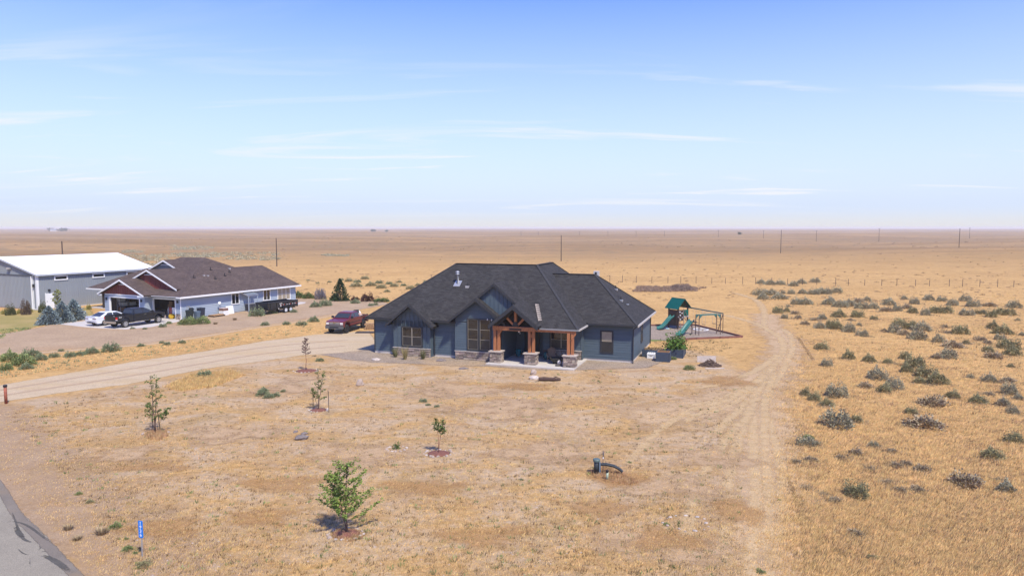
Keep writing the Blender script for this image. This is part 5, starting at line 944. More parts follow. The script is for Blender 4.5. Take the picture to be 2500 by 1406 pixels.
lt_ = G(1692, 808); slide(Vector((18.15, 71.0, 1.32)), G(1655, 821.5), 1)
wp = {k: G(*k) for k in ((1697.5, 818), (1706, 819.5), (1748.5, 815.7), (1758, 816.7), (1764, 814.6))}; L0, L1, L2, L3, L4 = [w2l(v) for v in wp.values()]
for p in (L0, L1, L2, L3): MB().tube(p, p + Vector((0, 0, 2.06)), .04).build('ladder_post', M_rod, PS)
for a, b in ((L0, L1), (L2, L3)):
    for k in range(5): MB().tube(a + Vector((0, 0, .3 + .33 * k)), b + Vector((0, 0, .3 + .33 * k)), .018).build('rung', M_rod, PS)
for a, b in ((L0, L2), (L1, L3)): MB().bar(a + Vector((0, 0, 2.05)), b + Vector((0, 0, 2.05)), .05, .09).build('monkey_beam', mat('green_steel', (.06, .16, .14), .45), PS)
for k in range(7):
    t = (k + .5) / 7; MB().tube(L0.lerp(L2, t) + Vector((0, 0, 2.02)), L1.lerp(L3, t) + Vector((0, 0, 2.02)), .015).build('monkey_bar', M_rod, PS)
for p, q in ((L0, L2), (L1, L3), (L2, L0), (L3, L1)): 
    d = (q - p).normalized(); MB().prism([p + Vector((0, 0, 2.0)), p + d * .35 + Vector((0, 0, 2.0)), p + Vector((0, 0, 1.6))], (.0, .02, 0)).build('gusset', MATS['green_steel'], PS)
sb0 = Vector((hwd, -.2, 2.3)); sb1 = L4 + Vector((0, 0, 2.06)); MB().bar(sb0, sb1, .07, .11).build('swing_beam', MATS['green_steel'], PS); MB().tube(L4, sb1, .035).build('swing_leg', M_rod, PS); MB().tube(L4 + Vector((.5, 1.2, 0)), sb1, .035).build('swing_leg', M_rod, PS)
for t_, w_, l_ in ((.28, .4, 1.5), (.52, .42, 1.5), (.78, .4, 1.2)):
    c = sb0.lerp(sb1, t_); d = (sb1 - sb0).normalized(); s_ = thing_s = MB().bar(c - d * w_ / 2 - Vector((0, 0, l_)), c + d * w_ / 2 - Vector((0, 0, l_)), .14, .03).build('swing_seat', M_blackp, PS)
    for s in (-1, 1): MB().tube(c + d * s * w_ / 2 - Vector((0, 0, .04)), c + d * s * w_ / 2 - Vector((0, 0, l_)), .010, n=5).build('swing_chain', M_galv, s_)
for a, b in (((-.62, -.8, 1.3), (-1.15, -1.75, 0)), ((.0, -.78, 2.1), (-.75, -1.7, 0.02)), ((.05, -.78, 2.1), (.95, -1.15, .1)), ((.0, -.8, 1.3), (.65, -1.55, .1))): MB().tube(a, b, .035).build('diagonal_pole', M_rod, PS)
MB().tube(w2l(Vector((18.15, 71.0, 0))), w2l(Vector((18.15, 71.0, 1.3))), .04).build('slide_post', M_rod, PS); MB().bar(w2l(Vector((18.1, 71.0, 1.32))), L0 + Vector((0, 0, 1.32)), .3, .05).build('slide_platform', M_rod, PS)
for k in range(4): MB().tube((.1 + .0 * k, -.78 - .15 * k, 1.2 - .28 * k), (.62, -.78 - .15 * k, 1.2 - .28 * k), .012, n=5).build('cargo_net_rung', M_rod, PS)
PAD = gp((1575, 829), (1588, 796), (1640, 794.5), (1697, 795), (1813, 824), (1700, 828.5), (1640, 832)); patch('play_pad', PAD, M_pad, feather=.15)
pad = bpy.data.objects['play_pad']; M_tim = mat('red_edging_timber', (.20, .085, .06), .8, .25, 4)
for a, b in (((1588, 796), (1640, 794.5)), ((1640, 794.5), (1697, 795)), ((1697, 795), (1755, 809.4)), ((1755, 809.4), (1813, 824)), ((1813, 824), (1757, 826.2)), ((1757, 826.2), (1700, 828.5)), ((1700, 828.5), (1640, 832))): 
    A, B_ = G(*a), G(*b); d = (B_ - A).normalized() * .03; MB().bar(A + d + Vector((0, 0, .09)), B_ - d + Vector((0, 0, .09)), .13, .2).build('edging_timber', M_tim, pad)
t = thing('hoop', 'white hoop lying on the play gravel under the monkey bars', 'hoop', G(1711, 805.5)); MB().path([(.75 * cos(a), .75 * sin(a), .05) for a in np.linspace(0, 2 * pi, 25)], .05, 6, False).build('ring', M_white, t)
link('frisbee', MB().lathe([(.2, .02), (.22, .05), (.15, .08), (.02, .085)], n=12).mesh('frisbee', mat('pale_blue_plastic', (.35, .6, .68), .4)), None, 'pale blue disc on gravel beneath the left slide', 'toy', None, None, G(1629.5, 803))

# things along the neighbour's wall and in the garage ----------------------------
M_bin = mat('dark_green_bin', (.022, .032, .03), .6, .2); M_binb = mat('blue_grey_bin', (.10, .14, .18), .6, .1); M_binn = mat('navy_bin', (.025, .032, .05), .6, .1)
def wheelie(label, p, m, h=1.05, w=.62, tilt=0, lidopen=False):
    t = thing('wheelie_bin', label, 'bin', p, -YN + tilt, 'bins by the garage corner'); MB().loft([[(-w * .4, -w * .4, .06), (w * .4, -w * .4, .06), (w * .4, w * .4, .06), (-w * .4, w * .4, .06)], [(-w / 2, -w / 2, h), (w / 2, -w / 2, h), (w / 2, w / 2, h), (-w / 2, w / 2, h)]]).build('body', m, t)
    MB().loft([[(-w * .54, -w * .54, h), (w * .54, -w * .54, h), (w * .54, w * .58, h), (-w * .54, w * .58, h)], [(-w * .48, -w * .48, h + .09), (w * .48, -w * .48, h + .09), (w * .48, w * .5, h + .09), (-w * .48, w * .5, h + .09)]]).build('lid', m, t)
    for s in (-1, 1): MB().tube((s * w * .36 - .03, w * .46, .1), (s * w * .36 + .03, w * .46, .1), .1, n=10).build('wheel', M_tyre, t)
    MB().tube((-w * .4, w * .62, h - .05), (w * .4, w * .62, h - .05), .02).build('handle', m, t)
wheelie('dark green bin nearest the white downspout', nw(.75, .55), M_bin); wheelie('blue grey bin in front of the dark green bin', nw(1.1, 1.3), M_binb, .85, .55); wheelie('tall navy bin, farthest right of the three bins', nw(.6, 2.3), M_binn, 1.15, .66, .15)
bag = rock_mesh(50, mat('black_bag_plastic', (.02, .025, .025), .35, .2), 10, 5, .8, .15); link('rubbish_bag', bag, None, 'dark rubbish bag on top of the dark green bin', 'bag', None, None, nw(.85, .75, 1.12), 0, (.6, .5, .45))
mt = thing('meter_pipe', 'grey meter pipe standing against the light blue wall above the bins', 'meter', nw(.12, .75)); MB().tube((0, 0, 0), (0, 0, 1.75), .03).build('pipe', M_galv, mt); bx('meter_box', M_galv, mt, -.06, .12, .25, .5, 1.25, 1.6)
pl_ = thing('pallet', 'low pallet carrying split timber along the light blue wall', 'pallet', nw(1.0, 3.4), -YN)
for y in (0, .8, 1.55): bx('skid', mat('dark_timber', (.05, .03, .025), .8), pl_, -.5, .5, y, y + .12, 0, .12)
M_lum = mat('fresh_lumber', (.42, .25, .12), .8, .25, 5)
for i in range(6): bx('deck_board', MATS['dark_timber'], pl_, -.5 + i * .17, -.36 + i * .17, -.05, 1.72, .121, .15)
for i in range(5): bx('plank', M_lum, pl_, -.48 + i * .2, -.32 + i * .2, .0, 1.65 - .1 * (i % 3), .151, .22 + .03 * (i % 2))
tk = thing('stacked_boxes', 'white box with brown lid stacked beside the lumber pallet', 'boxes', nw(.75, 5.55), -YN); B(-.4, .4, -.4, .4, 0, .55).build('lower_box', M_white, tk); B(-.36, .36, -.38, .38, .55, .82).build('upper_box', mat('brown_carton', (.20, .11, .075), .8), tk); B(-.4, .38, -.4, .4, .82, .87).build('lid', mat('pinkish_lid', (.5, .38, .34), .7), tk)
ds = thing('satellite_dish', 'small white dish on a short mast by the light blue wall', 'dish', nw(.35, 5.3), -YN); MB().tube((0, 0, 0), (0, 0, 1.35), .03).build('mast', M_galv, ds); MB().lathe([(.02, 0), (.11, .02), (.17, .06), (.165, .07), (.02, .02)], n=14).build('bowl', M_white, ds, True).matrix_local = face_matrix((.1, -.1, 1.5), (.5, .86, 0), (-.3, .1, .95)); MB().tube((.1, .1, 1.2), (.1, .12, 1.75), .03).build('feed_arm', M_galv, ds)
pn = thing('leaning_sheet', 'corrugated white panel leaning on the light blue wall', 'panel', nw(.35, 6.3), -YN)
for i in range(6): MB().bar((.22 if i % 2 else .25, i * .19, 0), (.02, i * .19, 1.0), .19, .03, (1, 0, 0)).build('panel_strip', M_white, pn)
ac = thing('air_conditioner', 'grey square air conditioner unit under the small lean-to roof', 'air conditioner', nw(.75, 9.85), -YN); M_ac = mat('grey_ac_case', (.105, .11, .12), .55, .1); B(-.42, .42, -.42, .42, .06, 1.0).build('case', M_ac, ac); B(-.45, .45, -.45, .45, 0, .06).build('pad', M_conc, ac); B(-.44, .44, -.44, .44, 1.0, 1.05).build('top', M_galv, ac)
for i in range(9): bx('louvre', M_blackp, ac, .421, .435, -.38, .38, .15 + i * .09, .19 + i * .09); bx('louvre', M_blackp, ac, -.38, .38, -.435, -.421, .15 + i * .09, .19 + i * .09)
MB().path([(-.3, .3, 1.0), (-.4, .35, 1.6), (-.6, .35, 2.0)], .06, 8).build('duct', M_galv, ac)
# garage contents
M_binw = mat('white_tote', (.55, .55, .52), .5, .08); M_box = mat('cardboard', (.27, .16, .09), .85, .15); M_redc = mat('red_tool_chest', (.33, .02, .02), .4)
sh = thing('storage_shelf', 'steel shelf rack inside the wide open garage', 'shelf', nw(-11.1, 1.75), -YN + pi / 2)
for x in (-1.4, 1.4):
    for y in (0, .6): bx('upright', M_galv, sh, x - .03, x + .03, y - .03, y + .03, 0, 2.1)
for z in (.4, 1.0, 1.55): bx('shelf_board', M_galv, sh, -1.4, 1.4, -.02, .62, z, z + .04)
for i, (x, z, w_, h_, m_, n_) in enumerate(((-1.0, 1.59, .75, .42, M_binw, 'white tote with lid on top shelf of the garage rack, left'), (-.1, 1.59, .6, .3, M_binn, 'dark tote on the top shelf of the garage rack'), (-.8, 1.04, .9, .42, M_binw, 'wide white tote on the middle shelf of the garage rack'), (.4, 1.04, .8, .38, M_binw, 'second white tote on the middle garage shelf'), (-1.0, .44, .6, .4, M_box, 'cardboard box on the lowest garage shelf'), (.3, .44, .8, .4, M_binn, 'dark tote on the lowest garage shelf'))):
    tt = thing('storage_tote', n_, 'storage box', nw(-11.4, 1.75 + x, z), -YN + pi / 2, 'boxes on the garage shelf'); MB().loft([[(-w_ / 2 + .03, -.22, 0), (w_ / 2 - .03, -.22, 0), (w_ / 2 - .03, .22, 0), (-w_ / 2 + .03, .22, 0)], [(-w_ / 2, -.25, h_ - .05), (w_ / 2, -.25, h_ - .05), (w_ / 2, .25, h_ - .05), (-w_ / 2, .25, h_ - .05)]]).build('tub', m_, tt); B(-w_ / 2 - .02, w_ / 2 + .02, -.27, .27, h_ - .05, h_).build('lid', m_, tt)
tc_ = thing('tool_chest', 'red rolling tool chest just inside the single garage door', 'tool chest', nw(-2.5, .9), -YN); B(-.3, .3, -.25, .25, .1, 1.25).build('cabinet', M_redc, tc_)
for i in range(5): f_ = bx('drawer', M_redc, tc_, -.27, .27, -.262, -.251, .15 + i * .21, .33 + i * .21); bx('pull', M_galv, f_, -.2, .2, -.275, -.263, .28 + i * .21, .3 + i * .21)
yb = thing('yellow_hose_reel', 'round yellow reel on the floor at the garage door', 'hose reel', nw(-1.7, .1), -YN); MB().lathe([(.12, -.2), (.3, -.2), (.3, -.14), (.24, -.12), (.24, .12), (.3, .14), (.3, .2), (.12, .2)], n=18).build('drum', mat('yellow_plastic', (.62, .38, .02), .5), yb, True).matrix_local = face_matrix((0, 0, .32), (0, 0, 1), (1, .4, 0)); bx('stand', M_blackp, yb, -.25, .25, -.12, .12, .0, .05)
fr_ = thing('white_freezer', 'white upright freezer right of the red tool chest', 'freezer', nw(-1.75, .75), -YN); B(-.3, .3, -.3, .3, .02, 1.3).build('cabinet', M_white, fr_); bx('handle', M_galv, fr_, -.26, -.22, -.34, -.3, .7, 1.1)
cy = thing('pale_cylinder', 'pale tall cylinder standing in the dark single garage', 'cylinder', nw(-3.7, 1.3), -YN); MB().lathe([(.12, 0), (.12, 1.0), (.06, 1.12), (.04, 1.2)], n=12).build('tank', mat('pale_tank', (.45, .45, .43), .5), cy, True)
jk = thing('garage_clutter', 'tall brown stacked cartons in the dark single garage', 'boxes', nw(-4.6, 2.4), -YN)
for a in ((-.4, .3, -.3, .3, 0, .8), (-.3, .35, -.25, .25, .8, 1.4), (-.1, .4, -.2, .3, 1.4, 1.75)): B(*a).build('carton', M_box, jk)
# load on the maroon truck
def on_truck(x, y, z): return Vector(along(Vector(tm.location), hm, x, y)) + Vector((0, 0, z))
link('tool_case', MB().bar((-.35, 0, .0), (.35, .0, .22), .5, .35).mesh('tool_case', M_blackp), None, 'black case tilted in the maroon pickup bed', 'case', None, None, on_truck(1.62, .2, 1.66), hm + .9)
for me_, x, y, z, s_, lb in ((rock_mesh(61, mat('blue_bag', (.12, .2, .32), .5), 9, 5, .8), 1.25, .1, 1.36, .5, 'blue bag on the load in the maroon pickup bed'), (rock_mesh(62, M_white, 9, 5, .7), .75, -.1, 1.3, .85, 'white sack at the rear of the maroon pickup bed'), (rock_mesh(63, mat('pink_sack', (.5, .34, .28), .7), 9, 5, .8), 1.1, .45, 1.25, .5, 'pinkish sack beside the white sack in the pickup bed')): link('sack', me_, None, lb, 'sack', 'load in the maroon pickup', None, on_truck(x, y, z - .02), 0, s_ * 1.15)
wp_ = thing('firewood_stack', 'low stack of cut logs behind the rear wheel of the maroon pickup', 'firewood', G(905, 804)); M_wood = mat('cut_wood', (.36, .22, .12), .85, .3, 9)
for i in range(14): a = (i % 5) * .24 - .5 + (.12 if i // 5 % 2 else 0); MB().tube((a, -.3, .13 + .22 * (i // 5)), (a, .3, .13 + .22 * (i // 5)), .11, n=8).build('log', M_wood, wp_)
link('flat_scrap', B(-1.0, 1.0, -.5, .5, .0, .08).mesh('flat_scrap', mat('dark_scrap', (.06, .045, .04), .8)), None, 'dark flat scrap board on the ground beside the blue house', 'board', None, None, G(893, 812))

# ================================================================ VEGETATION
def from_np(name, V, Fc, m, attr=None):
    me = bpy.data.meshes.new(name); nv, nf = len(V), len(Fc); k = Fc.shape[1]
    me.vertices.add(nv); me.vertices.foreach_set('co', np.ascontiguousarray(V, np.float32).ravel()); me.loops.add(nf * k); me.loops.foreach_set('vertex_index', np.ascontiguousarray(Fc, np.int32).ravel()); me.polygons.add(nf); me.polygons.foreach_set('loop_start', np.arange(0, nf * k, k, dtype=np.int32)); me.update(calc_edges=True)
    if attr is not None: a = me.attributes.new('tint', 'FLOAT', 'POINT'); a.data.foreach_set('value', np.ascontiguousarray(attr, np.float32))
    me.materials.append(m); return me
def leaves(P, size, rng, aspect=1.0, up=0.0, dirs=None):
    """small four-cornered leaves at points P"""
    n = len(P); a = rng.normal(size=(n, 3)); 
    if dirs is not None: a = dirs + .35 * a
    a[:, 2] += up; a /= np.linalg.norm(a, axis=1, keepdims=True) + 1e-9; b = np.cross(a, rng.normal(size=(n, 3))); b /= np.linalg.norm(b, axis=1, keepdims=True) + 1e-9
    s = (size * rng.uniform(.6, 1.4, n))[:, None]; V = np.stack([P - a * s * .5, P + b * s * .32 / aspect, P + a * s * .5, P - b * s * .32 / aspect], 1).reshape(-1, 3)
    return V, np.arange(n * 4).reshape(-1, 4), np.repeat(rng.random(n), 4)
def tanmesh(seed, m):
    rng = np.random.default_rng(seed); n = 130; a = rng.uniform(0, 2 * pi, n); r = .3 * np.sqrt(rng.random(n)); e = np.stack([r * 1.6 * np.cos(a), r * 1.6 * np.sin(a), .75 * rng.uniform(.5, 1, n)], 1); b0 = np.stack([.5 * r * np.cos(a), .5 * r * np.sin(a), 0 * a], 1); s_ = np.stack([-np.sin(a), np.cos(a), 0 * a], 1) * .022
    return from_np('grass_clump', np.stack([b0 - s_, b0 + s_, e + s_ * .4, e - s_ * .4], 1).reshape(-1, 3), np.arange(n * 4).reshape(-1, 4), m, np.repeat(rng.random(n), 4))
def shrub_mesh(name, seed, m, n=420, flat=.62, size=.13, open_=.0):
    rng = np.random.default_rng(seed); th = rng.uniform(0, 2 * pi, n); ph = np.arccos(rng.uniform(0, 1, n)); lob = 1 + .14 * np.sin(th * 3 + rng.uniform(0, 6)) + .13 * np.sin(th * 5 + ph * 4 + rng.uniform(0, 6)); r = lob * rng.uniform(.45, 1, n) ** .5 * .5 * (1 - open_ * rng.random(n))
    P = np.stack([r * np.sin(ph) * np.cos(th), r * np.sin(ph) * np.sin(th), r * np.cos(ph) * flat * 2 * (1 + .25 * np.sin(th * 2 + 1)) + .02], 1); D = P / (np.linalg.norm(P, axis=1, keepdims=True) + 1e-6); D[:, 2] += .5
    V, Fc, A = leaves(P, size, rng, 1.25, 0.25, D)
    k = 22; t2 = rng.uniform(0, 2 * pi, k); e = np.stack([.42 * np.cos(t2) * rng.uniform(.4, 1, k), .42 * np.sin(t2) * rng.uniform(.4, 1, k), flat * rng.uniform(.5, 1.05, k)], 1); w = .008
    S_ = np.stack([np.stack([-w * np.sin(t2), w * np.cos(t2), 0 * t2], 1), np.stack([w * np.sin(t2), -w * np.cos(t2), 0 * t2], 1), e, e + .004], 1).reshape(-1, 3)
    return from_np(name, np.concatenate([V, S_]), np.concatenate([Fc, np.arange(k * 4).reshape(-1, 4) + len(V)]), m, np.concatenate([A, np.full(k * 4, .1)]))
fol = lambda name, c, r=.42, h=.015: mat(name, c, .85, .18, 3.0, spec=.15, attr='tint', rand=r, hue=h)
MS = {'grey': fol('sage_grey', (.36, .325, .21)), 'olive': fol('sage_olive', (.31, .28, .145)), 'brown': fol('sage_brown', (.38, .295, .185)), 'green': fol('weed_green', (.20, .24, .09)), 'weed': fol('weed_bluegreen', (.21, .24, .13))}
SH = {k: [shrub_mesh('sagebrush', i * 7 + j, m, 1500 if k != 'brown' else 900, .62 if k != 'brown' else .45, .078 if k != 'brown' else .085, .3 if k == 'brown' else 0) for j in range(3)] for i, (k, m) in enumerate(MS.items())}
SH['tan'] = [tanmesh(300 + j, fol('tan_tuft', (.36, .27, .16), .3)) for j in range(3)]
SAGE = [(x, y, w, 0) for x, y, w in [(40, 205, 80), (130, 215, 110), (220, 215, 80), (350, 228, 90), (420, 205, 80), (555, 195, 105), (60, 310, 150), (150, 308, 100), (240, 295, 40), (320, 300, 60), (430, 298, 75), (540, 305, 110), (610, 300, 120), (670, 300, 100), (760, 290, 110), (60, 350, 110), (220, 350, 150), (380, 400, 120), (470, 402, 140), (290, 420, 40), (690, 400, 130), (700, 370, 70), (800, 425, 130), (880, 415, 130), (960, 380, 110), (1040, 370, 80), (1000, 440, 130), (1100, 440, 90), (1220, 370, 80), (1250, 405, 110), (1230, 465, 120), (1320, 460, 80), (1385, 350, 50), (1420, 440, 110), (1490, 395, 100), (1470, 480, 80), (1625, 360, 90), (1740, 370, 80), (1590, 500, 90), (1700, 480, 110), (1800, 480, 120), (1850, 410, 90), (1970, 370, 100), (2040, 420, 100), (1980, 500, 100), (2210, 420, 140), (2440, 430, 130), (2110, 490, 80), (2220, 520, 110), (2350, 500, 160), (2450, 550, 40), (200, 480, 90), (280, 470, 60), (260, 530, 70), (360, 490, 90), (390, 530, 80), (460, 590, 100), (540, 550, 90), (620, 540, 80), (600, 625, 100), (700, 620, 110), (760, 635, 140), (780, 520, 120), (950, 520, 100), (880, 550, 60), (880, 660, 120), (960, 600, 50), (1100, 540, 60), (1000, 700, 100), (1200, 650, 80), (1300, 665, 110), (1340, 600, 100), (1400, 690, 140), (1450, 630, 140), (1570, 650, 150), (1530, 730, 150), (1770, 615, 80), (1720, 755, 110), (1800, 670, 70), (1940, 680, 150), (1870, 810, 190), (1970, 770, 70), (2110, 740, 100), (2180, 770, 90), (2230, 630, 100), (2340, 680, 160), (2290, 730, 90), (2400, 820, 190), (2490, 690, 50), (620, 825, 110), (660, 980, 100), (870, 915, 130), (1060, 940, 110), (1230, 955, 80), (1410, 915, 120), (1700, 910, 120), (1820, 915, 150), (2250, 910, 170), (2190, 850, 110), (2420, 880, 130), (2390, 990, 60), (1420, 1040, 120), (1510, 1000, 170), (1600, 1090, 150), (1150, 1110, 170), (1030, 1185, 130), (1300, 1200, 140), (1210, 1230, 110), (1540, 1140, 100), (1720, 1150, 160), (2200, 1130, 130), (2270, 1130, 60), (2380, 1130, 140), (2010, 1090, 60), (460, 1260, 100), (540, 1260, 60), (760, 1275, 180), (670, 1360, 130), (550, 1310, 120), (2190, 1250, 90), (2400, 1250, 160), (2330, 1350, 110), (2470, 1290, 80)]]
SAGE = [(1850 + x / 3.846, 640 + y / 3.846, w / 3.846) for x, y, w, _ in SAGE]
SAGE += [(1850 + x / 3.083, 950 + y / 3.083, w / 3.083) for x, y, w in [(630, 300, 190), (760, 250, 80), (380, 430, 120), (450, 425, 60), (1310, 305, 270), (1170, 190, 80), (1370, 140, 240), (1490, 70, 90), (1680, 110, 110), (1860, 130, 110), (1940, 190, 90), (1950, 410, 120), (885, 440, 70), (1030, 480, 90), (1060, 590, 110), (1140, 580, 100), (1260, 625, 120), (1790, 530, 130), (760, 500, 120), (420, 550, 110), (300, 560, 80), (640, 530, 80), (860, 610, 70), (1620, 750, 250), (1820, 690, 50), (1900, 780, 140), (990, 720, 100), (1090, 780, 110), (1225, 780, 110), (660, 770, 50), (770, 830, 160), (600, 860, 110), (380, 750, 50), (490, 800, 60), (760, 1110, 120)]]
rs_ = random.Random(8); ORD = ['first', 'second', 'third', 'fourth', 'fifth', 'sixth', 'seventh', 'eighth', 'ninth', 'tenth', 'eleventh', 'twelfth', 'thirteenth', 'fourteenth', 'fifteenth', 'sixteenth', 'seventeenth', 'eighteenth', 'nineteenth', 'twentieth', 'twenty-first', 'twenty-second', 'twenty-third', 'twenty-fourth', 'twenty-fifth', 'twenty-sixth', 'twenty-seventh', 'twenty-eighth', 'twenty-ninth', 'thirtieth', 'thirty-first', 'thirty-second', 'thirty-third', 'thirty-fourth', 'thirty-fifth']
BANDS = [(0, 702, 'the fence row'), (702, 728, 'the far row past the play set'), (728, 750, 'the long middle row'), (750, 775, 'the playset-roof-level row'), (775, 805, 'the slide-level row'), (805, 860, 'the row beside the track bend'), (860, 925, 'the row level with the stone pillars'), (925, 1000, 'the row right of the tracks'), (1000, 1100, 'the second nearest row'), (1100, 1410, 'the nearest row')]
for lo, hi, bn in BANDS:
    row = sorted([s for s in SAGE if lo <= s[1] < hi])
    for i, (x, y, w) in enumerate(row):
        g = G(x, y); W_ = w / pxm(x, y) * 1.12; thin = (x * 7 + y * 13) % 10; col = 'brown' if (y > 1100 and w < 40) or thin < 2.2 else ('olive' if thin > 6.2 and y > 760 else 'grey')
        h = W_ * (rs_.uniform(.62, .85) if col != 'brown' else rs_.uniform(.5, .7)); h = min(h, 1.1)
        sz = 'big' if W_ > 2.0 else ('medium' if W_ > 1.2 else 'small'); cn = {'grey': 'grey green', 'olive': 'olive', 'brown': 'grey brown'}[col]
        link('sagebrush', rs_.choice(SH[col]), None, f'{sz} {cn} sagebrush, {ORD[i]} from the left in {bn}', 'shrub', 'sagebrush on the right-hand field', None, (g.x, g.y + W_ * .3, -.03), rs_.uniform(0, 6.28), (W_ * rs_.uniform(.8, 1.25), W_ * rs_.uniform(.8, 1.1), h * 1.25))
# green weeds and other shrubs on the left and middle, one by one
WEEDS = [(20, 882, 48, 'green', 'bright green weed mass at the left picture edge beside the driveway'), (48, 893, 55, 'green', 'pale green weed clump in front of the left edge weed mass'), (70, 873, 42, 'weed', 'round green weed, right end of the left edge weed mass'), (95, 880, 30, 'weed', 'dark green weed just right of the left edge weed mass'), (8, 905, 34, 'green', 'yellow green weed, lowest at the left picture edge'), (60, 902, 30, 'weed', 'low weed below the left edge weed mass'),
    (128, 873, 24, 'weed', 'round weed alone between the driveway and gravel yard'), (147, 858, 14, 'weed', 'small weed on the sandy gravel edge, far left'), (168, 872, 26, 'weed', 'dark weed, first of the long row above the driveway'), (192, 868, 24, 'weed', 'dark weed, second of the long row above the driveway'), (220, 864, 34, 'weed', 'wide weed, third of the long row above the driveway'), (265, 859, 40, 'weed', 'widest weed of the row above the driveway'), (342, 846, 18, 'weed', 'weed at the gravel edge above the driveway bend'), (393, 838, 12, 'weed', 'small weed under the black pickup view line'), (407, 842, 16, 'weed', 'weed pair member, left, near the mid driveway'), (443, 838, 18, 'weed', 'weed pair member, right, near the mid driveway'),
    (322, 803, 12, 'weed', 'tiny weed at the concrete pad corner behind the black pickup'), (352, 804, 12, 'weed', 'tiny weed right of the pad corner weed'), (411, 791, 14, 'green', 'upright green weed at the right edge of the concrete pad'), (395, 799, 18, 'weed', 'low weed beside the upright pad edge weed'), (455, 793, 40, 'green', 'tall green weed patch in front of the bins, left half'), (488, 791, 42, 'green', 'tall green weed patch in front of the bins, right half'), (525, 792, 14, 'tan', 'small brown weed right of the bin weeds'), (572, 782, 14, 'tan', 'small brown weed on gravel before the white panel'), (625, 772, 36, 'weed', 'low weed under the trailer tongue'), (662, 766, 22, 'weed', 'weed under the middle of the dump trailer'), (716, 763, 16, 'weed', 'weed behind the dump trailer wheels'),
    (768, 750, 26, 'weed', 'low weed strip on gravel between trailer and maroon pickup, left'), (792, 747, 30, 'weed', 'low weed strip on gravel between trailer and maroon pickup, right'), (866, 741, 22, 'weed', 'low round weed on gravel in front of the red brown shrub'), (905, 747, 14, 'weed', 'small weed at the far gravel edge near the roof'), (917, 745, 12, 'weed', 'tiny weed at the far gravel edge beside the roof line'),
    (645, 795, 20, 'weed', 'weed in the dry strip left of the maroon pickup, farthest left'), (698, 793, 18, 'weed', 'weed in the dry strip before the trailer'), (735, 795, 26, 'weed', 'weed in the dry strip nearest the maroon pickup'), (765, 786, 26, 'weed', 'weed just behind the left of the maroon pickup'),
    (497, 921, 36, 'weed', 'grey green weed below the driveway in the front yard'), (638, 966, 30, 'weed', 'blue green weed, left of the trio in mid yard'), (655, 972, 26, 'weed', 'blue green weed, middle of the trio in mid yard'), (672, 968, 22, 'weed', 'blue green weed, right of the trio in mid yard'), (643, 956, 20, 'weed', 'weed behind the blue green trio'), (690, 957, 14, 'weed', 'small weed right behind the blue green trio'), (1033, 982, 20, 'weed', 'blue green weed left of a pair in mid yard'), (1045, 990, 14, 'weed', 'small blue green weed beside the pair in mid yard'), (1066, 994, 14, 'weed', 'blue green weed right of a pair in mid yard'), (780, 882, 20, 'weed', 'dark weed at the gravel apron tip near the driveway'), (767, 870, 12, 'brown', 'small brown weed at the driveway end'),
    (278, 1290, 32, 'green', 'bushy green weed left of the address sign'), (305, 1318, 16, 'green', 'small green weed behind the address sign, upper'), (309, 1345, 26, 'green', 'leafy green weed left of the address sign base'), (328, 1352, 14, 'green', 'dark weed at the address sign base'), (348, 1385, 34, 'olive', 'yellow green weed at the foot of the address sign'), (162, 1296, 30, 'tan', 'grey brown tuft on the road shoulder, left'), (242, 1308, 40, 'tan', 'wide grey brown tuft on the road shoulder, right'), (186, 1320, 30, 'tan', 'low grey brown tuft nearest the asphalt edge'), (190, 1208, 18, 'green', 'upright green weed along the shoulder, upper left'), (217, 1228, 20, 'olive', 'yellow green weed along the shoulder, middle'), (1859, 1400, 24, 'green', 'bright green weed on the dirt track at the bottom edge'), (1903, 1222, 11, 'green', 'tiny bright green weed on the dirt track'), (1975, 1072, 28, 'green', 'fresh green shrub beside the track among brown brush'), (2132, 1366, 26, 'olive', 'pale green weed in the bottom right grass'),
    (1628, 1283, 18, 'green', 'weed at the left side of the stone ring'), (1684, 903, 26, 'green', 'low green weeds left of the brush heap'), (1645, 878, 16, 'green', 'green weed beside the empty planter'), (1273, 1172, 12, 'weed', 'tiny dark weed in the open yard near the well'), (1538, 1130, 12, 'green', 'tiny green weed right of the well head')]
for x, y, w, c, lb in WEEDS:
    g = G(x, y); W_ = w / pxm(x, y) * 1.1; link('weed_clump', rs_.choice(SH[c]), None, lb, 'weed', 'weeds', None, (g.x, g.y + W_ * .2, -.03), rs_.uniform(0, 6.28), (W_, W_, W_ * rs_.uniform(.55, .75)))
BUSH = [(782, 731, 28, 27, 'lavender', 'round lavender grey bush left of the dark green conifer'), (895, 736, 34, 20, 'redb', 'dark red brown rounded shrub right of the conifer'), (866, 733, 22, 9, 'redb', 'low reddish shrub between conifer and red brown shrub'), (727, 728, 32, 17, 'hedge', 'green hedge shrub touching the light blue house end'), (752, 729, 28, 15, 'hedge', 'green hedge shrub next to the lavender bush'), (816, 732, 22, 12, 'redb', 'dark low shrub at the foot of the conifer'), (930, 737, 40, 10, 'hedge', 'low green strip shrub right of the red brown shrub'),
        (22, 770, 24, 26, 'olive2', 'green shrub, leftmost before the workshop door'), (60, 769, 22, 36, 'bronze', 'bronze leaved small tree before the workshop door'), (100, 763, 20, 26, 'olive2', 'olive shrub at the workshop corner'), (43, 767, 12, 12, 'yellow', 'small yellow flowering plant between two shrubs'), (70, 763, 12, 10, 'yellow', 'small yellow plant right of the bronze tree'), (6, 768, 14, 12, 'yellow', 'small yellow plant at the far left edge'), (214, 756, 12, 13, 'yellow', 'small yellow green bush left of the dark porch post')]
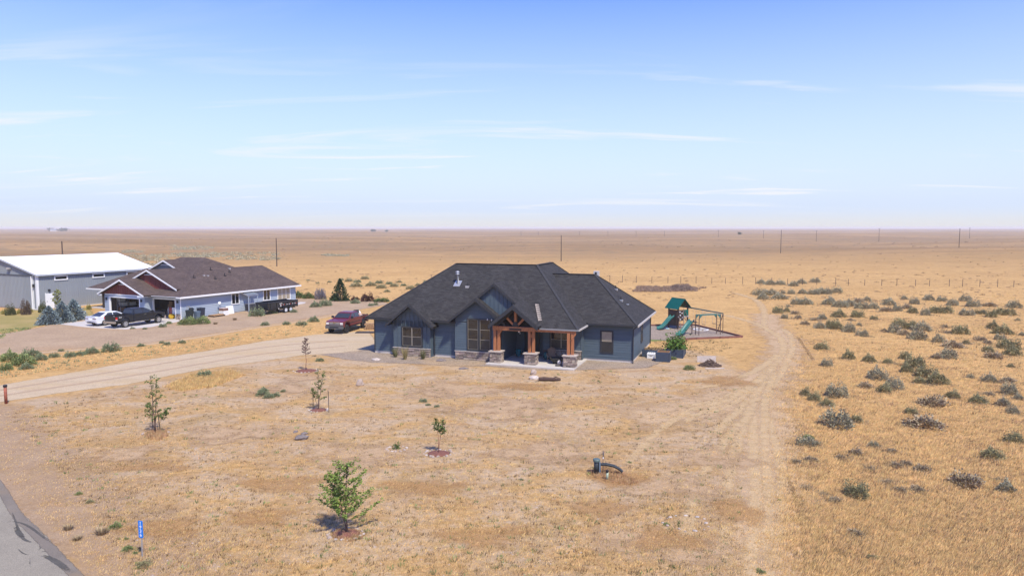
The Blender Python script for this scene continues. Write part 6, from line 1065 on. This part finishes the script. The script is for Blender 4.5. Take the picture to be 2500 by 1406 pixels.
BM = {'lavender': fol('lavender', (.20, .18, .20)), 'redb': fol('barberry', (.085, .038, .03)), 'hedge': fol('hedge_green', (.10, .145, .05)), 'olive2': fol('olive_shrub', (.10, .11, .045)), 'bronze': fol('bronze_leaf', (.12, .085, .06)), 'yellow': fol('yellow_flower', (.33, .29, .09))}
BS = {k: shrub_mesh('bush', 90 + i, m, 1500, .62, .085) for i, (k, m) in enumerate(BM.items())}
for x, y, w, h, c, lb in BUSH:
    g = G(x, y); s_ = 1 / pxm(x, y); link('bush', BS[c], None, lb, 'bush', 'garden shrubs', None, (g.x, g.y + .3, 0), x, (w * s_, w * s_, h * s_ * 1.35))
OL = [(804, 690, 12), (832, 685, 14), (851, 688, 20), (873, 690, 18), (892, 682, 20), (870, 700, 30), (905, 698, 26), (930, 704, 24), (925, 692, 18), (950, 694, 16), (963, 700, 20), (985, 698, 14), (975, 690, 14), (1002, 706, 22), (1020, 698, 16), (945, 713, 16), (776, 693, 10), (752, 686, 9), (1040, 690, 14)]
for i, (x, y, w) in enumerate(sorted(OL)):
    g = G(x, y); W_ = w / pxm(x, y) * 1.1; link('desert_shrub', SH['olive' if i % 3 else 'weed'][i % 3], None, f'pale olive desert shrub, {ORD[i]} from left behind conifer and house', 'shrub', 'desert shrubs behind the house', None, (g.x, g.y, -.05), i, (W_, W_, min(1.2, W_ * .6)))

# trees -----------------------------------------------------------------------
M_bark = mat('young_bark', (.12, .075, .055), .85, .2, 6); M_barkr = mat('red_bark', (.21, .085, .055), .8, .2, 6); M_leaf = fol('tree_leaf', (.165, .225, .05), .35, .012); M_leafd = fol('dark_leaf', (.10, .145, .04), .35, .012); M_leafp = fol('purple_leaf', (.10, .06, .055), .35, .01)
M_mulch = mat('red_mulch', (.20, .08, .055), .95, .35, 14, bump=.8, bscale=30); M_stake = mat('dark_stake', (.04, .03, .028), .7)
def young_tree(label, base, trunks, nbr, lsize, lm, bm, seed, name='young_tree', lean=.0, per=22):
    """trunks: list of (height, dx, dy); side shoots carry the leaves"""
    rng = np.random.default_rng(seed); T = thing(name, label, 'tree', base); pts = []; drs = []
    for (h, dx, dy, t0, spread) in trunks:
        n = 7; tp = [Vector((dx * (i / n) ** 1.3 + .02 * rng.normal() * (i > 0), dy * (i / n) ** 1.3 + .02 * rng.normal() * (i > 0), h * i / n)) for i in range(n + 1)]
        MB().path(tp, [max(.006, .028 * h / 2.5 * (1 - .85 * i / n)) for i in range(n + 1)], 7).build('trunk', bm, T, True)
        br = MB()
        for k in range(nbr):
            t = t0 + (1 - t0) * (k + .5) / nbr; i = min(n - 1, int(t * n)); b = tp[i].lerp(tp[i + 1], t * n - i); a = k * 2.4 + rng.uniform(-.5, .5); ln = spread * (1.15 - .75 * (t - t0) / (1 - t0)) * rng.uniform(.7, 1.15); up_ = rng.uniform(.35, .8)
            e = b + Vector((cos(a) * ln, sin(a) * ln, ln * up_)); mid = b.lerp(e, .5) + Vector((0, 0, -.05 * ln)); br.path([b, mid, e], [.010, .007, .003], 5, False)
            m_ = max(4, int(per * ln / max(spread, .01)))
            for q in range(m_):
                u = .2 + .85 * (q / m_); p = b.lerp(mid, u * 2) if u < .5 else mid.lerp(e, (u - .5) * 2); pts.append((p.x + rng.normal() * .045, p.y + rng.normal() * .045, p.z + rng.normal() * .04)); drs.append(((e - b).normalized().x, (e - b).normalized().y, -.15))
        for q in range(int(per * .6)): 
            p = tp[-2].lerp(tp[-1], q / (per * .6)); pts.append((p.x + rng.normal() * .04, p.y + rng.normal() * .04, p.z)); drs.append((rng.normal(), rng.normal(), .2))
        br.build('branches', bm, T)
    V, Fc, A = leaves(np.array(pts), lsize, rng, 1.0, 0.1, np.array(drs)); link('crown', from_np('crown', V, Fc, lm, A), T); return T
def tree_ring(label, c, r, n, seed, plant=True, mulch=True):
    rng = random.Random(seed)
    t = thing('mulch_ring', label, 'mulch ring', c)
    if mulch: MB().lathe([(r * .82, .0), (r * .7, .035), (r * .3, .07), (.03, .08)], n=18, sx=1.1, sy=1).build('mulch', M_mulch, t, True)
    for k in range(n):
        a = 2 * pi * k / n + rng.uniform(-.12, .12); rr_k = r * rng.uniform(.85, 1.05); s_ = rng.uniform(.09, .2); link('edging_stone', rng.choice(RW if rng.random() < .4 else RT), t, loc=(rr_k * 1.1 * cos(a), rr_k * sin(a), -.01), rotz=rng.uniform(0, 6), scale=(s_, s_ * .8, s_ * .7))
g5, g4, g3, g2, g1_, g6 = G(845, 1303), G(1071, 1107), G(748, 905), G(777, 1001), G(379, 1056), G(968, 1097)
young_tree('bushy green young tree nearest the camera, in a stone edged mulch ring', g5, [(2.5, .05, .1, .16, 1.0), (2.1, -.4, .1, .35, .62)], 27, .08, M_leaf, M_bark, 4, per=92); tree_ring('red mulch and stones round the bushy nearest tree', g5, .55, 15, 1)
young_tree('thin forked young tree alone right of the centre yard', g4, [(1.65, .22, .05, .55, .22), (1.7, -.1, 0, .6, .25)], 8, .08, M_leafd, M_barkr, 7, per=42); tree_ring('red mulch circle round the thin forked tree', g4, .62, 17, 2)
young_tree('purple brown leaved young tree near the driveway end', g3, [(2.45, -.05, 0, .5, .34)], 16, .085, M_leafp, M_barkr, 9, per=34); tree_ring('red mulch circle round the purple leaved tree', g3, .85, 18, 3)
young_tree('sparse upright young tree between two stakes in mid yard', g2, [(2.5, .05, .05, .2, .38), (2.3, .4, 0, .45, .26), (1.3, -.35, 0, .5, .2)], 9, .085, M_leafd, M_bark, 12, per=26); tree_ring('mulch and stones round the sparse staked tree', g2, .55, 14, 4)
young_tree('sparse young tree with dark stakes at the left of the yard', g1_, [(3.0, -.2, .1, .22, .45), (2.85, .18, .05, .35, .36), (1.3, .75, 0, .5, .3), (1.6, -.35, -.1, .4, .3)], 9, .09, M_leafd, M_bark, 15, per=30); tree_ring('ring of dry reddish grass and pale stones at the left tree', g1_, .62, 10, 5, mulch=False)
for p, lb in ((G(765, 1000), 'left dark stake of the sparse staked tree'), (G(803, 1006), 'right dark stake of the sparse staked tree')): link('stake', MB().path([(0, 0, 0), (-.02, .02, 1.25)], .018, 6).mesh('stake', M_stake), None, lb, 'stake', None, None, p)
for p, e, lb in ((G(373, 1043), (.04, 0, .95), 'left stake of the leftmost young tree'), (G(391, 1048), (-.1, 0, 1.0), 'right stake of the leftmost young tree')): link('stake', MB().path([(0, 0, 0), e], .02, 6).mesh('stake', M_stake), None, lb, 'stake', None, None, p)
sp_ = shrub_mesh('seedling', 77, M_leafd, 120, .8, .2); link('seedling', sp_, None, 'small green seedling in a ring of pale stones', 'plant', None, None, g6, 0, (.4, .4, .42)); tree_ring('ring of pale stones round the small seedling', g6 + Vector((0, .05, 0)), .45, 13, 6, mulch=False)
tree_ring('weedy oval ring of stones low in the right yard', G(1675, 1276), .75, 14, 7, mulch=False)
# grasses by the house front, tomato plants
M_reed = fol('reed_grass', (.30, .24, .10), .3)
def tuft_mesh(seed, m, n=60, h=1.0, spread=.28):
    rng = np.random.default_rng(seed); a = rng.uniform(0, 2 * pi, n); r = spread * np.sqrt(rng.random(n)); e = np.stack([r * 1.6 * np.cos(a), r * 1.6 * np.sin(a), h * rng.uniform(.55, 1, n)], 1); b0 = np.stack([.3 * r * np.cos(a), .3 * r * np.sin(a), 0 * a], 1); s_ = np.stack([-np.sin(a), np.cos(a), 0 * a], 1) * .014
    return from_np('ornamental_grass', np.stack([b0 - s_, b0 + s_, e + s_ * .4, e - s_ * .4], 1).reshape(-1, 3), np.arange(n * 4).reshape(-1, 4), m, np.repeat(rng.random(n), 4))
for (x, y, h, lb, c) in ((965, 872, .85, 'slim green shrub at the left corner of the stone wainscot', 'g'), (989, 878, 1.15, 'tall pale feather grass under the left window', 'r'), (1033, 877, .95, 'thin shrub under the right half of the left window', 'g')):
    link('ornamental_grass', tuft_mesh(int(x), M_reed if c == 'r' else fol('slim_shrub', (.15, .15, .06)), 80, h), None, lb, 'grass', None, None, G(x, y))
vg = thing('vegetable_plants', 'tall leafy green plants growing in the navy garden bed', 'plants', pb3 + Vector((cos(YAW), -sin(YAW), 0)) * .65 + Vector((sin(YAW), cos(YAW), 0)) * 1.1 + Vector((0, 0, .62)), -YAW); rng = np.random.default_rng(5); n = 1500; P = np.stack([rng.normal(size=n) * .42, rng.normal(size=n) * .62, np.abs(rng.normal(size=n)) * .48], 1); V, Fc, A = leaves(P, .17, rng); link('leaves', from_np('leaves', V, Fc, fol('vegetable_leaf', (.085, .15, .03)), A), vg)
dd = thing('dried_plants', 'dry brown plant remains in the long navy garden bed', 'plants', pb2 + Vector((cos(YAW), -sin(YAW), 0)) * .8 + Vector((sin(YAW), cos(YAW), 0)) * .5 + Vector((0, 0, .52)), -YAW); n = 260; P = np.stack([rng.uniform(-.75, .75, n), rng.uniform(-.4, .4, n), np.abs(rng.normal(size=n)) * .12], 1); V, Fc, A = leaves(P, .12, rng); link('leaves', from_np('leaves', V, Fc, fol('dry_leaf', (.25, .17, .09)), A), dd)
# conifers ----------------------------------------------------------------------
def conifer(label, base, h, w, m, seed, cat='tree', name='spruce', n=1500, ls=.16):
    rng = np.random.default_rng(seed); T = thing(name, label, cat, base); MB().tube((0, 0, 0), (0, 0, h * .95), .05 * h / 2, .01, 7).build('trunk', M_bark, T); t = rng.random(n) ** 1.5; wh = np.floor(t * 9) / 9 + rng.uniform(-.03, .03, n); a = rng.integers(0, 11, n) * 2 * pi / 11 + wh * 9 + rng.normal(size=n) * .13; rad = (w / 2) * (1 - t ** 1.25) ** .8 * rng.uniform(.35, 1.08, n) * (1 + .18 * np.sin(a * 3 + seed)) + .02
    P = np.stack([rad * np.cos(a), rad * np.sin(a), h * (.04 + .95 * t) - rad * .10 + .05 * rng.normal(size=n)], 1); D = np.stack([np.cos(a), np.sin(a), .35 + 0 * a], 1); V, Fc, A = leaves(P, ls, rng, 1.1, 0, D); link('crown', from_np('crown', V, Fc, m, A), T); return T
M_spr = fol('blue_spruce', (.20, .25, .25), .35); M_con = fol('dark_conifer', (.035, .065, .025), .4)
for x, y, h, w, lb in ((121, 791, 2.0, 2.5, 'blue spruce, front left of the three'), (153, 786, 2.35, 2.6, 'blue spruce, middle and largest of the three'), (181, 781, 2.4, 2.7, 'blue spruce, right of the three and nearest the white sedan')): conifer(lb + ' by the driveway', G(x, y), h, w, M_spr, int(x), n=4200, ls=.17)
conifer('dark green conical tree at the back edge of the gravel yard', G(831, 734), 3.25, 2.7, M_con, 3, n=2400, ls=.22, name='conifer')
young_tree('yellow green leafy young tree before the workshop door', G(140, 772), [(3.2, .15, 0, .4, .7)], 18, .22, fol('lime_leaf', (.17, .18, .04)), M_bark, 21, per=16)

# ================================================================ FAR PLAIN
M_pole = mat('creosote_pole', (.055, .04, .033), .8, .2, 3)
def upole(px, by, ty, label, lean=0, r=.15, arms=False, d=None):
    g = G(px, by)
    if d: g = Vector(((px - CX) / F * d, d, 0))
    z0 = float(hgt(g.x, g.y)); dr_ = ray(px, ty); top = CAMH + dr_.z * (g.y / dr_.y); T = thing('utility_pole', label, 'utility pole', (g.x, g.y, z0), 0, 'utility poles on the plain'); MB().tube((0, 0, -.3), (lean, 0, top - z0), r, r * .7, 8).build('shaft', M_pole, T); MB().lathe([(r * .75, top - z0), (r * .2, top - z0 + .12)], (lean, 0, 0), 8).build('pole_cap', M_pole, T)
    if arms: bx('crossarm', M_pole, T, -1.2, 1.2, -.06, .06, top - z0 - .6, top - z0 - .45)
upole(153, 0, 590, 'pole rising behind the white workshop roof', d=150); upole(676, 649, 582, 'pole in the field between the two houses'); upole(1370, 633, 575, 'pole just above the blue house ridge'); upole(1906, 613, 562, 'pole standing in the field above the sagebrush, second from right'); upole(2341, 610, 558, 'tall pole nearest the right picture edge')
for i, (x, b, t_) in enumerate(((1272, 573, 566), (1314, 573, 566), (1415, 573, 565), (1484, 574, 564), (1553, 574, 564), (1622, 574, 564), (1754, 575, 562), (1864, 577, 563), (1993, 581, 563), (2146, 580, 558), (2367, 577, 556))): upole(x, b, t_, f'tiny far pole on the horizon plain, {ORD[i]} from the left', r=.22, arms=True)
# wire fence
fp0, fp1 = G(1050, 684.5), G(2560, 703); FN = thing('wire_fence', 'thin wire fence with steel posts crossing the far side of the lot', 'fence', (0, 0, 0)); n = 42; M_post = mat('steel_fence_post', (.10, .075, .06), .8); me_p = MB().path([(0, 0, -.2), (0, 0, 1.25)], .045, 6).mesh('post', M_post)
rf = random.Random(2)
for i in range(n): q = fp0.lerp(fp1, i / (n - 1)); link('post', me_p, FN, loc=(q.x + rf.uniform(-.3, .3), q.y + rf.uniform(-.15, .15), float(hgt(q.x, q.y))), scale=(1, 1, rf.uniform(.85, 1.15)))
for z in (.4, .75, 1.1): MB().tube(fp0 + Vector((0, 0, z)), fp1 + Vector((0, 0, z)), .008, n=4).build('wire', M_post, FN)
# distant farm and trees on the horizon
def farfol(label, px, d, w, h, m, seed): 
    x = (px - CX) / F * d; T = thing('distant_tree', label, 'tree', (x, d, float(hgt(x, d)))); MB().tube((0, 0, 0), (0, 0, h * .5), .2, .1, 6).build('trunk', M_bark, T); rng = np.random.default_rng(seed); n = 260; P = rng.normal(size=(n, 3)) * (w * .22, w * .22, h * .2) + (0, 0, h * .55); P[:, 2] = np.maximum(P[:, 2], .2); V, Fc, A = leaves(P, w * .2, rng); link('crown', from_np('crown', V, Fc, m, A), T)
farfol('lone dark round tree far out on the plain, right half', 1804, 1150, 6.5, 4.6, M_con, 1); farfol('far dark tree on the horizon above the blue house, left', 912, 2100, 14, 7, M_con, 2); farfol('far dark tree on the horizon above the blue house, right', 945, 2100, 10, 6, M_con, 3); farfol('far tree beside the distant farmhouse on the horizon', 158, 2300, 26, 9, M_con, 4); farfol('far tree behind the distant farmhouse', 128, 2330, 18, 10, M_con, 5)
dx_ = (135 - CX) / F * 2290; FH = thing('distant_farmhouse', 'tiny pale farmhouse on the horizon at far left', 'house', (dx_, 2290, float(hgt(dx_, 2290)))); B(-9, 9, -5, 5, -1, 4).build('wall', M_white, FH); MB().prism([(-10, -6, 4), (10, -6, 4), (10, 0, 7.5), (-10, 0, 7.5)], (0, 0, .3)).build('roof', mat('far_grey_roof', (.3, .3, .32), .8), FH); MB().prism([(-10, 6, 4), (10, 6, 4), (10, 0.05, 7.5), (-10, 0.05, 7.5)], (0, 0, .3)).build('roof', MATS['far_grey_roof'], FH)
for x in (-6, -2, 2, 6): bx('window', M_glass, FH, x - .7, x + .7, -5.06, -5, 1.2, 2.8)

# ================================================================ STUFF: grasses, brush and stones nobody could count
def scatter_poly(poly_px, n, rng, yexp=1.0):
    pts = np.array(poly_px, float); x0, x1, y0, y1 = pts[:, 0].min(), pts[:, 0].max(), pts[:, 1].min(), pts[:, 1].max(); px = rng.uniform(x0, x1, n); py = y0 + (y1 - y0) * rng.random(n) ** yexp; ok = pip(px, py, [tuple(p) for p in pts]); px, py = px[ok], py[ok]
    cp, sp = cos(PITCH), sin(PITCH); dz = -sp * F + cp * (CY - py); dy = cp * F + sp * (CY - py); t = -CAMH / dz; return (px - CX) * t, dy * t
def jit(X, Y, s): return X + rng.normal(size=len(X)) * s, Y + rng.normal(size=len(X)) * s
def tufts(name, X, Y, h, w, blades, m, rng, lean=(.25, .05), kind='stuff', label=None, cat=None, bw=.012):
    n = len(X); k = blades; X = np.repeat(X, k); Y = np.repeat(Y, k); H = np.repeat(h * rng.uniform(.5, 1.35, n), k) * rng.uniform(.7, 1.1, n * k); a = rng.uniform(0, 2 * pi, n * k); r = w * np.sqrt(rng.random(n * k)); bxs = X + r * np.cos(a) * .5; bys = Y + r * np.sin(a) * .5; z = hgt(bxs, bys)
    ex = bxs + np.cos(a) * H * .55 * rng.random(n * k) + lean[0] * H; ey = bys + np.sin(a) * H * .55 * rng.random(n * k) + lean[1] * H; sa = rng.uniform(0, pi, n * k); ww = bw * np.sqrt(np.clip(np.hypot(X, Y) / 30, 1, 4)); sx = np.cos(sa) * ww; sy = np.sin(sa) * ww
    V = np.stack([np.stack([bxs - sx, bys - sy, z - .01], 1), np.stack([bxs + sx, bys + sy, z - .01], 1), np.stack([ex, ey, z + H], 1)], 1).reshape(-1, 3)
    link(name, from_np(name, V, np.arange(n * k * 3).reshape(-1, 3), m, np.repeat(np.repeat(rng.random(n), k), 3)), None, label, cat, None, kind)
M_dry = fol('dry_grass_blades', (.66, .435, .19), .3, .010); M_dry2 = fol('pale_yard_grass', (.62, .425, .195), .28, .010); M_dark = fol('dark_dead_tufts', (.185, .125, .065), .4, .02); M_rus = fol('russet_grass_blades', (.48, .30, .155), .3)
rng = np.random.default_rng(11)
FIELD = [(1935, 1406), (1925, 1200), (1935, 1050), (1905, 960), (1955, 860), (1930, 790), (1880, 730), (1990, 705), (2950, 705), (2950, 1406)]
X, Y = jit(*scatter_poly(FIELD, 86000, rng, .8), 1.0); tufts('dry_field_grass', X, Y, .085, .3, 5, M_dry, rng, (.5, .1), label='golden dry grass covering the right-hand field', cat='grass')
cxs, cys = scatter_poly(FIELD, 2600, rng, .8); k_ = 16; X = np.repeat(cxs, k_) + rng.normal(size=len(cxs) * k_) * .42; Y = np.repeat(cys, k_) + rng.normal(size=len(cxs) * k_) * .3; tufts('matted_grass_clumps', X, Y, .14, .25, 5, fol('matted_grass', (.62, .405, .17), .32, .012), rng, (.7, .15), label='matted clumps of taller golden grass in the right-hand field', cat='grass')
cxs, cys = scatter_poly(FIELD, 520, rng, .8); X = np.repeat(cxs, 14) + rng.normal(size=len(cxs) * 14) * .5; Y = np.repeat(cys, 14) + rng.normal(size=len(cxs) * 14) * .25; tufts('brown_grass_clumps', X, Y, .14, .25, 5, fol('brown_matted', (.34, .215, .115), .35, .015), rng, (.6, .1), label='brown dead grass clumps in the right-hand field', cat='grass')
sg = [(G(x, y), w / pxm(x, y)) for x, y, w in SAGE]; X = np.concatenate([rng.normal(size=22) * w * .55 + g.x for g, w in sg]); Y = np.concatenate([rng.normal(size=22) * w * .45 + g.y + w * .15 for g, w in sg]); tufts('sagebrush_litter', X, Y, .16, .35, 7, fol('sage_litter', (.33, .26, .16), .35, .015), rng, (.15, 0), label='dead twigs and litter round the sagebrush', cat='litter')
X, Y = scatter_poly(FIELD, 2600, rng, .9); tufts('dead_stem_tufts', X, Y, .16, .4, 6, M_dark, rng, (.3, 0), label='dark dead stems scattered through the right-hand field', cat='grass')
YP = [(330, 1406), (90, 1080), (0, 1000), (330, 945), (600, 893), (740, 880), (1000, 893), (1200, 900), (1560, 905), (1780, 900), (1840, 960), (1800, 1060), (1820, 1406)]
X, Y = scatter_poly([(-60, 1040), (0, 1000), (110, 1080), (350, 1406), (235, 1406), (0, 1150)], 3200, rng); tufts('shoulder_grass', X, Y, .06, .25, 5, M_dry2, rng, (.3, .1), label='sparse dry grass on the road shoulder', cat='grass')
X, Y = scatter_poly(YP, 36000, rng, .75); tufts('thin_yard_grass', X, Y, .055, .25, 5, M_dry2, rng, (.4, .1), label='thin pale dry grass over the front yard', cat='grass', bw=.010)
cxs, cys = scatter_poly(YP, 420, rng, .85); X = np.repeat(cxs, 18) + rng.normal(size=len(cxs) * 18) * .55; Y = np.repeat(cys, 18) + rng.normal(size=len(cxs) * 18) * .35; tufts('yard_straw_patches', X, Y, .09, .2, 6, fol('straw_patch', (.62, .42, .18), .28), rng, (.4, .1), label='thicker straw patches in the front yard', cat='grass')
X, Y = scatter_poly(YP, 5200, rng, .9); tufts('small_yard_weeds', X, Y, .085, .2, 7, M_dark, rng, (.1, 0), label='small dark dead weeds dotted over the front yard', cat='weeds')
X, Y = scatter_poly(YP, 620, rng, .9); tufts('tiny_green_weeds', X, Y, .10, .22, 9, MS['green'], rng, (.05, 0), label='tiny green weeds dotted over the front yard', cat='weeds', bw=.02)
ST = [(0, 925), (0, 885), (150, 872), (370, 845), (520, 826), (700, 798), (800, 785), (790, 812), (640, 828), (500, 852), (320, 878)]
X, Y = scatter_poly(ST, 9000, rng); tufts('strip_dry_grass', X, Y, .10, .25, 5, M_dry, rng, (.3, .1), label='dry grass strip between driveway and gravel yard', cat='grass'); X, Y = scatter_poly(ST, 900, rng); tufts('strip_weeds', X, Y, .16, .35, 8, MS['weed'], rng, (.1, 0), label='grey green weeds in the strip above the driveway', cat='weeds', bw=.02)
WELLP = [(1440, 1150), (1480, 1140), (1550, 1170), (1560, 1185), (1490, 1180), (1450, 1165)]
X, Y = scatter_poly(WELLP, 900, rng); tufts('russet_well_grass', X, Y, .15, .2, 5, M_rus, rng, (.1, 0), label='russet grass growing round the well head', cat='grass')
X, Y = scatter_poly([(352, 1062), (375, 1050), (405, 1052), (412, 1064), (390, 1075), (365, 1073)], 330, rng); tufts('russet_tree_grass', X, Y, .2, .1, 6, M_rus, rng, (.1, 0), label='reddish dry grass at the foot of the leftmost tree', cat='grass')
X, Y = scatter_poly([(400, 945), (470, 915), (560, 905), (600, 915), (520, 945), (440, 955)], 3500, rng); tufts('straw_mound_grass', X, Y, .22, .3, 6, fol('straw', (.66, .45, .19), .25), rng, (.3, 0), label='thick straw coloured grass below the driveway', cat='grass')
X, Y = scatter_poly([(808, 1310), (820, 1290), (875, 1295), (885, 1312), (850, 1325)], 500, rng); tufts('ring_grass', X, Y, .10, .1, 5, M_rus, rng, label='dry grass fringe of the nearest mulch ring', cat='grass')
X, Y = scatter_poly([(0, 830), (0, 805), (60, 800), (85, 800), (70, 805), (20, 815)], 260, rng); tufts('lawn_edge_grass', X, Y, .16, .3, 8, MS['green'], rng, (0, 0), label='taller green grass at the lawn edge, far left', cat='grass', bw=.02)
X, Y = scatter_poly([(1570, 835), (1640, 833), (1760, 830), (1790, 850), (1720, 870), (1640, 875)], 330, rng); tufts('pad_edge_weeds', X, Y, .13, .3, 7, fol('drab_weeds', (.20, .16, .08)), rng, label='drab weeds between the play pad and raised beds', cat='weeds')
def blobs(name, X, Y, w, h, m, rng, label, cat):
    """low brush clumps seen from afar: three crossed ragged leaves and a dome per clump"""
    n = len(X); k = 44; a = rng.uniform(0, 2 * pi, (n, k)); rr = np.sqrt(rng.random((n, k))) * .5; W_ = w * rng.uniform(.5, 1.5, n); P = np.stack([X[:, None] + rr * np.cos(a) * W_[:, None], Y[:, None] + rr * np.sin(a) * W_[:, None], rng.random((n, k)) * (1 - rr) * h * rng.uniform(.7, 1.2, n)[:, None]], -1).reshape(-1, 3); P[:, 2] += hgt(P[:, 0], P[:, 1]); V, Fc, A = leaves(P, np.repeat(W_, k) * .17, rng, 1.2, .2); link(name, from_np(name, V, Fc, m, A), None, label, cat, None, 'stuff')
def pick(n, lo, hi, x0=-200, x1=2700, rng=rng): 
    px = rng.uniform(x0, x1, n); py = rng.uniform(lo, hi, n); dz = -sin(PITCH) * F + cos(PITCH) * (CY - py); dy = cos(PITCH) * F + sin(PITCH) * (CY - py); t = -CAMH / dz; return (px - CX) * t, dy * t
X, Y = pick(1300, 590, 735); blobs('far_low_brush', X, Y, .6, .3, fol('far_brush', (.34, .235, .13), .25), rng, 'small scattered brush dots over the far plain', 'brush')
X, Y = pick(350, 570, 600); blobs('horizon_brush', X, Y, 2.0, .6, MATS['far_brush'], rng, 'faint brush dots towards the horizon', 'brush')
for (x0, x1, y0, y1, n, i) in ((415, 520, 594, 601, 120, 0), (290, 420, 618, 650, 130, 1), (420, 560, 612, 626, 110, 2), (560, 680, 612, 632, 90, 3), (790, 850, 617, 621, 60, 4), (0, 25, 612, 626, 60, 5), (300, 350, 602, 608, 50, 6)):
    X, Y = pick(n, y0, y1, x0, x1); blobs('distant_sagebrush', X, Y, 2.2, .6, MS['grey'], rng, f'grey sagebrush patch {["beyond the brown roof near the middle pole, highest", "rising behind the workshop and brown roof", "just above the brown roof ridge", "left of the pole between the houses", "small and dark right of the pole between the houses", "at the far left behind the workshop", "thin, above the workshop roof end"][i]}', 'brush')
# brush windrows at the back of the lot
X, Y = scatter_poly([(1545, 713), (1560, 700), (1640, 700), (1720, 703), (1700, 711), (1640, 713)], 500, rng); blobs('dead_brush_row', X, Y, .8, .35, fol('dead_row', (.29, .20, .14), .3), rng, 'low windrow of dead brush behind the play set', 'brush')
X, Y = scatter_poly([(1638, 711), (1645, 700), (1680, 699), (1690, 710)], 260, rng); blobs('dead_brush_heap', X, Y, .9, .75, fol('dead_heap', (.24, .17, .13), .3), rng, 'darker heap in the dead brush row behind the play set', 'brush')
# loose pale stones in the yard
me_s = []; X, Y = scatter_poly(YP, 600, rng, .9); n = len(X); s_ = rng.uniform(.015, .05, n); k = 6; a = np.linspace(0, 2 * pi, k, endpoint=False); ring = np.stack([np.cos(a), np.sin(a), 0 * a], 1)
V = np.concatenate([np.stack([X, Y, 0 * X], 1)[:, None] + ring[None] * s_[:, None, None] * rng.uniform(.7, 1.2, (n, k, 1)), (np.stack([X, Y, s_ * .7], 1))[:, None]], 1).reshape(-1, 3); Fc = np.array([[i * 7 + j, i * 7 + (j + 1) % k, i * 7 + 6] for i in range(n) for j in range(k)]); link('loose_stones', from_np('loose_stones', V, Fc, M_rockt), None, 'small pale stones scattered over the front yard', 'stones', None, 'stuff')

# ================================================================ HAZE
hzm = bpy.data.materials.new('haze_air'); hzm.use_nodes = True; nt = hzm.node_tree; nt.nodes.clear(); o_ = nt.nodes.new('ShaderNodeOutputMaterial'); pv = nt.nodes.new('ShaderNodeVolumePrincipled'); pv.inputs['Color'].default_value = (1, .97, .94, 1); pv.inputs['Density'].default_value = HAZE_D; pv.inputs['Anisotropy'].default_value = 0.0; nt.links.new(pv.outputs[0], o_.inputs['Volume'])
hz = B(-16200, 16200, -16200, 16200, -6, 15.0).build('haze', hzm, None, kind='stuff', label='thin pale summer haze over the whole plain', cat='haze')
